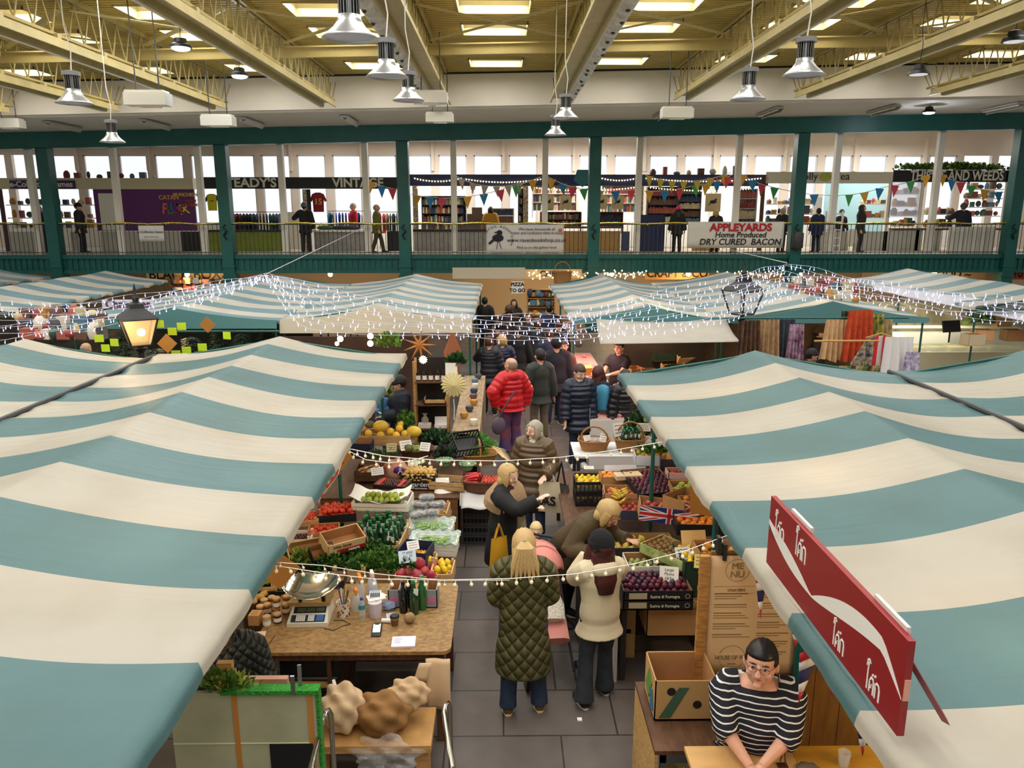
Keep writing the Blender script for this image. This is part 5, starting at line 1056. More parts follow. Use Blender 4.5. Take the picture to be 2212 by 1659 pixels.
# polka dot pot
pt = thing('pen_pot', 'cream pot with red and dark spots holding pens', 'pot', D(743, 1330)); MB().lathe([(.042, 0), (.058, .13), (.06, .135), (.055, .133), (.04, .01)], n=20).build('pot_body', M('e8e0cf', .4), pt)
for k in range(26):
    a_ = k * 2.4; z = .015 + (k % 6) * .02; r_ = .043 + .0145 * z / .13 * 1.0; q = V((math.cos(a_) * r_, math.sin(a_) * r_, z)); MB().ball(q, (.009, .009, .009), 8, 6).build('spot', M('a82a2c', .4) if k % 2 else M('2c2a33', .4), pt)
for k in range(6): MB().cyl((0, 0, .05), (rnd(-.05, .05), rnd(-.04, .04), .2 + .02 * k), .005, n=6).build('pen', [M('a8323c'), BLACK, PAPER, M('6a8a3a'), STEEL, M('22418a')][k], pt)
# bottles and sprays
def spray(label, p, m_, mh, s=1.0):
    o = thing('spray_bottle', label, 'spray bottle', p, R(20)); o.scale = (s,) * 3
    MB().lathe([(.04, 0), (.042, .01), (.042, .12), (.03, .16), (.014, .18), (.014, .2)], n=18).build('bottle_body', m_, o)
    MB().bx(-.012, .012, -.055, .025, .205, .235).cyl((0, 0, .19), (0, 0, .21), .017, n=10).build('spray_head', mh, o); MB().box((0, -.035, .185), (.008, .01, .05), (.5, 0, 0)).build('trigger', mh, o)
CLR = mat('clear_plastic', (.8, .85, .85), .08, alpha=.35, spec=.8)
spray('clear spray bottle with an orange head beside the pot', D(778, 1300), CLR, M('e88a2a', .4), 1.15); spray('small spray bottle with an orange trigger behind the water bottle', D(770, 1318), CLR, M('e88a2a', .4), .9); spray('spray bottle with a white head behind the calculator', D(805, 1290), M('c8ccd8', .4), WHITE, 1.1)
o = thing('water_bottle', 'small water bottle with blue label and blue cap', 'bottle', D(783, 1335)); MB().lathe([(.03, 0), (.031, .03), (.028, .06), (.031, .09), (.031, .13), (.012, .165), (.012, .175)], n=16).build('bottle_body', CLR, o); MB().lathe([(.0318, .09), (.0318, .13)], n=16, cap=False).build('label', M('2f8a9a', .4), o); MB().lathe([(.015, .172), (.015, .19), (.01, .192)], n=12).build('cap', M('1c4a9a', .4), o)
o = thing('tub', 'pale lilac tub carrying a calculator and papers', 'tub', D(811, 1330)); MB().lathe([(.052, 0), (.06, .13), (.06, .135)], n=22).build('tub_body', M('cbbfc8', .5), o)
one('loose_papers', MB().box((0, 0, 0), (.15, .11, .004), (0, 0, .4)).box((.02, .01, .004), (.12, .09, .004), (0, 0, .9)), PAPER, 'white slips of paper lying on the lilac tub', 'paper', D(812, 1290, .99), smooth=False)
cc = thing('calculator', 'white desk calculator with dark keys on top of the tub', 'calculator', D(811, 1286, 1.0), R(6), rot=(R(18), 0, R(6))); MB().bx(-.05, .05, -.04, .045, 0, .012).build('calculator_body', M('d8dce0', .4), cc, smooth=False)
for i in range(5):
    for j in range(4): MB().bx(-.042 + i * .017, -.03 + i * .017, -.033 + j * .013, -.024 + j * .013, .012, .016).build('key', BLACK, cc, smooth=False)
MB().bx(-.042, .042, .024, .04, .012, .014).build('display', M('9ab8c8', .2), cc, smooth=False)
for k, (px, py) in enumerate(((872, 1322), (885, 1310))): bottle('near black glass bottle, ' + ['left' , 'right'][k] + ' of the dark pair on the desk', D(px, py), GLASSB, BLACK, None, 1.05, 'dark bottles on the desk', tagged=False)
bottle('tall green bottle with a white neck card on the desk', D(895, 1325), GLASSG, M('2f8a48', .4), None, 1.15, 'tall green bottles on the desk', name='wine_bottle'); bottle('plain tall green bottle at the right of the desk group', D(912, 1315), mat('bright_green_glass', h2('1f5a2a'), .08, spec=.8), M('2f8a48', .4), None, 1.15, 'tall green bottles on the desk', tagged=False, name='wine_bottle')
tw = thing('twine_ball', 'ball of natural twine', 'twine', D(885, 1345)); mb = MB().ball((0, 0, .045), (.048, .048, .045), 18, 12, f=lambda p: p * (1 - .25 * math.exp(-(p.x ** 2 + p.y ** 2) * 20) if p.z > 0 else 1)); mb.build('ball', mat('twine', h2('a8865a'), .9, noise=.3, ns=50, stretch=(1, 1, 5), bump=.8, bs=70), tw)
MB().tube([(.03, -.02, .01), (.07, -.03, .004), (.06, .03, .004)], .002, 4).build('loose_end', M('a8865a', .9), tw)
cu = thing('coffee_cup', 'kraft paper coffee cup with black lid', 'cup', D(853, 1352)); MB().lathe([(.026, 0), (.037, .085)], n=20).build('cup_body', M('b88a4a', .7), cu); MB().lathe([(.04, .083), (.04, .092), (.034, .1), (.032, .102)], n=20).build('lid', BLACK, cu); MB().lathe([(.0285, .01), (.036, .07)], n=20, cap=False).build('sleeve', M('6a4a28', .8), cu)
cr = thing('card_reader', 'black card reader with a lit pale screen', 'card reader', D(814, 1365), 0, rot=(R(12), 0, R(3))); MB().loft([(0, -.075, .012), (0, .075, .02)], [(.04, .014)] * 2, 16, sq=3).build('reader_body', BLACK, cr); MB().bx(-.03, .03, -.035, .06, .028, .0325).build('screen', mat('lit_screen', (.8, .9, .88), .3, emit=(.75, .9, .85), es=.8), cr, smooth=False)
one('till_roll', MB().cyl((-.04, 0, .018), (.04, 0, .018), .018, n=14), PAPER, 'white till roll lying beside the coffee cup', 'till roll', D(835, 1345), R(-8))
one('blue_cloth', MB().ball((0, 0, .03), (.06, .05, .045), 16, 10, f=lambda p: p * (1 + .18 * math.sin(p.x * 11 + p.z * 8) * math.cos(p.y * 9))), M('8b96b4', .9), 'crumpled pale blue cloth behind the card reader', 'cloth', D(840, 1315))
card_tag(D(845, 1330, .87), .08, .05, 15, -60, 'small printed blue slip beside the cloth', M('c8d4e4', .8))
nb = thing('notepad', 'lined notepad with pencil notes on the desk', 'notepad', D(872, 1388), R(3)); MB().bx(-.095, .095, -.075, .075, 0, .012).build('pages', M('e4dcea', .8), nb, smooth=False)
w_ = MB()
for k in range(7): w_.bx(-.075, -.075 + rnd(.03, .09), .05 - k * .013, .053 - k * .013, .012, .0125)
w_.build('handwriting', M('8a86a0', .8), nb, smooth=False)
for k, px in enumerate((855, 935)):
    c = crate('card', 'carton', 'grey carton printed pink, ' + ['left', 'right'][k] + ' of the desk bottles', D(px, 1300, .85 if k else .85), 0, .1, .22, .17, M('8a8d92', .6), group='grey cartons'); MB().bx(-.03, .03, -.114, -.11, .05, .1).build('label', M('c86a8a', .6), c, smooth=False)
crate('card', 'shallow_tray', 'slatted pale tray of dried slices behind the scale', D(700, 1262, .85), 4, .4, .22, .08, BLP)
crate('wood', 'crate', 'slatted wooden crate standing behind the spotted pot', D(760, 1275, .62), 0, .3, .2, .28)
c = crate('wood', 'okra_crate', 'small crate of green okra at the canopy edge', D(572, 1272, .86), 5, .22, .2, .07); beans(c, 14, M('7a8a3a', .6), .07, .06, .05, .08, .009)
crate('mesh', 'plastic_crate', 'black mesh crate behind the jars', D(585, 1290, .8), 2, .42, .16, .1)
# under the desk
m = thing('microwave', 'black appliance with a silver handle strip under the desk', 'appliance', (xl + .45, yf + .25, .54)); MB().bx(-.24, .24, -.16, .16, 0, .24).build('body', M('101013', .35), m, smooth=False); MB().bx(-.22, .22, -.175, -.165, .02, .04).build('handle', STEEL, m, smooth=False)
bn = thing('low_bench', 'low wooden bench with chunky legs under the desk', 'bench', (-.98, 5.1, 0)); MB().bx(-.45, .45, -.2, .25, .38, .44).build('plank', WOOD, bn, smooth=False)
for sx in (-1, 1): MB().bx(sx * .38 - .05, sx * .38 + .05, -.16, -.06, 0, .38).build('leg', WOOD, bn, smooth=False)
def crumple(name, label, cat_, p, r, m, amp=.16, loc_rz=0): return one(name, MB().ball((0, 0, 0), r, 40, 28, f=lambda q: q * (1 + amp * math.sin(q.x * 5 + q.y * 4) * math.cos(q.z * 6 + q.x * 2) + amp * .3 * math.sin(q.y * 9 + q.z * 7))), m, label, cat_, p, loc_rz, ang=60)
crumple('paper_bag', 'crumpled cream paper bags heaped on the bench', 'paper bag', (-1.2, 5.1, .62), (.16, .14, .18), M('cdb08a', .8)); crumple('paper_bag', 'torn brown paper crumpled on the bench, right of the cream bags', 'paper bag', (-.9, 5.08, .58), (.2, .15, .16), M('8a6234', .8)); crumple('paper_bag', 'pale paper bag pushed behind the brown one', 'paper bag', (-.72, 5.2, .66), (.15, .1, .12), M('c0a07a', .8))
crumple('plastic_film', 'clear crinkled plastic wrap trailing off the bench', 'plastic wrap', (-.86, 4.9, .36), (.22, .1, .13), mat('crinkle_film', (.9, .9, .88), .08, alpha=.16, bump=1, bs=20, spec=1), .3)
hb = thing('hanging_paper_bags', 'bundle of cream paper bags hanging from the desk corner', 'paper bags', atz(945, 1425, .8)); MB().grid(lambda i, j: (-.09 + .19 * i, -.03 * math.sin(j * 3) + .01 * math.sin(i * 6), -.44 * j), 8, 12).build('bag_stack', M('d8b890', .8), hb).modifiers.new('s', 'SOLIDIFY').thickness = .03
MB().grid(lambda i, j: (-.14 + .1 * i - .05 * j, -.05, .0 - .16 * j), 4, 4).build('folded_flap', M('e0c49c', .8), hb).modifiers.new('s', 'SOLIDIFY').thickness = .006
spray('spray bottle with a white trigger head under the desk', (-1.32, 5.35, .44), M('2a2a2c', .4), WHITE, 1.0)
# board in front, clamps, ivy, rails
pa, pb = aty(365, 1495, 3.9), aty(682, 1490, 3.9)
bd = thing('stall_back_board', 'pale green painted board edged with green turf in the near left corner', 'board', ((pa.x + pb.x) / 2, 3.9, 0)); bw = (pb.x - pa.x) / 2; bz = pa.z
PGB = mat('pale_green_board', h2('a8a888'), .8, noise=.1, ns=3, bump=.2, bs=8)
MB().bx(-bw, bw, -.012, .012, .3, bz).build('board', PGB, bd, smooth=False); MB().bx(-.06, -.03, -.017, -.012, .3, bz).bx(bw - .05, bw - .02, -.017, -.012, .3, bz).build('glue_strip', M('b87a34', .8), bd, smooth=False)
MB().bx(-bw, bw, -.016, -.012, bz - .33, bz - .325).build('crack', M('e0dcae', .8), bd, smooth=False)
tf = MB().bx(-bw + .3, bw + .02, -.03, .04, bz - .005, bz + .02).bx(bw, bw + .02, -.02, .04, .3, bz); tf.build('turf_edging', mat('turf', h2('2f8a2a'), .95, noise=.3, ns=60, bump=1, bs=80), bd, smooth=False)
MB().bx(bw - .28, bw - .03, -.02, -.013, .3, bz - .33).build('dark_patch', M('0e0f12', .9), bd, smooth=False)
one('timber_post', MB().bx(-.045, .045, -.02, .02, 0, 1.62), WOOD, 'upright bare timber post behind the green board', 'post', atz(484, 1410, 1.68).xy.to_3d(), smooth=False)
one('timber_rail', MB().bx(-.16, .16, -.02, .02, 1.48, 1.54), mat('pink_timber', h2('b98a72'), .7), 'short pinkish timber rail behind the ivy', 'board', (aty(565, 1480, 4.1).x, 4.1, 0), smooth=False)
for k, (px, py) in enumerate(((640, 1480),)):
    q = aty(px, py, 3.9); cl_ = thing('bulldog_clip', 'steel clip gripping the top of the green board', 'clip', q); MB().box((-.01, -.03, .02), (.022, .012, .12), (.05, 0, 0)).build('front_jaw', STEEL, cl_, smooth=False); MB().box((.014, .03, .03), (.022, .012, .15), (-.1, 0, .2)).build('rear_jaw', STEEL, cl_, smooth=False)
leafclump('ivy_garland', 'green artificial ivy trailing along the top of the board', 'ivy', aty(470, 1480, 3.92), (.22, .06, .07), 260, .05, M('4a6a22', .5), M('7a8a2c', .5))
CHR = M('b8b8b4', .15, metal=1)
for px0, py0, px1, l in ((703, 1540, 672, 'left of the bench'), (963, 1524, 978, 'beside the hanging paper bags')):
    A = aty(px0, py0, 4.15); B_ = aty(px1, 1659, 3.55); one('chrome_rail', MB().tube([(A.x + .02, 4.2, .0), (A.x + .02, 4.2, A.z - .05), (A.x + .01, 4.19, A.z - .01), A, (A.x - .01, 4.12, A.z - .03), (B_.x, B_.y, B_.z), (B_.x + (B_.x - A.x) * .6, 3.2, B_.z - .45)], .016, 10), CHR, 'bent chrome handrail ' + l, 'handrail', group='chrome rails')
wp = atz(505, 1400, 1.3)
person('person in a dark green quilted coat sitting half hidden under the left canopy edge', (wp.x - .12, wp.y + .1, -.1), 200, 1.66, quilt('dark_quilt', h2('1b211c'), 20), BLK, BLK, DKH, 'short', bulk=.06, slen=.3, voxel=.012, wide=1.15)
one('paper_cup_stack', MB().bx(-.02, .02, -.02, .02, 0, .01), PAPER, 'tiny white slip on the floor by the flared jeans', 'paper scrap', atz(1252, 1555, .0), smooth=False)
# ---------------------------------------------------------------- right fruit stall
def Q(px, py, z=.85): return atz(px, py, z)
table('fruit_table', 'long dark trestle under the right fruit crates', .72, 2.55, 6.95, 10.2, .7, panel=M('26201b', .8))
table('chipboard_table', 'chipboard topped table with dark legs under the plum crate', 1.04, 2.0, Q(1400, 1308, .78).y, 7.0, .78, OSB, M('2b2a28', .6))
one('white_side_panel', MB().bx(-.015, .015, 0, .75, 0, .75), M('d8d6d2', .6), 'white painted end panel below the plum crate', 'panel', (1.03, Q(1400, 1308, .78).y + .01, 0), smooth=False)
for k in range(2):
    c = crate('card', 'plum_carton', 'black cardboard plum carton with gold print, ' + ['lower of the two', 'upper one full of plums'][k], (*Q(1412, 1292, .8).xy, .785 + k * .09), 0, .62, .38, .095, BLKC, group='stacked plum cartons')
    text('Susine di Romagna', .035, M('cfc9b8', .5), c, (.06, -.195, .04)); MB().bx(-.26, -.1, -.194, -.191, .02, .075).build('printed_picture', M('b8a888', .6), c, smooth=False); MB().lathe([(.018, 0), (.022, 0)], n=16, cap=False).build('ring_emblem', M('cfc9b8', .5), c, (.26, -.194, .045), (R(90), 0, 0))
fill(c, PLUM, 'plum', 'dark plum in the front black carton with gold print', 'plum', 'plums in the front carton', .54, .3, .07, .056, 2, jit=.1)
card_tag(wm(c) @ V((.13, 0, .16)), .17, .14, -12, -28, 'white handwritten card standing in the front plums', txt=['Large', 'Plums', '£6/kg'])
c = crate('card', 'carton', 'white and red carton of green plums behind the front plums', Q(1412, 1232, .86), 2, .56, .32, .12, WHC); fill(c, GRN, 'green_plum', 'green plum in the white and red carton', 'plum', 'green plums', .46, .18, .06, .06, 1, drop=.15); card_tag(wm(c) @ V((.05, -.03, .13)), .14, .08, 5, -50, 'white card lying on the green plums'); text('fresh', .04, M('b8323a'), c, (-.283, 0, .06), (R(90), 0, R(-90)))
c = crate('card', 'carton', 'dark carton of yellow pears and black figs', Q(1382, 1190, .9), 1, .68, .38, .12, BLKC); fill(c, PEAR, 'pear', 'yellow green pear in the dark carton', 'pear', 'pears', .36, .26, .07, .08, 1, x0=-.1); fill(c, DKF, 'dark_fig', 'near black fig at the right of the pears', 'fig', 'black figs', .16, .26, .06, .055, 1, x0=.23)
c = crate('card', 'carton', 'long green printed carton of brown kiwis set at an angle', Q(1458, 1206, 1.0), 38, .34, .6, .1, mat('green_print', h2('6f8f3a'), .6, col2=h2('c8cc8a'), ns=9)); fill(c, KIWI, 'kiwi', 'brown kiwi fruit in the angled green carton', 'kiwi', 'kiwis', .27, .52, .06, .066, 1); card_tag(wm(c) @ V((-.06, -.14, .12)), .15, .12, 10, -35, 'white card on the kiwis')
one('brown_card', MB().box((0, 0, 0), (.24, .004, .2), (R(-30), 0, R(3))), M('d8b070', .8), 'blank brown card propped over the kiwis', 'card sign', Q(1499, 1168, 1.16), smooth=False)
c = crate('card', 'carton', 'dark carton of loose oranges', Q(1518, 1140, 1.0), -3, .62, .46, .13, BLKC); fill(c, ORNG, 'orange', 'bright orange in the dark carton', 'orange', 'oranges', .5, .36, .08, .082, 1)
c = crate('card', 'carton', 'small brown carton of paler oranges behind the loose ones', Q(1505, 1095, 1.12), 4, .38, .2, .1, KRAFT); fill(c, PEACH, 'orange', 'pale orange in the small brown carton', 'orange', 'pale oranges', .3, .12, .07, .08, 1)
# union flag cartons
UB, UR, UW = M('22306e', .5), M('c9252c', .5), M('ece6e0', .5)
def flag(c, w, h, y, x0=0, rz=0, off=0, name='union_flag', z0=0):
    """union flag printed on a carton side; plane at local y"""
    f = obj(name, MB().bx(-w / 2, w / 2, -.001, .001, 0, h).mesh('flag_ground', UB, False), c, (x0, y, z0), (0, 0, rz))
    L = math.hypot(w, h); a = math.atan2(h, w)
    def strip(ang, wd, m, d, nm):
        mb = MB(); k = 0
        if ang is None: mb.bx(-w / 2, w / 2, -.001 - d, -d, h / 2 - wd / 2, h / 2 + wd / 2).bx(-wd / 2, wd / 2, -.001 - d, -d, 0, h)
        else:
            for s in (-1, 1):
                hw = wd / 2 / math.cos(a); P = [(-w / 2, -d, h / 2 - s * h / 2 - 0), (-w / 2 + wd * .8, -d, h / 2 - s * h / 2), (w / 2, -d, h / 2 + s * h / 2 - s * wd * .6), (w / 2, -d, h / 2 + s * h / 2), (w / 2 - wd * .8, -d, h / 2 + s * h / 2), (-w / 2, -d, h / 2 - s * h / 2 + s * wd * .6)]
                mb.poly(P, -.0008, (0, 1, 0))
        mb.build(nm, m, f, smooth=False)
    strip(1, h * .3, UW, .0015, 'white_saltire'); strip(1, h * .1, UR, .0025, 'red_saltire'); strip(None, h * .34, UW, .0035, 'white_cross'); strip(None, h * .2, UR, .0045, 'red_cross')
c = crate('card', 'flag_carton', 'carton of mixed apples printed with a large union flag on two sides', Q(1440, 1120, 1.0), 0, .62, .36, .17, KRAFT); c.rotation_euler = (R(-4), R(5), R(-8)); flag(c, .62, .17, -.184); flag(c, .36, .17, 0, .314, R(90))
fill(c, APPR, 'apple', 'red and yellow apple in the large flag carton', 'apple', 'apples in the large flag carton', .5, .26, .1, .08, 1)
c = crate('card', 'flag_carton', 'flag printed carton leaning behind the large one, seen from its side', Q(1478, 1105, 1.06), 40, .4, .3, .2, KRAFT, group='flag cartons'); flag(c, .4, .2, -.153)
c = crate('card', 'carton', 'carton of red apples at the aisle side under the bananas', Q(1345, 1112, .9), -5, .4, .34, .12, M('3a3f55', .6)); fill(c, APPR, 'apple', 'red apple in the carton nearest the aisle', 'apple', 'apples nearest the aisle', .32, .26, .08, .078, 1)
c = crate('card', 'flag_carton', 'small flag sided carton of nectarines and peaches beside the bananas', Q(1350, 1078, .96), -5, .5, .3, .12, KRAFT); flag(c, .3, .12, 0, -.254, R(-90)); fill(c, APPR, 'nectarine', 'red nectarine around the bananas', 'nectarine', 'nectarines', .42, .22, .06, .08, 1)
BAN = MB().loft([(-.09, 0, .03), (-.075, 0, .02), (-.04, 0, .002), (0, 0, -.004), (.04, 0, .002), (.075, 0, .022), (.09, 0, .036)], [.005, .013, .018, .019, .018, .012, .005], 9).mesh('banana', fmat('banana', 'dcb83a', 'c8b04a', 6))
for k in range(6): o = obj('banana', BAN, None, Q(1335 + 3 * (k % 3), 1060 + 5 * k if k < 4 else 1086, 1.08 - .01 * k), (0, .1, R(10 + 8 * k))); tag(o, 'yellow banana lying on the nectarines', 'banana', 'bananas'); o.scale = (1.15,) * 3
c = crate('card', 'plum_tray', 'large open tray of dark red plums in rows', Q(1403, 1052, 1.06), 12, .5, .66, .09, BLKC, tilt=6); fill(c, PLUM, 'plum', 'dark red plum in the large open tray', 'plum', 'plums in the large tray', .42, .58, .06, .057, 1, jit=.08)
c = crate('card', 'carton', 'carton of green apples at the canopy edge', Q(1485, 1068, 1.06), 0, .4, .3, .12, KRAFT); fill(c, APPG, 'green_apple', 'green apple in the carton at the canopy edge', 'apple', 'green apples', .3, .2, .09, .085, 1)
c = crate('card', 'carton', 'small pink and white carton of pink apples', Q(1468, 1036, 1.1), 0, .32, .2, .12, M('e2b8b8', .6)); fill(c, APPR, 'apple', 'pink apple in the small pink carton', 'apple', 'pink apples', .22, .12, .08, .07, 1)
c = crate('card', 'carton', 'brown carton of small oranges next to the lemon crates', Q(1338, 1040, 1.0), 3, .48, .22, .1, KRAFT); fill(c, ORNG, 'clementine', 'small orange in the brown carton beside the lemons', 'orange', 'small oranges', .38, .14, .07, .075, 1)
one('paper_bag_pile', MB().bx(-.16, .16, -.08, .08, 0, .05), M('d9c09a', .8), 'flat pile of brown paper bags on the small oranges', 'paper bags', Q(1356, 1032, 1.12), R(8), smooth=False)
card_tag(Q(1340, 1015, 1.1), .4, .12, 2, -15, 'long blank white card behind the small oranges', M('dfe2ec', .7), lines=0)
LS = Q(1275, 1048, .95)
for k in range(4):
    c = crate('mesh', 'lemon_crate', 'black plastic crate beside the aisle, ' + ['bottom of the lemon stack', 'second of the lemon stack', 'third of the lemon stack', 'top one full of lemons'][k], (LS.x, LS.y + .1, .42 + k * .15), 0, .36, .34, .145, group='lemon crate stack')
    fill(c, LEM, 'lemon', ['lemon showing inside the lower black crates', 'lemon showing inside the lower black crates', 'lemon showing inside the lower black crates', 'bright lemon in the top black crate'][k], 'lemon', 'lemons in the black crates' if k < 3 else 'lemons in the top crate', .28, .26, .1, .068, 1)
for k in range(3): crate('mesh', 'plastic_crate', 'maroon plastic crate under the lemon stack, ' + ['lowest', 'middle', 'uppermost'][k], (LS.x, LS.y + .1, .003 + k * .14), 0, .37, .35, .135, M('4a2226', .5), group='maroon crates')
card_tag(Q(1272, 1010, 1.14), .12, .05, 0, -60, 'white card lying on the top lemons')
c = crate('card', 'carton', 'blue and white carton of yellow fruit with leaves', Q(1412, 1000, 1.1), -4, .5, .3, .14, M('d8dce8', .6)); fill(c, PEAR, 'quince', 'yellow quince among leaves', 'quince', 'quinces', .36, .2, .11, .09, 1)
for k in range(3): leafclump('fruit_leaves', 'green leaf sprig among the quinces, ' + ['left', 'middle', 'right'][k], 'leaves', wm(c) @ V((-.15 + .15 * k, 0, .15)), (.1, .08, .05), 26, .09, LEAF, LEAFL, group='leaf sprigs')
crate('card', 'carton', 'small dark printed carton beside the quinces', Q(1445, 1015, 1.12), -6, .22, .16, .16, M('2a2233', .6))
for k, (px, py) in enumerate(((1448, 985), (1472, 998), (1452, 1005))): one('brown_bag', MB().loft([(0, 0, 0), (0, 0, .2), (0, 0, .3), (.02, 0, .34)], [(.09, .06), (.095, .06), (.07, .03), (.05, .012)], 14, sq=1.5), mat('brown_bag', h2('b8874a'), .6, noise=.15, ns=8, bump=.5, bs=14), 'wrapped brown packet under the right canopy, ' + ['rear', 'right', 'front'][k], 'packet', Q(px, py + 22, 1.02), group='brown packets')
one('kraft_flap', MB().box((0, 0, 0), (.34, .006, .3), (R(10), 0, R(-30))), mat('kraft_card', h2('b37a34')), 'large brown card sheet hanging under the right canopy edge', 'card sign', Q(1528, 1085, 1.5), smooth=False)
c = crate('card', 'green_carton', 'dark green carton with hand holes beside the menu', Q(1503, 1262, .8), 3, .36, .44, .34, GRNC); MB().bx(-.06, .06, -.224, -.22, .22, .26).bx(-.06, .06, -.224, -.22, .06, .1).build('hand_hole', KRAFT, c, smooth=False); fill(c, LEM, 'lemon', 'lemon on top of the dark green carton', 'lemon', 'lemons on the green carton', .24, .3, .3, .07, 1)
card_tag(Q(1516, 1213, 1.25), .13, .12, -15, -25, 'yellow handwritten card beside the menu', M('e0cc7a', .8))
c = crate('card', 'carton', 'brown carton of peaches behind the menu board', Q(1560, 1210, 1.1), 0, .5, .3, .14, KRAFT); fill(c, PEACH, 'peach', 'orange peach in the carton behind the menu', 'peach', 'peaches behind the menu', .4, .2, .1, .078, 1, drop=.3)
# white table with baskets
t = table('white_table', 'white topped table with two handled baskets', 1.02, 2.25, 10.4, 11.1, .85, M('e2e2e4', .5), M('3a3a3c', .4))
c = crate('basket', 'berry_basket', 'wicker basket of berry tubs on the white table, left of the pair', (1.33, 10.72, .855), -8, .46, .34, .15, WICK, cat_='basket'); handle(c, .4, .14, .2)
punnet('tub of dark berries in the left wicker basket', wm(c) @ V((-.06, .03, .08)), 20); punnet('second tub of dark berries in the left wicker basket', wm(c) @ V((.07, .04, .08)), -10); punnet('tub of red raspberries in the left wicker basket', wm(c) @ V((.02, -.06, .08)), 0, fruit('r', .01, [M('c8323c', .5)]))
card_tag(wm(c) @ V((-.1, -.02, .17)), .13, .08, 35, -30, 'white card at the left in the berry basket'); card_tag(wm(c) @ V((.13, 0, .18)), .1, .13, -30, -20, 'white folded card at the right in the berry basket')
c = crate('basket', 'bottle_basket', 'wicker basket of green bottles on the white table, right of the pair', (1.85, 10.72, .855), 2, .46, .38, .18, WICK, cat_='basket'); handle(c, .4, .17, .24); mw = wm(c)
for j in range(3):
    for i in range(4): b_ = dup(bproto, mw @ V((-.12 + .075 * i, -.09 + .085 * j, .04)), (rnd(-.08, .08), rnd(-.08, .08), rnd(-1, 1)), 'green glass bottle standing in the right wicker basket', 1.0, 'bottles in the basket')
card_tag(mw @ V((-.17, 0, .3)), .18, .2, 30, -15, 'large white card leaning in the bottle basket'); card_tag(mw @ V((.22, .1, .3)), .2, .12, -5, -10, 'white card raised behind the right basket')
leafclump('holly_foliage', 'bushy dark green foliage under the right canopy corner', 'foliage', Q(1385, 930, 1.0), (.28, .24, .3), 900, .07, LEAFD, LEAF); leafclump('holly_foliage', 'variegated yellow green foliage beside the dark bush', 'foliage', Q(1418, 925, 1.1), (.18, .18, .28), 420, .07, LEAF, M('a8a83a', .5))
# cardboard and cabinet in front
c = crate('card', 'banana_box', 'open banana carton printed green and blue on the cabinet', Q(1466, 1520, .86), 0, .42, .36, .3, mat('banana_box', h2('b8905a'), .8)); MB().box((-.214, .02, .16), (.003, .12, .2), (R(30), 0, 0)).build('green_print', M('5f8a3a', .7), c, smooth=False); MB().box((-.2145, -.08, .1), (.003, .1, .14), (R(-20), 0, 0)).build('blue_print', M('2a6a8a', .7), c, smooth=False); MB().poly([(-.18, -.182, .02), (-.05, -.182, .25), (.02, -.182, .25), (-.1, -.182, .02)], .002, (0, -1, 0)).build('leaf_print', M('3a5a44', .7), c, smooth=False)
for x, z in ((-.1, .22), (.08, .12)): MB().lathe([(.03, 0), (.03, .003)], n=16).build('vent_hole', BLACK, c, (x, -.18, z), (R(90), 0, 0))
crate('card', 'carton', 'brown open carton under the chipboard table', Q(1445, 1350, .45), 0, .5, .4, .28, KRAFT)
cb = thing('osb_cabinet', 'chipboard sided cabinet with grey steel frame at the right of the aisle', 'cabinet', (*Q(1440, 1530, .84).xy, 0)); x0, x1, y0, y1 = -.17, .34, -.45, .3
MB().bx(x0, x0 + .02, y0, y1, 0, .82).build('side_panel', OSBL, cb, smooth=False); MB().bx(x0, x1, y0, y1, .82, .85).build('top', WOODD, cb, smooth=False)
for xx in (x0 + .04, x1 - .03): MB().bx(xx, xx + .035, y0, y0 + .035, 0, .82).build('frame_leg', M('4a4a48', .5), cb, smooth=False)
MB().bx(x0 + .04, x1, y0, y0 + .035, .76, .82).build('frame_rail', M('4a4a48', .5), cb, smooth=False)
crumple('carrier_bag', 'pale crumpled carrier bag inside the cabinet', 'bag', Q(1455, 1625, .3), (.1, .1, .16), M('c0b070', .8), .2)
crate('wood', 'crate', 'tall slatted vegetable crate standing beside the aisle', Q(1348, 1395, .0), 0, .12, .42, .62)
# menu board, wood panels
MY = 4.95; a = aty(1530, 1200, MY); b = aty(1710, 1452, MY)
one('timber_frame_post', MB().bx(-.035, .035, -.02, .02, 0, a.z), mat('stamped_timber', h2('a9773a'), .7, noise=.25, ns=14, stretch=(1, 1, 4)), 'stamped timber post at the left edge of the menu', 'post', (a.x - .02, MY, 0), smooth=False)
pn = thing('plywood_screen', 'brown plywood screen behind the seated person', 'screen', ((a.x + b.x) / 2 + .04, MY + .03, 0)); MB().bx(-.34, .36, -.01, .01, 0, a.z + .02).build('sheet', mat('plywood', h2('9c6a34'), .5, col2=h2('7d5026'), ns=4, stretch=(1, 1, .4)), pn, smooth=False)
mn = thing('menu_sheet', 'large cream paper menu headed ME NU for the house of yum', 'menu', ((a.x + b.x) / 2 + .02, MY - .0, (a.z + b.z) / 2)); mw_, mh = (b.x - a.x) / 2, (a.z - b.z) / 2
MB().grid(lambda i, j: (-mw_ + 2 * mw_ * i, -.004 - .03 * max(0, i - .85) ** 1 * 3 * max(0, (1 - j) - .3), -mh + 2 * mh * j), 14, 10).build('paper', M('d9b384', .8), mn).modifiers.new('s', 'SOLIDIFY').thickness = .002
INK = M('8f7348', .8)
def ring(par, x, z, r, t, m, nm): MB().lathe([(r - t, 0), (r, 0), (r, .001), (r - t, .001)], n=36, cap=False).build(nm, m, par, (x, -.007, z), (R(90), 0, 0))
cx = -mw_ * .42; ring(mn, cx, mh * .76, .085, .003, INK, 'menu_ring'); text('ME', .07, INK, mn, (cx, -.007, mh * .76 + .03)); text('NU', .07, INK, mn, (cx, -.007, mh * .76 - .032))
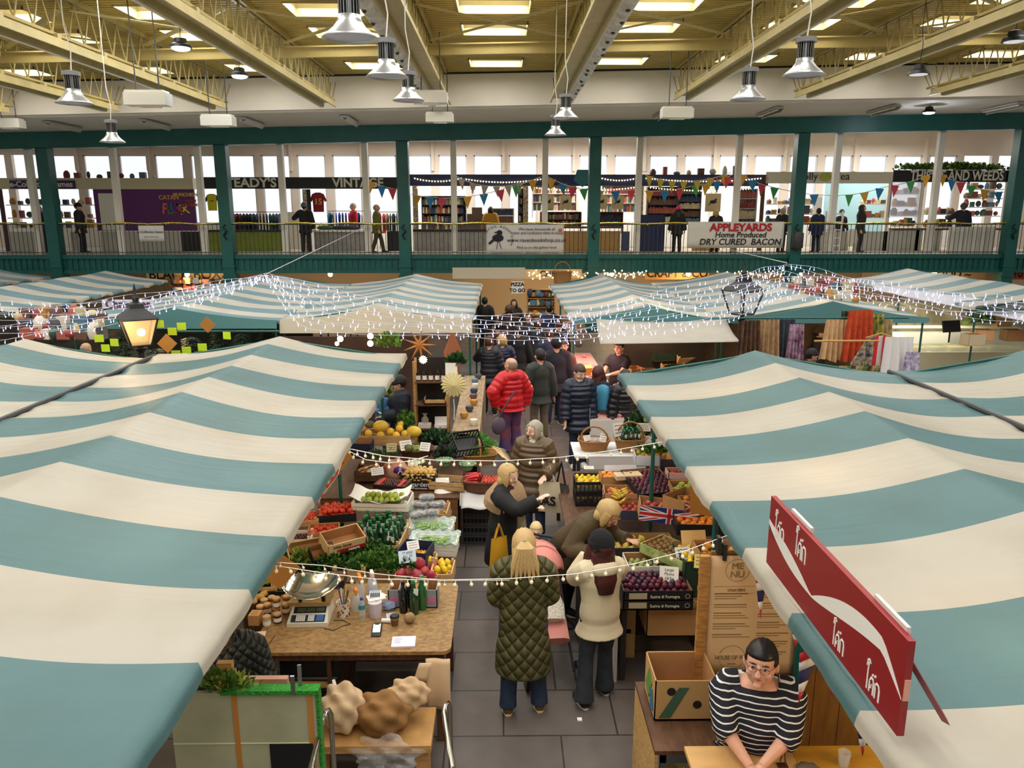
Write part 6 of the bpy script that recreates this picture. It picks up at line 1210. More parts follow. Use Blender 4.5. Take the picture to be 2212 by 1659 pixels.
text('STARTERS', .028, INK, mn, (cx, -.007, mh * .43)); ring(mn, cx, -mh * .72, .095, .003, INK, 'logo_ring'); MB().bx(cx - .12, cx + .12, -.009, -.0065, -mh * .72 - .03, -mh * .72 + .03).build('logo_band', M('d9b384', .8), mn, smooth=False); text('HOUSE OF YUM', .047, INK, mn, (cx, -.0095, -mh * .72), sx=.72); text('* * *', .03, INK, mn, (cx, -.008, -mh * .72 - .055))
ln = MB()
for col, (xa, xb) in enumerate(((-mw_ * .88, -mw_ * .02), (mw_ * .08, mw_ * .85))):
    z = mh * (.36 if col == 0 else .85)
    while z > (-mh * .42 if col == 0 else -mh * .9):
        for q in range(random.choice((2, 3, 3))):
            ln.bx(xa, xa + (xb - xa) * rnd(.55, .98), -.0075, -.0065, z, z + (.006 if q else .009)); z -= .018
        z -= .03
ln.build('menu_text', INK, mn, smooth=False)
MB().bx(-mw_ * .9, -mw_ * .02, -.0075, -.0065, mh * .49, mh * .495).bx(-mw_ * .9, -mw_ * .02, -.0075, -.0065, mh * .37, mh * .375).build('rule_lines', INK, mn, smooth=False)
for k in range(2): one('spring_clamp', MB().bx(-.012, .012, -.03, .03, -.1, .02), BLACK, 'black clamp on the top edge of the menu screen, ' + ['left', 'right'][k], 'clamp', aty(1553 + 12 * k, 1165 + 14 * k, MY), group='black clamps', smooth=False)
q = aty(1800, 1560, 5.0); pnl = thing('plank_screen', 'golden plank screen behind the table at the right', 'screen', (q.x, 5.02, 0)); 
for k in range(4): MB().bx(-.36 + k * .2, -.165 + k * .2, -.012, .012, 0, 1.75).build('plank', mat('golden_plank', h2('a8702c'), .55, col2=h2('8a5a22'), ns=5, stretch=(3, 1, .5)), pnl, smooth=False)
# table in front
ta = atz(1478, 1612, .95); tb = thing('cafe_table', 'high plywood table in the bottom right corner', 'table', (ta.x, ta.y, 0)); GT = mat('ply_top', h2('cfa264'), .5, noise=.12, ns=3, stretch=(1, 3, 1)); GY = mat('golden_top', h2('c08a2a'), .35, noise=.2, ns=3, stretch=(1, 3, 1))
MB().bx(0, .66, -.75, 0, .92, .95).build('left_top', GT, tb, smooth=False); MB().bx(.665, 1.5, -.75, 0, .915, .945).build('right_top', GY, tb, smooth=False)
for x, y in ((.05, -.05), (1.4, -.05), (.05, -.7), (1.4, -.7)): MB().bx(x - .03, x + .03, y - .03, y + .03, 0, .915).build('leg', WOODD, tb, smooth=False)
gl = thing('glass_tumbler', 'clear glass tumbler on the golden table', 'glass', atz(1822, 1652, .945)); MB().lathe([(.03, 0), (.038, .09), (.036, .09), (.028, .006)], n=20).build('glass_wall', CLR, gl)
one('table_number_holder', MB().cyl((-.02, 0, 0), (0, 0, .14), .004, n=6).cyl((.02, 0, 0), (0, 0, .14), .004, n=6).bx(-.03, .03, -.02, .02, 0, .01), M('4a2a1e', .4), 'dark wire holder standing beside the folded hands', 'holder', atz(1690, 1655, .95))
one('folded_cloth', MB().ball((0, 0, .01), (.07, .05, .02), 16, 8, f=lambda p: p * (1 + .1 * math.sin(p.x * 13))), M('6a5a4a', .9), 'dark crumpled cloth at the bottom of the table', 'cloth', atz(1745, 1662, .95))
st_ = thing('stool', 'dark stool under the seated person', 'stool', (sp.x, 4.55, 0)); MB().lathe([(.17, .62), (.17, .66)], n=20).build('seat', WOODD, st_)
for a_ in range(4): MB().cyl((.12 * math.cos(a_ * 1.57 + .8), .12 * math.sin(a_ * 1.57 + .8), .62), (.17 * math.cos(a_ * 1.57 + .8), .17 * math.sin(a_ * 1.57 + .8), 0), .014, n=8).build('leg', BLACK, st_)
# red sign with four white Thai words and a white wave
def onred(px, py, top): return atz(px, py, 2.58 if top else 2.15)
A = atz(1655, 1214, 2.15); B = atz(1937, 1590, 2.15); L_ = (B - A).length; ang = math.atan2(B.y - A.y, B.x - A.x); SH = .43
sg = thing('red_sign_board', 'long red board with white Thai words and a white wave on the right canopy', 'sign', A, ang)
SRED = M('8e1a20', .35)
MB().bx(0, L_, -0, .03, 0, SH).build('board', SRED, sg, smooth=False)
for bx_ in (.25, L_ - .35): MB().bx(bx_, bx_ + .28, .028, .045, SH - .03, SH + .02).build('batten', M('d8ccc8', .6), sg, smooth=False)
MB().bx(L_ - .001, L_ + .004, .004, .028, SH * .38, SH * .6).build('pale_patch', M('dba08a', .6), sg, smooth=False)
MB().loft([(L_ - .08, .03, SH * .8), (L_ - .02, .2, .06)], [(.05, .012)] * 2, 4, ref=(1, 0, 0)).build('prop', SRED, sg, smooth=False)
wv = MB(); N_ = 40; top_, bot_ = [], []
for k in range(N_ + 1):
    u = k / N_; c_ = .30 - .02 * u - .12 * math.sin(min(1, u / .42) * math.pi * .5) * (1 if u < .42 else 1) + (0 if u < .42 else .14 * math.sin((u - .42) / .58 * math.pi) * 1.0)
    if u < .42: th_ = .035 * math.sin(min(1, u / .42) * math.pi) + .012 * (1 - u / .42) + .002; c_ = .27 - .14 * (u / .42) ** .8
    else: v_ = (u - .42) / .58; th_ = .05 * max(0, math.sin(v_ * math.pi)) ** .8 * (1 - .2 * v_) + .002; c_ = .13 + .17 * math.sin(v_ * math.pi * .62) 
    if u >= .42 and v_ > .8: c_ -= .12 * (v_ - .8) / .2
    top_.append((u * L_, -.001, c_ + th_)); bot_.append((u * L_, -.001, c_ - th_))
wv.add(top_ + bot_, [(k, k + 1, N_ + 2 + k, N_ + 1 + k) for k in range(N_)]); o = wv.build('white_wave', WHITE, sg, smooth=False); s_ = o.modifiers.new('s', 'SOLIDIFY'); s_.thickness = .003
GL = [[(0, .62), (.02, .8), (.12, .84), (.16, .78), (.08, .74), (.07, .5), (.07, .0)], [(.2, 0), (.2, .3), (.26, .42), (.36, .42), (.4, .32), (.4, 0)], [(.2, .12), (.29, .17), (.3, .24)], [(.3, .5), (.36, .56)], [(.5, 0), (.5, .3), (.48, .36), (.56, .44), (.66, .42), (.7, .32), (.7, 0)], [(.42, .54), (.48, .6)]]
def thai(x, z, s):
    mb = MB()
    for st in GL: mb.tube([(x + p[0] * s, -.004, z + p[1] * s) for p in st], .0075 * s / .2, 6)
    o = mb.build('thai_word', WHITE, sg); o.scale = (1, .3, 1)
thai(.10, .22, .2); thai(.42, .255, .2); thai(L_ * .60, .035, .17); thai(L_ * .82, .035, .17)
# thai flag bunting under the canopy edge
UBn = M('2a2a58', .8)
def thaiflag(label, P, w, h, rz, tip):
    f = thing('flag_pennant', label, 'pennant', P, R(rz), 'red white and blue pennants')
    rows = [(0, .18, UR), (.18, .36, UW), (.36, .62, UBn), (.62, .8, UW), (.8, 1, UR)]
    for r0, r1, m_ in rows:
        x = lambda r: w / 2 * (1 - r); MB().add([(-x(r0) + tip * r0, -.02 * r0, -h * r0), (x(r0) + tip * r0, -.02 * r0, -h * r0), (x(r1) + tip * r1, -.02 * r1, -h * r1), (-x(r1) + tip * r1, -.02 * r1, -h * r1)], [(0, 1, 2, 3)]).build('stripe', m_, f).modifiers.new('s', 'SOLIDIFY').thickness = .002
for k, (px, py, w_, h_, rz, tip, l) in enumerate(((1645, 1240, .1, .3, 20, 0, 'uppermost, hanging over the menu'), (1722, 1325, .12, .2, 0, 0, 'second, at the menu corner'), (1755, 1400, .2, .28, 30, -.1, 'third, curling near the red sign'), (1800, 1430, .1, .18, 0, 0, 'fourth, small and half hidden'), (1868, 1530, .12, .24, 10, 0, 'fifth, above the golden table'), (1935, 1625, .14, .25, 10, 0, 'lowest, at the bottom edge'))): thaiflag('red, white and blue pennant, ' + l, atz(px, py, 2.0), w_, h_, rz, tip)
# pushchair with child
PK = M('d88a80', .6); pc = atz(1192, 1440, 0)
ps = thing('pushchair', 'pink pushchair with a rounded hood and a cream blanket', 'pushchair', (pc.x - .06, pc.y + .05, -0.0), R(8))
HOODP = mat('pink_hood', h2('d4867c'), .65, bump=.2, bs=20)
MB().grid(lambda i, j: (.22 * math.cos(math.pi * i), .32 + .27 * math.sin(math.pi * i) * -math.cos(math.pi * (.12 + .75 * j)), .84 + .26 * math.sin(math.pi * i) * math.sin(math.pi * (.12 + .75 * j))), 24, 14).build('hood', HOODP, ps).modifiers.new('s', 'SOLIDIFY').thickness = .012
for k in range(3): MB().tube([(.22 * math.cos(a), .35 + .12 * k - .08, .84 + .26 * math.sin(a) * (1 - .1 * k)) for a in [math.pi * j / 12 for j in range(13)]], .01, 6).build('hood_rib', HOODP, ps)
MB().loft([(0, .1, .45), (0, .28, .62), (0, .42, 1.0)], [(.19, .06), (.2, .05), (.18, .04)], 14, sq=1).build('seat', PK, ps)
MB().loft([(0, -.25, .38), (0, -.05, .46), (0, .1, .5)], [(.18, .05), (.19, .05), (.19, .06)], 14, sq=1).build('footmuff', PK, ps)
MB().loft([(0, -.12, .52), (0, .02, .6), (0, .14, .7)], [(.16, .04), (.18, .05), (.14, .05)], 14).build('blanket', mat('fluffy', h2('e4dccb'), .95, bump=1, bs=60), ps)
for s in (-1, 1):
    MB().tube([(s * .2, -.35, .12), (s * .2, 0, .4), (s * .2, .35, .75), (s * .19, .62, 1.02)], .012, 8).build('frame_side', BLACK, ps)
    MB().tube([(s * .2, .4, .12), (s * .2, .1, .42)], .012, 8).build('rear_strut', BLACK, ps)
    for y in (-.36, .42):
        wh = MB().loft([(-.02, 0, 0), (.02, 0, 0)], .11, 20); o = wh.build('wheel', BLACK, ps, (s * .24, y, .11)); MB().loft([(-.022, 0, 0), (.022, 0, 0)], .05, 12).build('hub', STEEL, o)
MB().tube([(-.19, .62, 1.02), (0, .66, 1.05), (.19, .62, 1.02)], .014, 8).build('push_handle', BLACK, ps)
chp = atz(1158, 1150, 1.0)
person('small blond child in a dark top peering over the pink pushchair hood', (chp.x, chp.y + .02, .16), 0, .92, M('2a3a40', .8), BLK, BLK, M('d8bc84', .6), 'short', bulk=.02, voxel=.008, heads=1.45, detail=1, skin=SKINP, L=(.12, -.14, .6), Rr=(-.1, -.12, .6))
# bags and shawl
def tote(label, p, rz, w, h, m, hm, hl=.3, mark=False):
    t = thing('tote_bag' if mark else 'shopping_bag', label, 'bag', p, R(rz)); mb = MB()
    mb.grid(lambda i, j: (w * (i - .5) * (.72 + .28 * (1 - j)), -.04 * math.sin(math.pi * i) * math.sin(math.pi * min(1, (1 - j) * .9 + .1)), -h + h * j), 14, 14); mb.grid(lambda i, j: (w * (i - .5) * (.72 + .28 * (1 - j)), .05 * math.sin(math.pi * i) * math.sin(math.pi * min(1, (1 - j) * .9 + .1)), -h + h * j), 14, 14)
    mb.build('bag_body', m, t)
    for y in (-.01, .01): MB().tube([(-w * .2, y, -.01), (-w * .08, y, hl * .6), (0, y, hl), (w * .08, y, hl * .6), (w * .2, y, -.01)], .008, 6).build('strap', hm, t)
    if mark: text('AS', .17, BLACK, t, (0, -.055, -h * .6), name='monogram', bold=.004); MB().box((-.03, -.056, -h * .6), (.012, .003, .17), (0, .5, 0)).build('monogram_stroke', BLACK, t, smooth=False)
tote('cream canvas tote bag with a black interlaced monogram', atz(1187, 1040, .85), -15, .36, .42, mat('canvas_bag', h2('d8c9a8'), .9, bump=.1, bs=60), M('d8c9a8', .9), .22, True)
tote('dark grey net shopping bag hanging beside the cream tote', atz(1212, 1045, .8), -30, .3, .38, mat('dark_net', h2('4a4844'), .8, noise=.5, ns=40), BLK, .3)
tote('mustard yellow carrier bag hanging from the person with the shawl', atz(1078, 1160, .86), 30, .26, .42, M('d09a1e', .6), M('d09a1e', .6), .15)
tote('white and yellow paper bag held by the person with the shawl', atz(1120, 1100, 1.0), 10, .2, .3, mat('printed_bag', h2('d8ccb8'), .7, col2=h2('d8a83a'), ns=7), M('d8ccb8', .7), .05)
sw = atz(1088, 1055, 1.35)
one('shawl', MB().loft([(0, .05, -.16), (0, .02, -.06), (0, 0, .06), (0, 0, .14)], [(.27, .22), (.29, .22), (.2, .16), (.09, .08)], 22), mat('beige_wool', h2('a88a68'), .95, bump=.6, bs=70), 'thick beige shawl around the shoulders of the person pointing', 'shawl', (SHP.x + .06, SHP.y + .04, 1.24), R(62))
bp_ = atz(1302, 860, 1.15)
bpk = thing('backpack', 'bright blue fabric backpack with a red patch', 'backpack', bp_, R(150)); MB().loft([(0, 0, -.22), (0, 0, -.18), (0, 0, .1), (0, 0, .2), (0, 0, .23)], [(.1, .06), (.15, .1), (.14, .09), (.1, .06), (.04, .03)], 18, sq=1).build('pack_body', M('3a86a8', .7), bpk); MB().ball((.04, -.085, 0), (.04, .02, .03), 10, 6).build('patch', M('c0323a', .7), bpk)
o = thing('shoulder_bag', 'purple grey shoulder bag worn across the red puffer jacket', 'bag', atz(1077, 920, .85), R(20)); MB().ball((0, 0, 0), (.12, .06, .15), 14, 10).build('bag_body', M('5a4a5a', .7), o); MB().tube([(0, 0, .12), (.08, -.1, .35), (.22, -.22, .62)], .014, 6).build('strap', M('5a4a5a', .7), o)
# ---------------------------------------------------------------- gallery shops
YS = 30.0
def X(px, y=YS): return aty(px, 440, y).x
def Z(py, y=YS): return aty(1085, py, y).z
GREYP = mat('grey_panel', h2('b9b9b0'), .7, noise=.04, ns=3); BRICKG = mat('grey_brick', h2('9a9a98'), .7, noise=.12, ns=5); OLIVE = mat('olive_panel', h2('7d8a2a'), .6, noise=.1, ns=3); PURP = M('5f1f6a', .5); NVY = M('1e2a58', .5); PAT = mat('patterned_cloth', h2('d8ccb0'), .8, col2=h2('7a6a50'), ns=18)
def pan(par, nm, px0, px1, py0, py1, m, y=YS, th=.04): return MB().bx(X(px0, y), X(px1, y), y - th, y, Z(py1, y), Z(py0, y)).build(nm, m, par, smooth=False)
def shop(label, pans, sign='shop_front'):
    t = thing(sign, label, 'shop front', (0, 0, 0))
    for a in pans: pan(t, *a)
    return t
FT, FB = 386, 409
t = shop('games shop front with a cream fascia, purple sign and purple wall panel', [('fascia', -10, 430, FT, FB, M('d8cfae', .6), YS + .4, .44), ('sign_panel', 28, 168, 390, 408, M('3f2a6a', .5), YS - .05), ('wall_panel', 205, 422, FB, 498, PURP), ('lower_panel', 12, 78, 500, 545, GREYP), ('lower_panel', 145, 166, 500, 545, GREYP), ('lower_panel', 210, 385, 500, 545, GREYP), ('lower_panel', 385, 425, 500, 548, BLACK), ('poster', 215, 252, 418, 497, WHITE, YS - .05), ('plinth', 0, 430, 545, 549, BLACK, YS - .03), ('post', 0, 9, FB, 549, M('4a2a3a', .6))])
text('e-Collectica Games', .29, WHITE, t, (X(98), YS - .11, Z(399)), sx=1.02, bold=.006)
for s_, c_, px, py, z_, a in (('CATAN', 'd8a04a', 366, 427, .22, 0), ('MUNCHKIN', 'e0b84a', 402, 421, .17, 0), ('F', 'e86a6a', 356, 452, .55, .1), ('L', '3a8a5a', 366, 453, .5, 0), ('U', '3a6ac0', 376, 450, .45, 0), ('X', 'd84a3a', 387, 452, .5, .15), ('X', 'e8d04a', 398, 453, .5, -.15), ('TICKET', 'b03a3a', 413, 435, .13, 0), ('TO RIDE', 'b0503a', 413, 443, .13, 0)): text(s_, z_, M(c_, .5), t, (X(px, YS - .05), YS - .06, Z(py)), (R(90), a, 0), bold=.008)
t = shop("vintage clothes shop front with a black fascia reading STEADY'S VINTAGE", [('fascia', 434, 862, 383, 408, M('15171c', .5)), ('lower_panel', 442, 608, 499, 546, OLIVE), ('lower_panel', 675, 792, 499, 548, BRICKG), ('lower_panel', 834, 862, 499, 548, BLACK), ('counter_top', 442, 610, 496, 500, BLACK, YS + .2, .3), ('counter_top', 675, 800, 496, 500, WHITE, YS + .5, .7), ('post', 434, 442, FB, 549, BLACK), ('post', 655, 664, FB, 549, PAT), ('post', 664, 672, FB, 500, BLACK), ('side_panel', 612, 655, 458, 549, WHITE, YS + 1.5)])
text("STEADY'S", .46, M('e8e4d8', .5), t, (X(540), YS - .07, Z(396)), sx=1.1, bold=.014); text('VINTAGE', .46, M('e8e4d8', .5), t, (X(776), YS - .07, Z(396)), sx=1.0, bold=.014)
t = shop('book shop front with a navy fascia strung with fairy lights', [('fascia', 888, 1648, 378, 402, NVY, YS + .4, .44), ('lower_panel', 892, 1052, 499, 548, BRICKG), ('lower_panel', 1215, 1342, 499, 548, OSBL), ('lower_panel', 1374, 1438, 464, 548, NVY, YS - .3), ('lower_panel', 1344, 1362, 500, 547, M('3a4a6a', .6)), ('lower_panel', 1500, 1560, 534, 547, WOOD), ('post', 892, 903, 402, 499, PAT), ('post', 1130, 1141, 402, 499, PAT), ('post', 1378, 1389, 402, 470, PAT), ('post', 1642, 1650, 378, 549, WOODD), ('sill', 892, 1052, 495, 500, BLACK, YS + .2, .3), ('sill', 1160, 1345, 489, 493, WOODD, YS + .2, .4)])
text('BOOKS', .3, M('c04a5a', .5), t, (X(1552), YS - .07, Z(390)), bold=.006)
MB().lathe([(.35, 0), (.35, .03)], n=5).build('hanging_sign', M('3a7a8a', .6), t, (X(1256), YS - .2, Z(384)), (R(90), R(18), 0))
t = shop('craft shop front with a pale fascia reading Jolly Pea', [('fascia', 1650, 1922, 371, 396, M('d6d0be', .6)), ('lower_panel', 1760, 1840, 500, 548, GREYP), ('back_wall', 1780, 1910, 396, 500, M('9cc4cc', .7), 33.4), ('lower_panel', 1850, 1925, 500, 549, GREYP), ('post', 1915, 1923, 396, 549, WHITE)])
text('Jolly', .4, BLACK, t, (X(1742), YS - .07, Z(381))); text('Pea', .4, BLACK, t, (X(1813), YS - .07, Z(381))); MB().ball((X(1777), YS - .06, Z(382)), (.25, .02, .16), 14, 8).build('pea_emblem', M('a8b04a', .6), t)
t = shop('gift shop front with a black fascia reading THISTLE AND WEEDS', [('fascia', 1922, 2170, 367, 393, M('121214', .5)), ('lower_panel', 1925, 2000, 497, 548, GREYP), ('lower_panel', 2005, 2040, 497, 548, GREYP), ('window_panel', 1920, 1985, 393, 470, mat('shop_glass', (.8, .82, .95), .1, alpha=.35), YS), ('post', 1984, 1992, 393, 549, WHITE), ('post', 2165, 2175, 367, 549, WHITE), ('sill', 1925, 2170, 493, 497, WOODD, YS + .2, .3)])
text('THISTLE AND WEEDS', .5, M('e8e4d8', .5), t, (X(2058), YS - .07, Z(380)), sx=.74, bold=.012)
leafclump('fir_garland', 'green leafy garland along the top of the black fascia', 'garland', (X(2045), YS, Z(364)), (2.25, .12, .16), 900, .16, LEAF, LEAFY)
# small goods
PAL = [M(c, .6) for c in ('8a3a3a', 'c8b890', '2a3a5a', '3a5a4a', 'd8d0c0', '6a4a3a', 'b8843a', '4a4a50', 'a85a4a', '5a7a8a')]
BK = [MB().bx(-.02, .02, -.09, .09, 0, .25).mesh('book', m, False) for m in PAL]
nbk = [0]
def bookcase(label, px0, px1, py0, py1, rows, y=32.0, m=M('2a2626', .6), books=True, face=False):
    x0, x1, z0, z1 = X(px0, y), X(px1, y), Z(py1, y), Z(py0, y); t = thing('bookcase', label, 'bookcase', ((x0 + x1) / 2, y, z0)); w = (x1 - x0) / 2; h = z1 - z0
    MB().bx(-w, w, .12, .14, 0, h).build('back', m, t, smooth=False)
    for s in (-1, 1): MB().bx(s * w - .02, s * w + .02, -.14, .14, -.3, h).build('side', m, t, smooth=False)
    for r in range(rows + 1):
        z = h * r / rows; MB().bx(-w, w, -.14, .12, z - .015, z + .01).build('shelf', m, t, smooth=False)
        if r == rows or not books: continue
        x = -w + .05; stuff = MB(); sh = h / rows
        while x < w - .06:
            bh = sh * rnd(.55, .82)
            if nbk[0] < 290: 
                nbk[0] += 1; o = obj('book', random.choice(BK)); o.location = ((x0 + x1) / 2 + x, y - .02, z0 + z + .01); o.scale = (1.4, 1, bh / .25); tag(o, 'book in the ' + label, 'book', 'books in the ' + label)
                x += .064
            else: stuff.bx(x, x + .045, -.1, .08, z + .01, z + .01 + bh); x += .06
        if stuff.v: o = stuff.build('row_of_books', random.choice(PAL), None, ((x0 + x1) / 2, y, z0), smooth=False); tag(o, 'packed books, shelf %d of the ' % (r + 1) + label, 'books', 'books in the ' + label, 'stuff')
for a in (('dark bookcase at the left end of the book shop', 912, 1006, 424, 498, 4), ('tall narrow bookcase beside the patterned post', 1120, 1131, 402, 498, 5), ('white bookcase in the middle behind the cream bags', 1150, 1245, 400, 455, 3, 32.4, WHITE), ('low trolley of books behind the railing', 1168, 1255, 458, 490, 2, 30.7, WOODD), ('white bookcase to the right of the fourth green column', 1298, 1372, 400, 458, 3, 32.4, WHITE), ('low display of cream books right of the column', 1296, 1345, 458, 488, 1, 30.7, WOODD), ('dark bookcase behind the navy cabinet', 1398, 1462, 404, 480, 4), ('tall bookcase behind the pink hat', 1464, 1512, 402, 484, 5), ('pale bookcase at the right end of the book shop', 1586, 1632, 408, 492, 4, 31.0, M('b8b8bc', .6)), ('low white bookcase near the window', 1060, 1110, 450, 498, 3, 32.0, WHITE)): bookcase(*a)
one('book_pile', MB().bx(-.5, .5, -.3, .3, 0, .3).bx(-.3, .35, -.2, .2, .3, .6).bx(-.1, .3, -.2, .2, .6, .85), M('6a5a50', .8), 'heap of books left of the mustard coat', 'books', (X(1025, 31.5), 31.5, Z(495, 31.5)), kind='stuff', smooth=False)
for px, l in ((1184, 'first from the left'), (1222, 'second from the left'), (1299, 'third, beside the green column'), (1334, 'fourth from the left'), (1540, 'large one near the window')):
    s_ = 1.35 if px == 1540 else 1; b_ = thing('tote_bag', 'cream raven print bag hanging in the book shop, ' + l, 'bag', (X(px, 30.3), 30.3, Z(436, 30.3)), 0, 'raven cloth bags'); MB().bx(-.22 * s_, .22 * s_, -.02, .02, -.27 * s_, .23 * s_).build('bag_body', M('c9bb98', .9), b_, smooth=False)
    MB().ball((.0, -.025, .0), (.1 * s_, .01, .05 * s_), 10, 6).ball((.07 * s_, -.025, .06 * s_), (.035 * s_, .01, .03 * s_), 8, 5).box((-.1 * s_, -.025, -.06 * s_), (.1 * s_, .01, .03), (0, -.6, 0)).build('raven_print', M('1c2440', .7), b_); MB().tube([(-.08, 0, .23 * s_), (0, 0, .5 * s_), (.08, 0, .23 * s_)], .012, 5).build('handle', M('c9bb98', .9), b_)
# garments on rails: seen edge on
def garm(nm, m, w=.5, L=.75, th=.05): return MB().loft([(0, 0, -L), (0, 0, -L * .5), (0, 0, -.12), (0, 0, -.03), (0, 0, 0)], [(th * .6, w * .42), (th * .6, w * .4), (th * .6, w * .48), (th * .4, w * .25), (th * .2, .03)], 10).mesh(nm, m)
GC = {c: garm('garment', M(c, .85)) for c in ('2a6a8a', '2a4ac0', '1c2a6a', '7a3a8a', 'c8283a', '1a1c24', '3a4a5a', 'd8d8da', '6a2a34', '20444a', '8a7a5a', '25272c', 'b8452a', '2f4a34')}
def rail(label, px0, px1, py, y, cols, group, sp_=.13, rod=True, s=1.0):
    x0, x1, z = X(px0, y), X(px1, y), Z(py, y); r = thing('clothes_rail', label, 'clothes rail', ((x0 + x1) / 2, y, 0)); w = (x1 - x0) / 2
    MB().cyl((-w, 0, z), (w, 0, z), .015, n=8).build('rod', STEEL, r)
    gz = GZ if z > 3 else 0
    for q in (-w, w): MB().cyl((q, 0, gz), (q, 0, z), .015, n=8).build('upright', STEEL, r)
    x = -w + .06; k = 0
    while x < w - .03:
        c_ = cols[int(k / max(1, (2 * w / sp_)) * len(cols)) % len(cols)] if len(cols) > 4 else random.choice(cols)
        o = obj('garment', GC[c_]); o.location = ((x0 + x1) / 2 + x, y, z - .05); o.rotation_euler = (0, 0, rnd(-.25, .25)); o.scale = (1, s, s * rnd(.92, 1.05)); tag(o, 'garment hanging on ' + group, 'garment', group); x += sp_; k += 1
rail('clothes rail of dark jackets behind the olive panel', 500, 608, 458, 31.4, ['6a2a34', '1a1c24', '3a4a5a', '25272c', '20444a', '3a4a5a'], 'the rail of dark jackets behind the olive panel')
rail('clothes rail of garments in rainbow order behind the red shirt', 708, 800, 456, 32.2, ['2a6a8a', '2a4ac0', '1c2a6a', '7a3a8a', 'c8283a', '1c2a6a', 'd8d8da', 'd8d8da'], 'the rainbow ordered rail behind the red shirt')
rail('short clothes rail of dark tops near the third column', 818, 862, 458, 31.8, ['c8283a', '8a7a5a', '25272c', '25272c', 'd8d8da'], 'the short rail near the third column')
def jersey(label, px, py, y, m, sl, num=None, s=1.0):
    j = thing('football_shirt', label, 'shirt', (X(px, y), y, Z(py, y))); j.scale = (s,) * 3
    MB().poly([(-.3, 0, .42), (-.12, 0, .5), (.12, 0, .5), (.3, 0, .42), (.27, 0, -.5), (-.27, 0, -.5)], .05, (0, -1, 0)).build('shirt_body', m, j, smooth=False)
    for q in (-1, 1): MB().poly([(q * .3, 0, .42), (q * .46, 0, .08), (q * .34, 0, .02), (q * .27, 0, .2)], .05, (0, -1, 0)).build('sleeve', sl, j, smooth=False)
    if num: text(num, .42, M('e0b040', .6), j, (0, -.056, .02), bold=.01); 
    else: MB().bx(-.12, .12, -.056, -.05, .05, .1).build('sponsor_print', BLACK, j, smooth=False)
jersey('yellow football shirt with dark sleeves beside the second green column', 459, 437, YS + .1, M('d8d02a', .8), BLACK, None, .62); jersey('dark red football shirt with a yellow number 15', 688, 437, YS + .1, M('9c1c30', .8), M('9c1c30', .8), '15', .72)
for k, (px, c_) in enumerate(((697, '2a4a34'), (730, '1a1d28'), (752, '202430'))): one('folded_garments', MB().ball((0, 0, .08), (.35, .2, .1), 14, 8), M(c_, .9), 'pile of folded clothes on the counter, ' + ['green at the left', 'navy in the middle', 'dark at the right'][k], 'clothes', (X(px), YS + .3, Z(497)))
# misc goods on shelves in the games, craft and gift shops
PCN = 'maroon cream navy green white brown ochre grey coral blue'.split()
def goods(label, px0, px1, py, y, n, hmax=.3, grp=None):
    for k in range(n):
        h_ = rnd(.4, 1) * hmax; w = rnd(.06, .14); x = X(px0 + (px1 - px0) * (k + .5) / n, y); z = Z(py, y)
        m_ = random.choice(PAL); mb = MB()
        if k % 3 == 0: mb.lathe([(w * .8, 0), (w, h_ * .3), (w * .9, h_ * .7), (w * .4, h_)], n=12); nm = 'jar'
        elif k % 3 == 1: mb.bx(-w, w, -.08, .08, 0, h_); nm = 'box'
        else: mb.ball((0, 0, h_ * .4), (w, w * .7, h_ * .4), 10, 7); nm = 'ornament'
        cn = PCN[PAL.index(m_)] + ' ' + nm + ' ' + label; one(nm, mb, m_, cn, nm, (x, y, z), 0, cn, smooth=nm != 'box')
def shelf(label, px0, px1, py, y, m=WHITE): one('shelf_board', MB().bx(X(px0, y), X(px1, y), y - .15, y + .15, -.04, 0), m, label, 'shelf', (0, 0, Z(py, y)), smooth=False)
for lab, px0, px1, rows, y, n in (('games shop goods behind the counter', 20, 200, (442, 470, 492), 31.5, 11), ('craft shop goods', 1655, 1760, (440, 462, 482), 31.2, 9), ('craft shop goods beside the pale wall', 1860, 1912, (440, 470), 31.6, 5), ('gift shop window goods', 1928, 1982, (418, 445, 465, 488), 31.0, 6), ('gift shop wall shelf goods', 2080, 2160, (408, 428, 447, 466), 32.5, 6), ('gift shop counter goods', 2000, 2060, (462, 490), 30.8, 7), ('deck of things on the games fascia', 140, 350, (386,), YS + .2, 9), ('parcels lying on the book shop fascia', 1395, 1600, (378,), YS + .2, 8)):
    for r, py in enumerate(rows): goods('among the ' + lab + (', row %d' % (r + 1) if len(rows) > 1 else ''), px0, px1, py, y, n, .34); shelf('shelf of the ' + lab + ', level %d' % (r + 1), px0 - 3, px1 + 3, py, y) if len(rows) > 1 else None
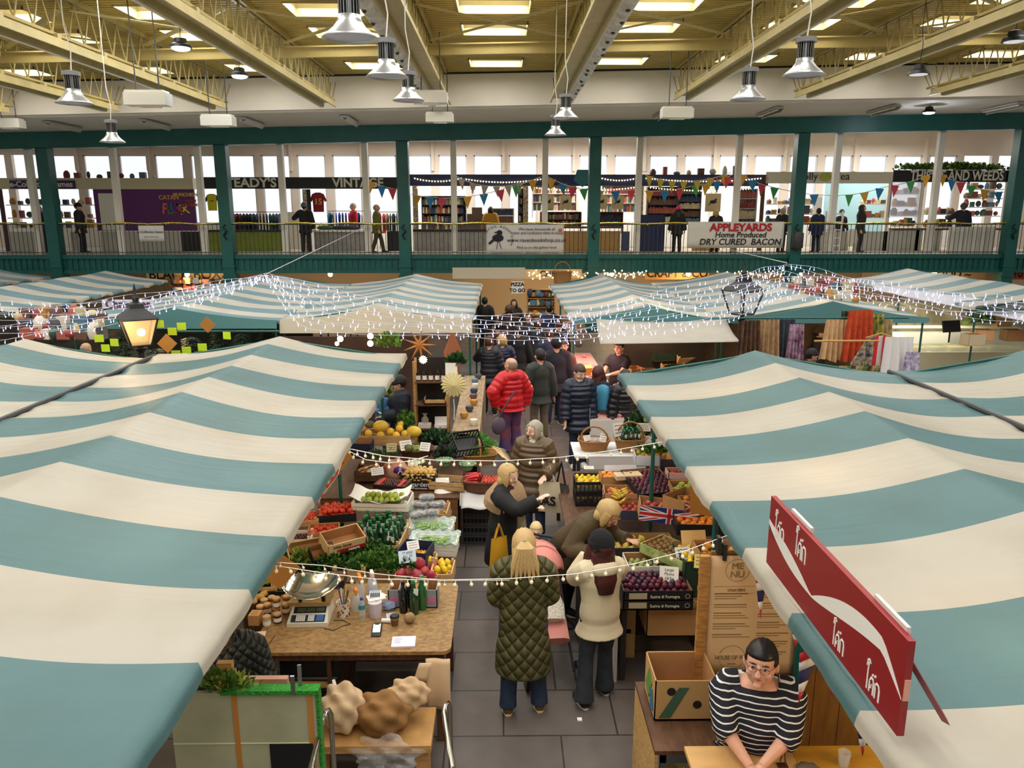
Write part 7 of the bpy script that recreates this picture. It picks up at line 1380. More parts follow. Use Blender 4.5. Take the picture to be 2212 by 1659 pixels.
# banners on the railing
def banner(label, px0, px1, py0, py1, m=M('d8d5d2', .7)):
    y = DG - .08; t = thing('banner', label, 'banner', ((X(px0, y) + X(px1, y)) / 2, y, (Z(py0, y) + Z(py1, y)) / 2)); w, h = (X(px1, y) - X(px0, y)) / 2, (Z(py0, y) - Z(py1, y)) / 2
    MB().grid(lambda i, j: (-w + 2 * w * i, .01 * math.sin(i * 14), -h + 2 * h * j), 30, 4).build('sheet', m, t).modifiers.new('s', 'SOLIDIFY').thickness = .006
    return t, w, h
t, w, h = banner('white book shop banner with a standing raven on the railing', 1050, 1219, 485, 550)
IK = M('1b1b22', .7); FC = -.02
MB().ball((-w * .70, FC, .06), (.2, .012, .13), 14, 8).ball((-w * .66, FC, .24), (.1, .012, .09), 12, 8).box((-w * .86, FC, -.06), (.26, .012, .08), (0, -.7, 0)).box((-w * .74, FC, .26), (.14, .012, .035), (0, -.25, 0)).box((-w * .72, FC, -.2), (.02, .01, .26), (0, .15, 0)).box((-w * .64, FC, -.2), (.02, .01, .26), (0, -.3, 0)).build('raven', IK, t)
n_ = 'THE RAVEN BOOK SHOP'
for k, ch in enumerate(n_):
    a = R(205 - k * 12.8); text(ch, .12, M('4a4a52', .8), t, (-w * .70 + .5 * math.cos(a), FC - .005, .02 + .44 * math.sin(a)), (R(90), -(a - R(90)), 0))
for s_, z_, q in (('We have thousands of', .36, .14), ('fiction and nonfiction titles in stock', .23, .13), ('www.ravenbookshop.co.uk', -.02, .19), ('Find us on the gallery level', -.27, .13)): text(s_, q, M('5a5560', .8) if q < .18 else IK, t, (w * .3, FC - .005, z_))
text('TheRavenBookshopShrewsbury     @RavenBooks     ravenbookshop', .085, M('6a6a70', .8), t, (0, FC - .005, -h + .07)); MB().ball((w * .9, FC, .33), (.07, .01, .06), 8, 6).build('orange_heart', M('e0682a', .6), t)
t, w, h = banner('white banner reading APPLEYARDS HOME PRODUCED DRY CURED BACON', 1488, 1698, 479, 536, M('e0dcd2', .7))
text('APPLEYARDS', .36, M('b81a2a', .6), t, (w * .1, FC - .005, h * .55), sx=1.05, bold=.014); text('Home Produced', .27, BLACK, t, (w * .1, FC - .005, 0), shear=.15, bold=.004); text('DRY CURED  BACON', .3, BLACK, t, (w * .1, FC - .005, -h * .55), shear=.15, bold=.004)
t, w, h = banner('small white games shop notice tied to the railing', 293, 348, 487, 521); text('e-Collectica Games', .11, M('4a4450', .8), t, (0, FC - .005, h * .2)); text('open on market days', .06, M('8a8a90', .8), t, (0, FC - .005, -h * .4))
# bunting
PC = [M(c, .7) for c in ('e0a83a', '2a86c0', 'd8485a', '4aa85a', 'e0a83a')]
PEN = [MB().poly([(-.16, 0, 0), (.16, 0, 0), (0, -.02, -.42)], .01, (0, -1, 0)).mesh('pennant', m, False) for m in PC]; PEND = [MB().poly([(-.13, 0, 0), (.13, 0, 0), (0, -.02, -.4)], .01, (0, -1, 0)).mesh('pennant', M(c, .7), False) for c in ('b8a89a', 'd8c03a')]
for k, (P, n, kind, l) in enumerate(((((792, 386), (860, 408)), 3, 0, 'short coloured bunting over the word vintage'), (((888, 420), (1010, 425), (1168, 382)), 9, 0, 'coloured bunting at the left of the book shop'), (((985, 380), (1060, 402), (1135, 390)), 6, 1, 'grey bunting hanging from the book shop fascia'), (((1180, 380), (1260, 408), (1380, 408)), 7, 0, 'coloured bunting in the middle of the book shop'), (((1386, 412), (1500, 400), (1580, 376)), 7, 0, 'coloured bunting over the pink hat'), (((1388, 376), (1475, 392), (1575, 372)), 7, 2, 'yellow patterned bunting on the book shop fascia'), (((1590, 370), (1660, 402), (1800, 422), (1905, 404), (2010, 372)), 13, 0, 'long coloured bunting across the craft shop'), (((2020, 370), (2080, 395), (2168, 415)), 6, 0, 'coloured bunting over the word weeds'))):
    y = 28.2; pts = []; W_ = [V((X(a, y), y, Z(b, y))) for a, b in P]
    for p, q in zip(W_, W_[1:]): pts += cat(p, q, 10, .08)[:-1]
    pts.append(W_[-1]); g = thing('bunting', l, 'bunting', pts[0], group='bunting along the gallery'); MB().tube([p - pts[0] for p in pts], .012, 4).build('cord', WHITE, g)
    for j in range(n):
        f = (j + .5) / n * (len(pts) - 1); i = int(f); p = pts[i].lerp(pts[i + 1], f - i) - pts[0]; obj('pennant', PEN[j % 4] if kind == 0 else PEND[kind - 1], g, p, (0, rnd(-.15, .15), rnd(-.2, .2)))
BULB = mat('warm_bulb', (1, .8, .5), .3, emit=(1, .72, .38), es=6); BULBW = mat('cool_bulb', (.9, .92, 1), .3, emit=(.45, .5, 1), es=2.2)
def fairy(label, pts, n, m, r=.02, group=None, drop=.02, cord=WHITE, nm='light_string', cr=.006, jit=0):
    g = thing(nm, label, 'string lights', pts[0], group=group); P = [V(p) - V(pts[0]) for p in pts]; MB().tube(P, cr, 4).build('cable', cord, g)
    bm_ = MB().ball((0, 0, -drop), (r, r, r * 1.2), 8, 6).cyl((0, 0, 0), (0, 0, -drop), r * .3, n=5).mesh('bulb', m)
    for j in range(n):
        f = (j + .5) / n * (len(P) - 1); i = int(f); obj('bulb', bm_, g, P[i].lerp(P[i + 1], f - i) + V((rnd(-jit, jit), rnd(-jit, jit), rnd(-jit, jit))), (rnd(-.3, .3), rnd(-.3, .3), 0))
    return g
for k, (a, b_, py) in enumerate(((895, 1000, 384), (1005, 1170, 386), (1290, 1380, 382), (1390, 1640, 384), (900, 1130, 404), (1150, 1370, 404), (1400, 1640, 404))): fairy('warm fairy lights on the book shop, ' + ['upper left end', 'upper, under the grey bunting', 'upper, right of the green column', 'upper right end', 'lower left', 'lower middle', 'lower right'][k], cat(V((X(a), YS - .12, Z(py))), V((X(b_), YS - .12, Z(py))), 10, .12), int((b_ - a) / 6), BULB, .022, 'fairy lights on the book shop')
for x in (-14, -8.5, -2.5, 3.5, 9.5, 15.5): lamp('AREA', 'gallery_fill_light', (x, 31.5, 7.0), 240, (1, .95, .88), 3, sy=.5)  # unseen area lamps added to brighten the gallery interior
# brackets with ornate hooks and boxes on columns
for x in COLX[1:]: one('wrought_bracket', MB().tube([(0, -.22, .2), (-.08, -.26, .1), (.06, -.28, .0), (-.06, -.26, -.15), (.02, -.22, -.3)], .03, 6), BLACK, 'black wrought iron hook on the green column at px %d' % 0 if 0 else 'black wrought iron hook fixed to a green gallery column', 'hook', (x, DG, Z(498, DG)), group='black iron hooks on the columns')
one('loudspeaker', MB().loft([(0, 0, -.3), (0, 0, -.25), (0, 0, .25), (0, 0, .3)], [(.1, .1), (.19, .12), (.19, .12), (.1, .1)], 16, sq=1), DGREY, 'grey loudspeaker on the column right of the bacon banner', 'speaker', (COLX[4], DG - .32, Z(519, DG)))
ld = thing('step_ladder', 'white step ladder folded against the railing', 'ladder', (X(1805, 28.3), 28.3, GZ))
for q in (-.3, .3): MB().bx(q - .03, q + .03, -.02, .02, 0, 1.5).build('rail', WHITE, ld, smooth=False)
for k in range(5): MB().bx(-.3, .3, -.03, .03, .25 + .28 * k, .29 + .28 * k).build('rung', WHITE, ld, smooth=False)
for k, px in enumerate((2075, 2105, 2140)): one('white_drape', MB().grid(lambda i, j: (-.3 + .6 * i, .03 * math.sin(i * 12), -1.05 * j), 16, 6), M('ddd9cc', .8), 'white cloth hung inside the railing, ' + ['left', 'middle', 'right'][k] + ' of three', 'cloth', (X(px, 27.9), 27.9, Z(490, 27.9))).modifiers.new('s', 'SOLIDIFY').thickness = .01
one('cloth_bag', MB().loft([(0, 0, -.5), (0, 0, -.1), (0, 0, 0)], [(.16, .06), (.17, .05), (.12, .02)], 12), M('ddd4c0', .9), 'white cloth bag carried by the person in a black coat on the gallery', 'bag', (X(1845, 28.6), 28.5, Z(495, 28.6)))
# shop signs under the gallery
def sign(label, px0, px1, py0, py1, y, m, txt=None, sz=.4, tm=BLACK, nm='sign_board', cat_='sign'):
    t = thing(nm, label, cat_, ((X(px0, y) + X(px1, y)) / 2, y, (Z(py0, y) + Z(py1, y)) / 2)); w, h = (X(px1, y) - X(px0, y)) / 2, (Z(py0, y) - Z(py1, y)) / 2; MB().bx(-w, w, 0, .05, -h, h).build('board', m, t, smooth=False)
    for k, s_ in enumerate(txt or []): text(s_, sz, tm, t, (0, -.008, (0 if len(txt) == 1 else h * .5 - k * h * 1.0)), bold=.006)
    return t
SB = M('c9ae80', .7)
sign('cream shop sign reading BLACK BOX under the gallery', 300, 470, 583, 603, 29.5, SB, ['BLACK BOX'], .5); sign('cream sign reading CHEESE hung with fairy lights', 1135, 1260, 582, 602, 26.5, SB, ['CHEESE'], .28); sign('cream sign reading CRAFT with dark script, half hidden by the right canopy', 1400, 1540, 580, 604, 29, M('cf9a5a', .7), ['CRAFT & CO'], .4); sign('cream sign reading WILLIAM KIDD under the gallery at the right', 1880, 2150, 584, 604, 29, SB, ['~ WILLIAM KIDD ~'], .42); sign('orange and black sign at the lower right corner of the gallery', 2180, 2260, 582, 605, 29, M('e0602a', .6), ['10']); sign('white notice reading PIZZA TO GO in the passage', 1104, 1132, 608, 634, 25.5, WHITE, ['PIZZA', 'TO GO'], .16)
sign('long cream panel above the passage', 975, 1135, 578, 602, 27.0, M('cfc6b0', .7), None, nm='wall_panel_board', cat_='panel')
for k, px in enumerate((380, 700, 1100, 1190, 1330, 1500, 1750, 2050)): one('hanging_bulb', MB().ball((0, 0, 0), .09, 12, 8), BULB, 'glowing bulb under the gallery, ' + ['near the black box sign', 'behind the far left canopies', 'in the passage', 'beside the cheese sign', 'behind the canopy right of the passage', 'under the craft sign', 'behind the far right canopies', 'under the right hand sign'][k], 'bulb', (X(px, 27.8), 28.2, 2.0)); lamp('POINT', 'warm_shop_light', (X(px, 27.8), 28.2, 1.8), 70, (1, .68, .36), .15)
bookcase('tall wooden shelf of jars in the passage under the gallery', 1140, 1200, 625, 700, 4, 25.8, WOOD, False); bookcase('shelf of goods under the black box sign', 355, 445, 603, 650, 3, 29.0, WOODD, False)
for r, py in enumerate((640, 660, 682)): goods('on the passage shelf, row %d' % (r + 1), 1143, 1198, py, 25.7, 9, .25)
for r, py in enumerate((612, 627, 642)): goods('on the shelf below the black box sign, row %d' % (r + 1), 358, 442, py, 28.9, 12, .3)
b_ = crate('basket', 'wicker_basket', 'large wicker basket hanging beside the cheese sign', (X(1217, 24), 24, Z(622, 24)), 0, .6, .4, .5, WICK, cat_='basket'); handle(b_, .5, .5, .3)
for k, (a, b2) in enumerate(((1140, 1270), (1290, 1400), (1560, 1700))): fairy('golden fairy lights under the gallery edge, ' + ['beside the cheese sign', 'right of the fourth column', 'near the bacon banner'][k], [V((X(a + (b2 - a) * j / 12, 26.4), 26.4, Z(588 + 8 * (j % 2), 26.4))) for j in range(13)], 40, BULB, .022, 'golden fairy lights under the gallery', jit=.1)
# ---------------------------------------------------------------- stalls in the middle distance
for k, (px, py, h_, y) in enumerate(((235, 700, 1.75, 13.6), (300, 735, 1.5, 13.0), (385, 718, 1.7, 13.2), (450, 700, 1.8, 13.8), (500, 712, 1.7, 13.6), (558, 705, 1.75, 14.2), (345, 760, 1.3, 12.5), (195, 715, 1.6, 13.8))):
    y += 1.9; h_ += .12; x = X(px, y); t = thing('fir_tree', 'small fir tree on the tree stall, ' + ['second from the left', 'left of the lit lantern', 'right of the lit lantern', 'behind the yellow notes', 'beside the trailing plants', 'rightmost', 'lowest, in front below the lantern', 'leftmost'][k], 'fir tree', (x, y, 0), group='fir trees'); mb = MB()
    for j in range(900):
        z = rnd(.15, 1) * h_; r_ = (1 - z / h_) * .5 + .08; a = rnd(0, 6.28); r1 = r_ * rnd(.3, 1); c_ = V((math.cos(a) * r1, math.sin(a) * r1, z)); d = V((math.cos(a), math.sin(a), -.25)) * .12; s_ = V((-math.sin(a), math.cos(a), 0)) * .03; mb.add([c_ - s_, c_ + s_, c_ + d], [(0, 1, 2)])
    mb.build('foliage', M('1f3a26', .7), t, ang=180); MB().cyl((0, 0, 0), (0, 0, h_), .03, .01, 6).build('trunk', WOODD, t)
YN = M('c8e82a', .6, emit=None)
for k, (px, py) in enumerate(((214, 731), (247, 740), (228, 752), (344, 700), (372, 716), (392, 705), (490, 725), (403, 757), (380, 765), (437, 750))): one('yellow_note', MB().bx(-.07, .07, -.003, .003, -.06, .06), YN, 'bright yellow price note pinned on the fir tree stall', 'price note', aty(px, py, 12.3), rnd(-.3, .3), 'yellow price notes', smooth=False)
one('kraft_square', MB().box((0, 0, 0), (.22, .006, .22), (0, R(45), 0)), M('b37a34', .8), 'brown card diamond right of the lit street lantern', 'card sign', aty(361, 742, 11.9), smooth=False)
one('kraft_square', MB().box((0, 0, 0), (.22, .006, .22), (0, R(45), 0)), M('b37a34', .8), 'brown card diamond under the fir stall canopy', 'card sign', aty(448, 702, 14.6), smooth=False)
rr = aty(400, 716, 15.0); one('display_rail', MB().cyl((X(340, 15), 15, rr.z), (X(585, 15), 15, rr.z), .02, n=8), STALLG, 'green metal rail under the fir stall canopy', 'rail')
sign('white sign reading Christmas behind the light strings at the left', 195, 310, 647, 665, 14.2, M('d8d8e8', .6), ['Christmas'], .2, M('5a3a5a', .6))
for r, py in enumerate((690, 712, 730)): goods('in the gift display at the far left, row %d' % (r + 1), 5, 190, py, 14.5 - r * .3, 14, .3)
table('gift_table', 'low table of colourful gifts at the far left edge', X(-60, 14.3), X(200, 14.3), 13.7, 15.0, 1.25)
# dark gift stall left of the aisle
BB = M('1c1512', .8); bx0, bx1 = -4.4, -1.5
g = thing('gift_stall_backdrop', 'dark brown panelled back of the gift stall', 'backdrop', (0, 15.2, 0)); MB().bx(bx0, bx1, 0, .04, 0, 1.8).build('panel', mat('dark_panels', h2('3a2418'), .8, noise=.3, ns=3), g, smooth=False)
sx, sy = X(923, 12.0), 12.0
ls = thing('ladder_shelf', 'open wooden ladder shelf with bottles, trays and candles', 'shelf unit', (sx, sy, 0), R(2)); WZ = 1.95
for q in (-.26, .26): 
    for yy in (-.16, .16): MB().bx(q - .02, q + .02, yy - .02, yy + .02, 0, WZ).build('upright', WOOD, ls, smooth=False)
SZ = (.38, .85, 1.25, 1.62)
for z in SZ: MB().bx(-.26, .26, -.18, .18, z - .02, z).build('shelf', WOODD, ls, smooth=False)
MB().bx(-.26, .26, .17, .18, 0, WZ).build('back', BB, ls, smooth=False)
def onl(nm, mb, m, l, c_, dx, lv, g=None, dy=-.05): return one(nm, mb, m, l, c_, (sx + dx, sy + dy, SZ[lv]), group=g)
for k in range(5):
    o = thing('brown_bottle', 'brown bottle with a white label on the top shelf of the ladder unit', 'bottle', (sx - .2 + .1 * k, sy - .08, SZ[3]), 0, 'brown bottles'); MB().lathe([(.035, 0), (.035, .12), (.012, .16), (.012, .2)], n=12).build('bottle_glass', M('2a1810', .2), o); MB().lathe([(.0365, .02), (.0365, .09)], n=12, cap=False).build('label', PAPER, o)
onl('wooden_tray', MB().bx(-.17, .17, -.1, .1, 0, .02).bx(-.17, .17, -.1, -.09, 0, .07).bx(-.17, -.16, -.1, .1, 0, .1).bx(.16, .17, -.1, .1, 0, .1), WOODC, 'shallow wooden tray of soaps on the second shelf', 'tray', .06, 2)
for k in range(5): onl('soap', MB().bx(-.025, .025, -.03, .03, 0, .05), [PAPER, M('e0b0a0', .6), M('a8b890', .6)][k % 3], 'small soap bar in the wooden tray on the ladder unit', 'soap', -.05 + .055 * k, 2, 'soaps', -.06)
onl('gift_box', MB().bx(-.1, .1, -.07, .07, 0, .06), PAPER, 'white gift box on the third shelf, left', 'box', -.12, 1); onl('gift_box', MB().bx(-.1, .1, -.07, .07, 0, .05).box((0, .05, .1), (.2, .01, .12), (-.3, 0, 0)), PAPER, 'open white gift box on the third shelf, right', 'box', .14, 1); onl('linen_pouch', MB().loft([(0, 0, 0), (0, 0, .1), (0, 0, .15), (0, 0, .19)], [(.06, .04), (.06, .04), (.02, .02), (.05, .03)], 12), M('c8b8a0', .9), 'linen pouch hanging above the white boxes', 'pouch', -.13, 1, dy=.1)
for k in range(2): onl('white_candle', MB().lathe([(.05, 0), (.05, .14), (.045, .145)], n=18), PAPER, 'white candle jar on the lowest shelf, ' + ['left', 'right'][k] + ' of two', 'candle', .06 + .115 * k, 0)
onl('woven_bowl', MB().lathe([(.06, 0), (.1, .05), (.09, .07), (.05, .03)], n=18), WICK, 'woven bowl with a card on the lowest shelf', 'bowl', -.14, 0)
def star(label, p, r_, n, m, inner=.35, nm='paper_star', th=.03):
    pts = []
    for k in range(2 * n): a = math.pi * k / n; q = r_ if k % 2 == 0 else r_ * inner; pts.append((q * math.cos(a), 0, q * math.sin(a)))
    mb = MB(); c0 = (0, -th, 0); c1 = (0, th, 0); mb.add(pts + [c0, c1], [(k, (k + 1) % (2 * n), 2 * n) for k in range(2 * n)] + [(k, (k + 1) % (2 * n), 2 * n + 1) for k in range(2 * n)]); return one(nm, mb, m, label, 'ornament', p, smooth=False)
star('large tan paper star hanging over the ladder shelf', aty(906, 745, 12.2), .28, 9, M('b8783a', .7), .25); star('round cream folded paper star by the green pole', aty(980, 831, 11.2), .2, 20, M('d8c890', .6), .82, 'folded_star', .05); star('small glowing gold star on the ladder shelf', aty(914, 777, 11.9), .07, 12, BULB, .7, 'gold_star')
one('star_cord', MB().tube([(0, 0, 0), (.01, 0, -.15), (0, 0, -.32)], .006, 5), PAPER, 'plaited cord under the folded paper star', 'cord', aty(980, 862, 11.2))
for k, (px, py) in enumerate(((735, 732), (800, 726), (800, 742))): one('glowing_ornament', MB().ball((0, 0, 0), .06, 10, 8), BULB, 'small glowing bauble in the dark gift stall, ' + ['left', 'middle upper', 'middle lower'][k], 'bauble', aty(px, py, 14.6))
leafclump('mistletoe', 'pale sprig foliage hanging in the dark gift stall', 'foliage', aty(838, 742, 14.2), (.25, .15, .2), 240, .08, LEAFL, LEAFY)
ct = thing('driftwood_counter', 'weathered wooden counter along the left side of the far aisle', 'counter', (X(1013, 13), 13.2, 0)); MB().bx(-.22, .2, -2, 2, .95, 1.0).build('top', mat('weathered', h2('9a8468'), .8, noise=.25, ns=5, stretch=(5, 1, 1)), ct, smooth=False); MB().bx(.15, .2, -2, 2, 0, .95).build('side_cloth', M('8a7a66', .9), ct, smooth=False); MB().bx(-.22, -.18, -2, 2, 0, .95).build('leg_board', WOODD, ct, smooth=False)
for k in range(9): one('stone_pot', MB().lathe([(.04, 0), (.07, .06), (.06, .1), (.04, .1)], n=12), random.choice(PAL[1:]), 'small pot on the weathered counter beside the aisle', 'pot', (ct.location.x + rnd(-.12, .12), 11.5 + .42 * k, 1.0), 0, 'pots on the weathered counter')
one('hanging_leather', MB().loft([(0, 0, -.35), (0, 0, 0), (0, 0, .3)], [(.1, .04), (.14, .05), (.02, .02)], 12), M('9a5a3a', .7), 'tan hanging cloth at the corner of the gift stall', 'cloth', aty(978, 760, 11.8)); leafclump('fir_bough', 'fir bough hung beside the folded paper star', 'foliage', aty(985, 782, 11.4), (.14, .08, .1), 160, .09, LEAF, LEAFD)
one('white_pamphlet', MB().bx(-.09, .09, -.004, .004, -.12, .12), PAPER, 'white packet with an orange print hanging by the green pole', 'packet', aty(975, 801, 11.3), smooth=False)
# butcher
MP = mat('meat', h2('c8686a'), .35, col2=h2('e0a8a0'), ns=9); bc = thing('meat_counter', 'white meat display counter lit pink beside the far aisle', 'counter', (1.75, 14.2, 0))
MB().bx(-.3, .4, -1.9, 4.2, 0, .86).bx(.4, 1.5, -1.9, -1.0, 0, .86).build('cabinet', M('d8d2cc', .4), bc, smooth=False); MB().bx(-.28, .38, -1.88, 4.18, .86, .88).bx(.38, 1.48, -1.88, -1.02, .86, .88).build('display_bed', M('d8a8a0', .4), bc, smooth=False); MB().bx(-.31, -.3, -1.9, 4.2, .86, 1.05).build('glass_front', CLR, bc, smooth=False)
for k in range(58):
    x, y = (1.52 + rnd(0, .56), 12.4 + rnd(0, 5.8)) if k < 46 else (2.2 + rnd(0, .9), 12.4 + rnd(0, .6)); one('meat_cut', MB().ball((0, 0, .03), (rnd(.05, .11), rnd(.05, .08), .04), 12, 8, f=lambda p: p * (1 + .12 * math.sin(p.x * 5 + p.y * 3))), MP, 'pink cut of meat on the lit counter', 'meat', (x, y, .88), rnd(0, 3), 'meat on the counter')
EG = MB().ball((0, 0, 0), (.02, .02, .026), 10, 8).mesh('egg', M('c89a78', .5)); tr0 = atz(1325, 862, 1.0)
for q in range(3):
    e_ = thing('egg_tray', 'grey egg tray beside the meat counter, ' + ['lowest', 'middle', 'uppermost'][q] + ' of the stack', 'egg tray', (tr0.x, tr0.y, .9 + .06 * q), group='egg trays'); MB().grid(lambda i, j: (-.2 + .4 * i, -.15 + .3 * j, .02 + .018 * math.cos(i * 44) * math.cos(j * 36)), 36, 28).build('tray', M('5a5f68', .9), e_).modifiers.new('s', 'SOLIDIFY').thickness = .004
for i in range(6):
    for j in range(4): o = obj('egg', EG, None, (tr0.x - .15 + .06 * i, tr0.y - .1 + .065 * j, 1.065)); tag(o, 'brown egg in the top grey tray', 'egg', 'eggs in the top tray')
o = thing('counter_scale', 'gold framed hanging scale above the meat counter', 'scale', aty(1264, 800, 13.9)); MB().box((0, 0, 0), (.22, .1, .18), (.5, 0, .3)).build('scale_body', M('a88a3a', .4, metal=.6), o, smooth=False); MB().cyl((0, 0, -.1), (0, 0, -.5), .015, n=8).build('scale_post', STEEL, o)
for k, (px, py) in enumerate(((1250, 700),)): one('meat_hook_display', MB().ball((0, 0, 0), (.08, .06, .09), 12, 8), [M('6a5a50', .8), M('a83a3a', .6)][k], ['brown basket with a white ticket hanging at the butcher', 'red meat display behind the butcher counter'][k], 'display', aty(px, py + 40, 13.5))
lamp('AREA', 'butcher_pink_light', (1.85, 15.6, 1.7), 60, (1, .5, .46), .5, sy=4)
for a, b2, y, m_, l in ((2.75, 4.6, 17.2, '241c18', 'behind the butcher'), (4.7, 8.6, 17.6, '5a4630', 'behind the clothes stall'), (-8.6, -4.6, 18.5, '1c221c', 'behind the fir trees'), (9.2, 14.5, 20.6, 'c8bfa4', 'behind the deli counter')): one('added_backdrop', MB().bx(a, b2, 0, .05, 0, 1.85), mat('part' + m_, h2(m_), .8, noise=.35, ns=2), 'added backdrop panel ' + l, 'added_backdrop', (0, y, 0), smooth=False)  # backdrop panels added to fill and darken the gaps behind the stalls
tb2 = table('herb_table', 'table of crates and jars right of the butcher', 2.9, 4.9, 12.2, 13.6, .9)
for k, (px, py, m_) in enumerate(((1430, 762, GRNC), (1478, 760, WOODC), (1455, 790, WOODC), (1400, 800, KRAFT), (1370, 795, KRAFT))): c = crate('wood' if m_ is WOODC else 'card', 'crate', ['dark green crate', 'pale tilted crate', 'crate of herbs', 'small brown carton', 'yellowish carton'][k] + ' on the table right of the butcher', atz(px, py + 15, .92), rnd(-20, 20), .5 if k < 3 else .3, .35, .16, m_, tilt=(0, 25, 0, 0, 0)[k])
leafclump('herbs', 'green herbs in the crate right of the butcher', 'herbs', atz(1455, 795, 1.0), (.2, .14, .06), 200, .06, LEAFD, LEAF)
one('yellow_packet', MB().ball((0, 0, 0), (.14, .1, .1), 12, 8), M('d8c080', .7), 'pale yellow wrapped bundle behind the butcher', 'bundle', atz(1370, 772, .95))
# clothes stall at the right
def hang(nm, label, px, py, y, w, L, m, folds=5, amp=.05, g=None):
    return one(nm, MB().grid(lambda i, j: (w * (i - .5) * (.8 + .25 * j), amp * math.sin(i * folds * 6.28) * (.4 + j), -L * j + .03 * math.sin(i * 9) * j), 40, 12), m, label, 'garment', aty(px, py, y), rnd(-.2, .2), g, ang=180)
for k, (px, py, w, L, c_, l) in enumerate(((1622, 692, .45, .95, '6a4a34', 'brown scarf, leftmost'), (1660, 690, .5, .95, '9a7a54', 'tan striped wrap beside the brown scarf'), (1692, 690, .55, .95, '4a5260', 'slate grey pleated trousers'), (1722, 700, .35, 1.0, '5a2a48', 'purple spotted dress'), (1808, 690, .5, .75, 'c8a070', 'beige dress near the brown hat'), (1838, 672, .4, .85, '5a5a2a', 'olive patterned dress'), (1860, 670, .6, .95, 'b03a1c', 'orange red long dress'), (1885, 678, .5, .9, '3a5a34', 'green patterned dress'), (1905, 690, .5, .8, 'a88a5a', 'sand coloured dress behind the kimono'))):
    m_ = fmat('cloth%d' % k, c_, ['3a2a20', 'b89a74', '353b46', 'c8a8c0', 'd8b890', '2a2a18', 'c8532a', 'c8b04a', 'c8b890'][k], 8, .9); hang('hanging_garment', l + ' on the clothes stall rail', px, py, 13.6 + .1 * (k % 3), w, L, m_, 5, .05, 'clothes stall garments')
for k in range(16):
    hang('skirt', 'green and black patterned skirt on the lower clothes rail', 1790 + 9 * k, 790, 12.8, .1, .6, fmat('skirt%d' % (k % 4), ['3a4a24', '2a2a20', '8a6a3a', '4a5a3a'][k % 4], ['a8a060', '6a8a4a', '2a1a14', 'c8b880'][k % 4], 14, .9), 1, .03, 'patterned skirts')
for a, b2, py, y, l in ((1600, 1990, 688, 13.7, 'upper'), (1785, 1930, 738, 12.9, 'lower')): one('clothes_bar', MB().cyl((X(a, y), 0, 0), (X(b2, y), 0, 0), .018, n=8), STALLG if l == 'upper' else WOOD, l + ' bar of the clothes stall', 'rail', (0, y, Z(py, y)))
kp = aty(1903, 728, 11.9); kp = aty(1903, 727, 13.0); km = thing('kimono_jacket', 'navy floral kimono jacket with a bright red border on a hanger', 'jacket', kp, R(-8)); NF = fmat('floral', '1e2c54', 'b8a880', 14, .9); RB = M('c82038', .8)
for q in (-1, 1):
    MB().poly([(q * .05, 0, 0), (q * .22, 0, -.03), (q * .24, 0, -.85), (q * .1, 0, -.85)], .04, (0, 1, 0)).build('front_panel', NF, km, smooth=False); MB().poly([(q * .2, 0, -.02), (q * .45, 0, -.5), (q * .42, 0, -.72), (q * .22, 0, -.7)], .05, (0, 1, 0)).build('sleeve', NF, km, smooth=False); MB().poly([(q * .44, -.01, -.66), (q * .43, -.01, -.74), (q * .22, -.01, -.72), (q * .22, -.01, -.64)], .03, (0, 1, 0)).build('cuff', RB, km, smooth=False); MB().poly([(q * .04, -.015, .02), (q * .09, -.015, 0), (q * .12, -.015, -.86), (q * .05, -.015, -.86)], .03, (0, 1, 0)).build('border', RB, km, smooth=False)
MB().poly([(-.07, .05, 0), (.07, .05, 0), (.12, .05, -.8), (-.12, .05, -.8)], .02, (0, 1, 0)).build('lining', WHITE, km, smooth=False); MB().tube([(-.25, 0, -.03), (0, 0, .06), (.25, 0, -.03)], .012, 6).build('hanger', WOOD, km)
for k, px in enumerate((1930, 1945, 1958)): hang('white_blouse', 'white blouse beside the kimono, ' + ['left', 'middle', 'right'][k] + ' of three', px, 728, 12.1 + .1 * k, .3, .9, M('e2e0e2', .85), 2, .03, 'white blouses')
hang('print_blouse', 'white blouse with violet print at the end of the clothes rail', 1972, 760, 12.0, .3, .6, fmat('violet_print', 'd8d2e2', '7a6a9a', 16, .9), 2, .03)
# deli at the far right
dl = thing('deli_counter', 'glass fronted deli counter with yellow lit trays', 'counter', (X(2040, 19), 19.0, 0)); MB().bx(-1.2, 2.4, -.5, .6, 0, .85).build('cabinet', M('c8c0a0', .4), dl, smooth=False); MB().add([(-1.2, -.5, .85), (2.4, -.5, .85), (2.4, .2, 1.35), (-1.2, .2, 1.35)], [(0, 1, 2, 3)]).build('glass_front', CLR, dl); MB().bx(-1.2, 2.4, .1, .6, 1.33, 1.36).build('top_glass', M('d8d4c0', .3), dl, smooth=False)
for k in range(7): MB().bx(-1.1 + .5 * k, -.7 + .5 * k, -.35, .3, .86, .94).build('food_tray', fmat('deli%d' % (k % 3), ['d8c84a', 'c8a050', 'a8b050'][k % 3], 'e0d890', 8), dl, smooth=False)
lamp('AREA', 'deli_light', (X(2040, 19), 19.2, 2.0), 35, (1, .88, .6), 2, sy=.6)
MT = thing('monitor', 'dark tilted monitor on a stand over the deli counter', 'monitor', aty(2055, 705, 18.2)); MB().box((0, 0, 0), (.5, .04, .28), (R(-15), 0, R(15))).build('screen_panel', BLACK, MT, smooth=False); MB().cyl((0, .03, 0), (0, .03, -.4), .02, n=8).build('stand', BLACK, MT)
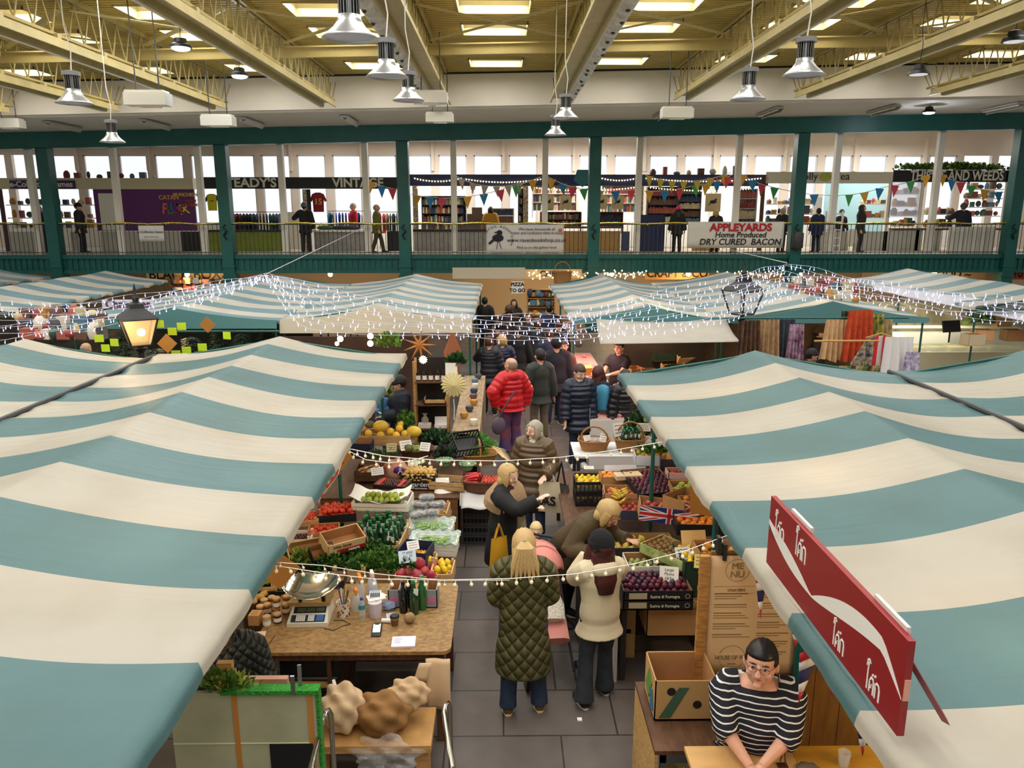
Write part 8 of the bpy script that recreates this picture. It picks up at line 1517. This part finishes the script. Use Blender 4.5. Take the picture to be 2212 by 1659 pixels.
for k, (px, py, c_) in enumerate(((2160, 705, 'b08a5a'), (2120, 735, 'd8a070'), (2185, 735, 'a87a4a'), (2100, 745, 'c8b898'))): crate('card', 'carton', 'brown carton behind the deli counter, ' + ['tall one', 'orange topped one', 'rightmost', 'low one'][k], atz(px, py, 1.35), rnd(-10, 10), .4, .3, .25, M(c_, .7))
leafclump('palm_plant', 'spiky green plant behind the deli counter', 'plant', aty(2115, 690, 19.6), (.3, .2, .3), 120, .2, LEAF, LEAFL)
for r, py in enumerate((625, 640, 655)): goods('beyond the right hand light net, row %d' % (r + 1), 1720, 1870, py, 20 - r, 16, .35)
def bulbl(label, p, e, r_=.06): one('hanging_bulb', MB().ball((0, 0, 0), r_, 12, 8), BULB, label, 'bulb', p); lamp('POINT', 'bulb_light', p - V((0, 0, .12)), e, (1, .66, .34), .1)
for a in (('glowing bulb under the fir stall canopy', aty(381, 697, 15.6), 40), ('glowing bulb over the butcher stall', aty(1415, 667, 16.5), 60), ('glowing bulb in the clothes stall', aty(1798, 667, 15.9), 22), ('second glowing bulb over the butcher stall', aty(1390, 672, 17), 30)): bulbl(*a)
# ---------------------------------------------------------------- lamps, heaters, lanterns, light nets
SIL = mat('spun_aluminium', h2('c4c6c8'), .35, metal=.75); 
def pendant(label, px, py, wpx, dia=.44, lit=False, black=False, up=1.0):
    y = FPX * dia / wpx * 1.0; p = aty(px, py, y * .97); s = dia / .44; t = thing('pendant_lamp', label, 'lamp', p, group=None); t.scale = (s,) * 3
    if black:
        MB().lathe([(.22, -.08), (.2, -.02), (.13, .02), (.12, .1), (.06, .12)], n=24).build('housing', BLACK, t); MB().ball((0, 0, -.085), (.18, .18, .05 if lit else .012), 20, 10).build('lens', mat('dim_lens', (.8, .82, .85), .3, emit=(.9, .93, 1), es=30 if lit else .5) if not lit else mat('lit_lens', (1, 1, 1), .3, emit=(.8, .88, 1), es=30), t)
    else:
        MB().lathe([(.225, -.13), (.2, -.11), (.13, -.05), (.095, .0), (.09, .04)], n=28, cap=False).build('shade', SIL, t).modifiers.new('s', 'SOLIDIFY').thickness = .006
        hs = MB()
        for k in range(20): a = k * math.pi / 10; hs.bx(-.002, .002, .05, .085, .04, .2) if 0 else hs.box((.068 * math.cos(a), .068 * math.sin(a), .12), (.035, .006, .17), (0, 0, a))
        hs.cyl((0, 0, .03), (0, 0, .21), .05, n=12); hs.build('heat_sink', STEEL, t); MB().lathe([(.11, .2), (.11, .25), (.06, .26)], n=20).build('driver_cap', M('8a8c90', .4), t)
        MB().lathe([(.2, -.115), (.2, -.11)], n=20).build('diffuser', M('b8bcd8', .4), t)
    MB().tube([(0, 0, .2 if not black else .1), (.03, 0, .5), (-.02, 0, .8), (0, 0, (8.18 + rf(p.x) - p.z) / s)], .008, 5).build('cable', WHITE if not black else BLACK, t)
    if lit: lamp('POINT', 'lamp_glow', p - V((0, 0, .15)), 60, (.8, .88, 1), .1)
for a in (('largest silver pendant lamp at the top, left of centre', 755, 45, 108), ('silver pendant lamp below the largest one', 835, 138, 80), ('silver pendant lamp in front of the white heater', 882, 196, 62), ('silver pendant lamp in the centre, upper of two', 1222, 238, 52), ('silver pendant lamp in the centre, lower of two', 1200, 277, 44), ('small silver pendant lamp over the games shop', 242, 291, 48), ('silver pendant lamp near the left edge', 158, 200, 68), ('silver pendant lamp left of the larger right hand one', 1617, 192, 68), ('large silver pendant lamp on the right', 1738, 135, 80)): pendant(*a)
pendant('brilliant lit pendant lamp, left of the lit pair', 390, 95, 42, .4, True, True); pendant('brilliant lit pendant lamp, right of the lit pair', 517, 157, 36, .4, True, True); pendant('brilliant small lit lamp at the right over the green beam', 2007, 238, 26, .4, True, True)
pendant('black high bay lamp at the right', 1985, 152, 42, .4, False, True); pendant('black high bay lamp at the top right corner', 2192, 80, 46, .4, False, True)
for k, (px, py, wpx) in enumerate(((320, 215, 84), (472, 262, 64), (950, 255, 56), (930, 212, 70), (1462, 245, 64), (20, 268, 54))):
    y = FPX * .76 / wpx; p = aty(px, py, y); t = thing('radiant_heater', 'white box heater hung on chains, ' + ['largest, under the left trusses', 'above the yellow shirt', 'in the centre, lower of two', 'in the centre behind a pendant lamp', 'right of centre', 'at the left edge'][k], 'heater', p)
    MB().bx(-.38, .38, -.17, .17, -.11, .11).bx(-.36, .34, -.15, .15, .11, .15).build('heater_body', M('e2dfd4', .5), t, smooth=False); MB().bx(-.17, .2, -.12, .12, -.135, -.11).build('grille', M('f0e8d8', .3), t, smooth=False)
    for q in (-.2, .22): MB().cyl((q, 0, .15), (q, 0, 8.08 + rf(p.x) - p.z), .012, n=5).build('chain', DGREY, t)
for k, (px, py) in enumerate(((135, 266), (335, 264), (543, 261), (755, 258), (1430, 236), (1662, 241), (1907, 232), (2165, 230))):
    y = 25.2; p = aty(px, py, y); t = thing('batten_light', 'white strip light with grey reflector under the white soffit, number %s from the left' % 'one two three four five six seven eight'.split()[k], 'strip light', (p.x, y, 7.1 + rf(p.x)), R(0), 'soffit strip lights'); MB().bx(-.12, .12, -.9, .9, -.02, .04).box((.1, 0, -.06), (.02, 1.8, .16), (0, .7, 0)).build('reflector', M('b8b4aa', .4), t, smooth=False); MB().cyl((-.05, -.88, -.05), (-.05, .88, -.05), .022, n=8).build('tube', WHITE, t)
# street lanterns
def lantern(label, px, py, y, s, lit, post):
    p = aty(px, py, y); t = thing('street_lantern', label, 'lantern', (p.x, y, p.z), R(32)); t.scale = (s,) * 3; G = mat('lit_lantern_glass', h2('f0c890'), .4, emit=(1, .6, .28), es=.4, alpha=.6) if lit else mat('lantern_glass', (.8, .82, .9), .1, alpha=.2)
    b0, b1, h_ = .13, .23, .38
    for k in range(4):
        c_, s_ = math.cos(k * math.pi / 2), math.sin(k * math.pi / 2); f = lambda x, yy, z: (x * c_ - yy * s_, x * s_ + yy * c_, z)
        MB().add([f(-b0, -b0, 0), f(b0, -b0, 0), f(b1, -b1, h_), f(-b1, -b1, h_)], [(0, 1, 2, 3)]).build('pane', G, t, smooth=False)
        MB().cyl(f(-b0, -b0, 0), f(-b1, -b1, h_), .014, n=6).cyl(f(-b0, -b0, 0), f(b0, -b0, 0), .014, n=6).cyl(f(-b1, -b1, h_), f(b1, -b1, h_), .018, n=6).build('frame', BLACK, t)
    MB().loft([(0, 0, h_), (0, 0, h_ + .14), (0, 0, h_ + .2), (0, 0, h_ + .24)], [.36, .13, .12, .02], 4, ref=(1, 1, 0)).build('roof', M('1c1d22', .45), t, smooth=False); MB().lathe([(.03, h_ + .2), (.05, h_ + .28), (.015, h_ + .34), (.02, h_ + .4), (.003, h_ + .48)], n=12).build('finial', BLACK, t)
    MB().cyl((0, 0, -.02), (0, 0, -p.z / s), .04, n=10).lathe([(.08, -.05), (.04, -.12)], n=12).build('post', BLACK, t)
    if lit: MB().ball((.03, 0, .17), .055, 12, 8).build('bulb', mat('lantern_bulb', (1, .85, .5), .3, emit=(1, .75, .35), es=14), t); lamp('POINT', 'lantern_glow', (p.x, y - .5, p.z + .3), 7, (1, .66, .34), .1)
lantern('lit street lantern with amber panes, left of the aisle', 303, 744, 11.9, 1.1, True, 1); lantern('unlit black street lantern behind the light strings on the right', 1602, 678, 15.3, 1.25, False, 1)
# nets of cold white lights
def net(label, tops, bots, rows, per, nb):
    g = thing('light_net', label, 'string lights', (0, 0, 0), group=None); T_ = [aty(*p) for p in tops]; B_ = [aty(*p) for p in bots]; cab = MB(); pos = []
    def ev(P, f):
        f *= len(P) - 1; i = min(int(f), len(P) - 2); return P[i].lerp(P[i + 1], f - i)
    for r in range(rows):
        u = r / (rows - 1); pts = [ev(T_, k / 40).lerp(ev(B_, k / 40), u) + V((0, 0, .03 * math.sin(k * .9 + r * 2))) for k in range(41)]; cab.tube(pts, .003, 4)
        for k in range(per): f = (k + rnd(.1, .9)) / per * 40; i = int(min(f, 39)); pos.append(pts[i].lerp(pts[i + 1], f - i))
    cab.build('cables', M('d8dae8', .5), g); random.shuffle(pos); bm_ = MB().ball((0, 0, -.05), (.009, .009, .018), 6, 4).cyl((0, 0, 0), (0, 0, -.04), .003, n=4).mesh('bulb', BULBW)
    for p in pos[:95]: obj('bulb', bm_, g, p)
    mb = MB()
    for p in pos[95:]: c_ = p + V((rnd(-.03, .03), rnd(-.03, .03), -.05)); mb.ball(c_, (.009, .009, .018), 6, 4).cyl(p, c_, .003, n=4)
    o = mb.build('small_bulbs', BULBW, g); o['kind'] = 'stuff'
net('net of cold white lights sweeping over the left canopies to the aisle', ((-60, 655, 13), (200, 652, 13.5), (420, 618, 14), (575, 592, 14.6), (800, 640, 14.2), (1035, 680, 14), (1245, 680, 14.2)), ((-60, 738, 12), (180, 712, 12.6), (420, 655, 13.2), (575, 600, 14.4), (650, 712, 13), (1000, 730, 12.8), (1245, 734, 12.8)), 9, 58, 0)
net('net of cold white lights sweeping over the right canopies', ((1215, 682, 14.2), (1400, 635, 14.5), (1620, 588, 14.8), (1700, 568, 15), (1850, 600, 14.5), (2040, 628, 14), (2270, 650, 13.6)), ((1215, 735, 12.8), (1400, 716, 12.8), (1560, 694, 13.2), (1690, 640, 14), (1850, 640, 14), (2040, 680, 13.5), (2270, 700, 13)), 9, 62, 0)
for a, b_, l in (((575, 592, 14.6), (792, 488, 27.3), 'left'), ((1700, 568, 15), (1560, 536, 27.2), 'right')): one('guy_wire', MB().tube([aty(*a), aty(*b_)], .008, 5), M('c8cad0', .4), 'thin wire tying the %s light net to the gallery rail' % l, 'wire')
# festoon strings in front
FB_ = mat('frosted_bulb', h2('f2e4c4'), .35, emit=(1, .85, .6), es=.12)
S1 = [atz(*p) for p in ((583, 1220, 1.98), (700, 1238, 1.96), (810, 1251, 1.95), (960, 1253, 1.94), (1100, 1250, 1.94), (1240, 1240, 1.95), (1370, 1218, 1.97), (1480, 1190, 2.0), (1570, 1157, 2.03))]
fairy('near festoon string of small round bulbs crossing from canopy to canopy', S1, 34, FB_, .012, drop=.035, cr=.003, nm='festoon_string')
fairy('second cord twisted with the near festoon at the left', [p + V((0, 0, .035 * math.sin(k * 1.3) + .02)) for k, p in enumerate(S1[:5])], 10, FB_, .008, drop=.03, cr=.0025, nm='festoon_string')
fairy('far festoon string of small round bulbs over the crates', [atz(*p) for p in ((748, 968, 2.02), (830, 985, 2.0), (940, 994, 1.99), (1080, 996, 1.98), (1210, 988, 1.99), (1330, 972, 2.0), (1446, 952, 2.03))], 30, FB_, .014, drop=.04, cr=.004, nm='festoon_string')
fairy('drooping festoon string at the left of the far one', [atz(*p) for p in ((755, 975, 1.98), (790, 993, 1.9), (840, 1000, 1.88), (885, 996, 1.93), (925, 985, 1.98))], 7, FB_, .015, drop=.04, cr=.004, nm='festoon_string')
# warm bulbs under the near canopies
for x, y, e, l in ((-2.4, 4.6, 14, 'left canopy, over the desk'), (-2.6, 7.6, 14, 'left canopy, over the tomatoes'), (2.7, 3.4, 22, 'right canopy, above the cafe table'), (2.7, 5.9, 16, 'right canopy, over the oranges'), (2.8, 8.6, 14, 'right canopy, over the leaves'), (-2.4, 10.4, 10, 'left canopy, over the squashes'), (-3.0, 13.8, 14, 'far gift stall canopy'), (-1.9, 6.2, 8, 'left canopy edge')): bulbl('warm bulb hanging under the ' + l, V((x, y, 1.9)), e, .04)
one('canopy_post', MB().cyl((0, 0, 0), (0, 0, 2.03), .03, n=10), STALLG, 'dark green post right of the menu', 'post', (aty(1727, 1400, 4.9).x, 4.9, 0))
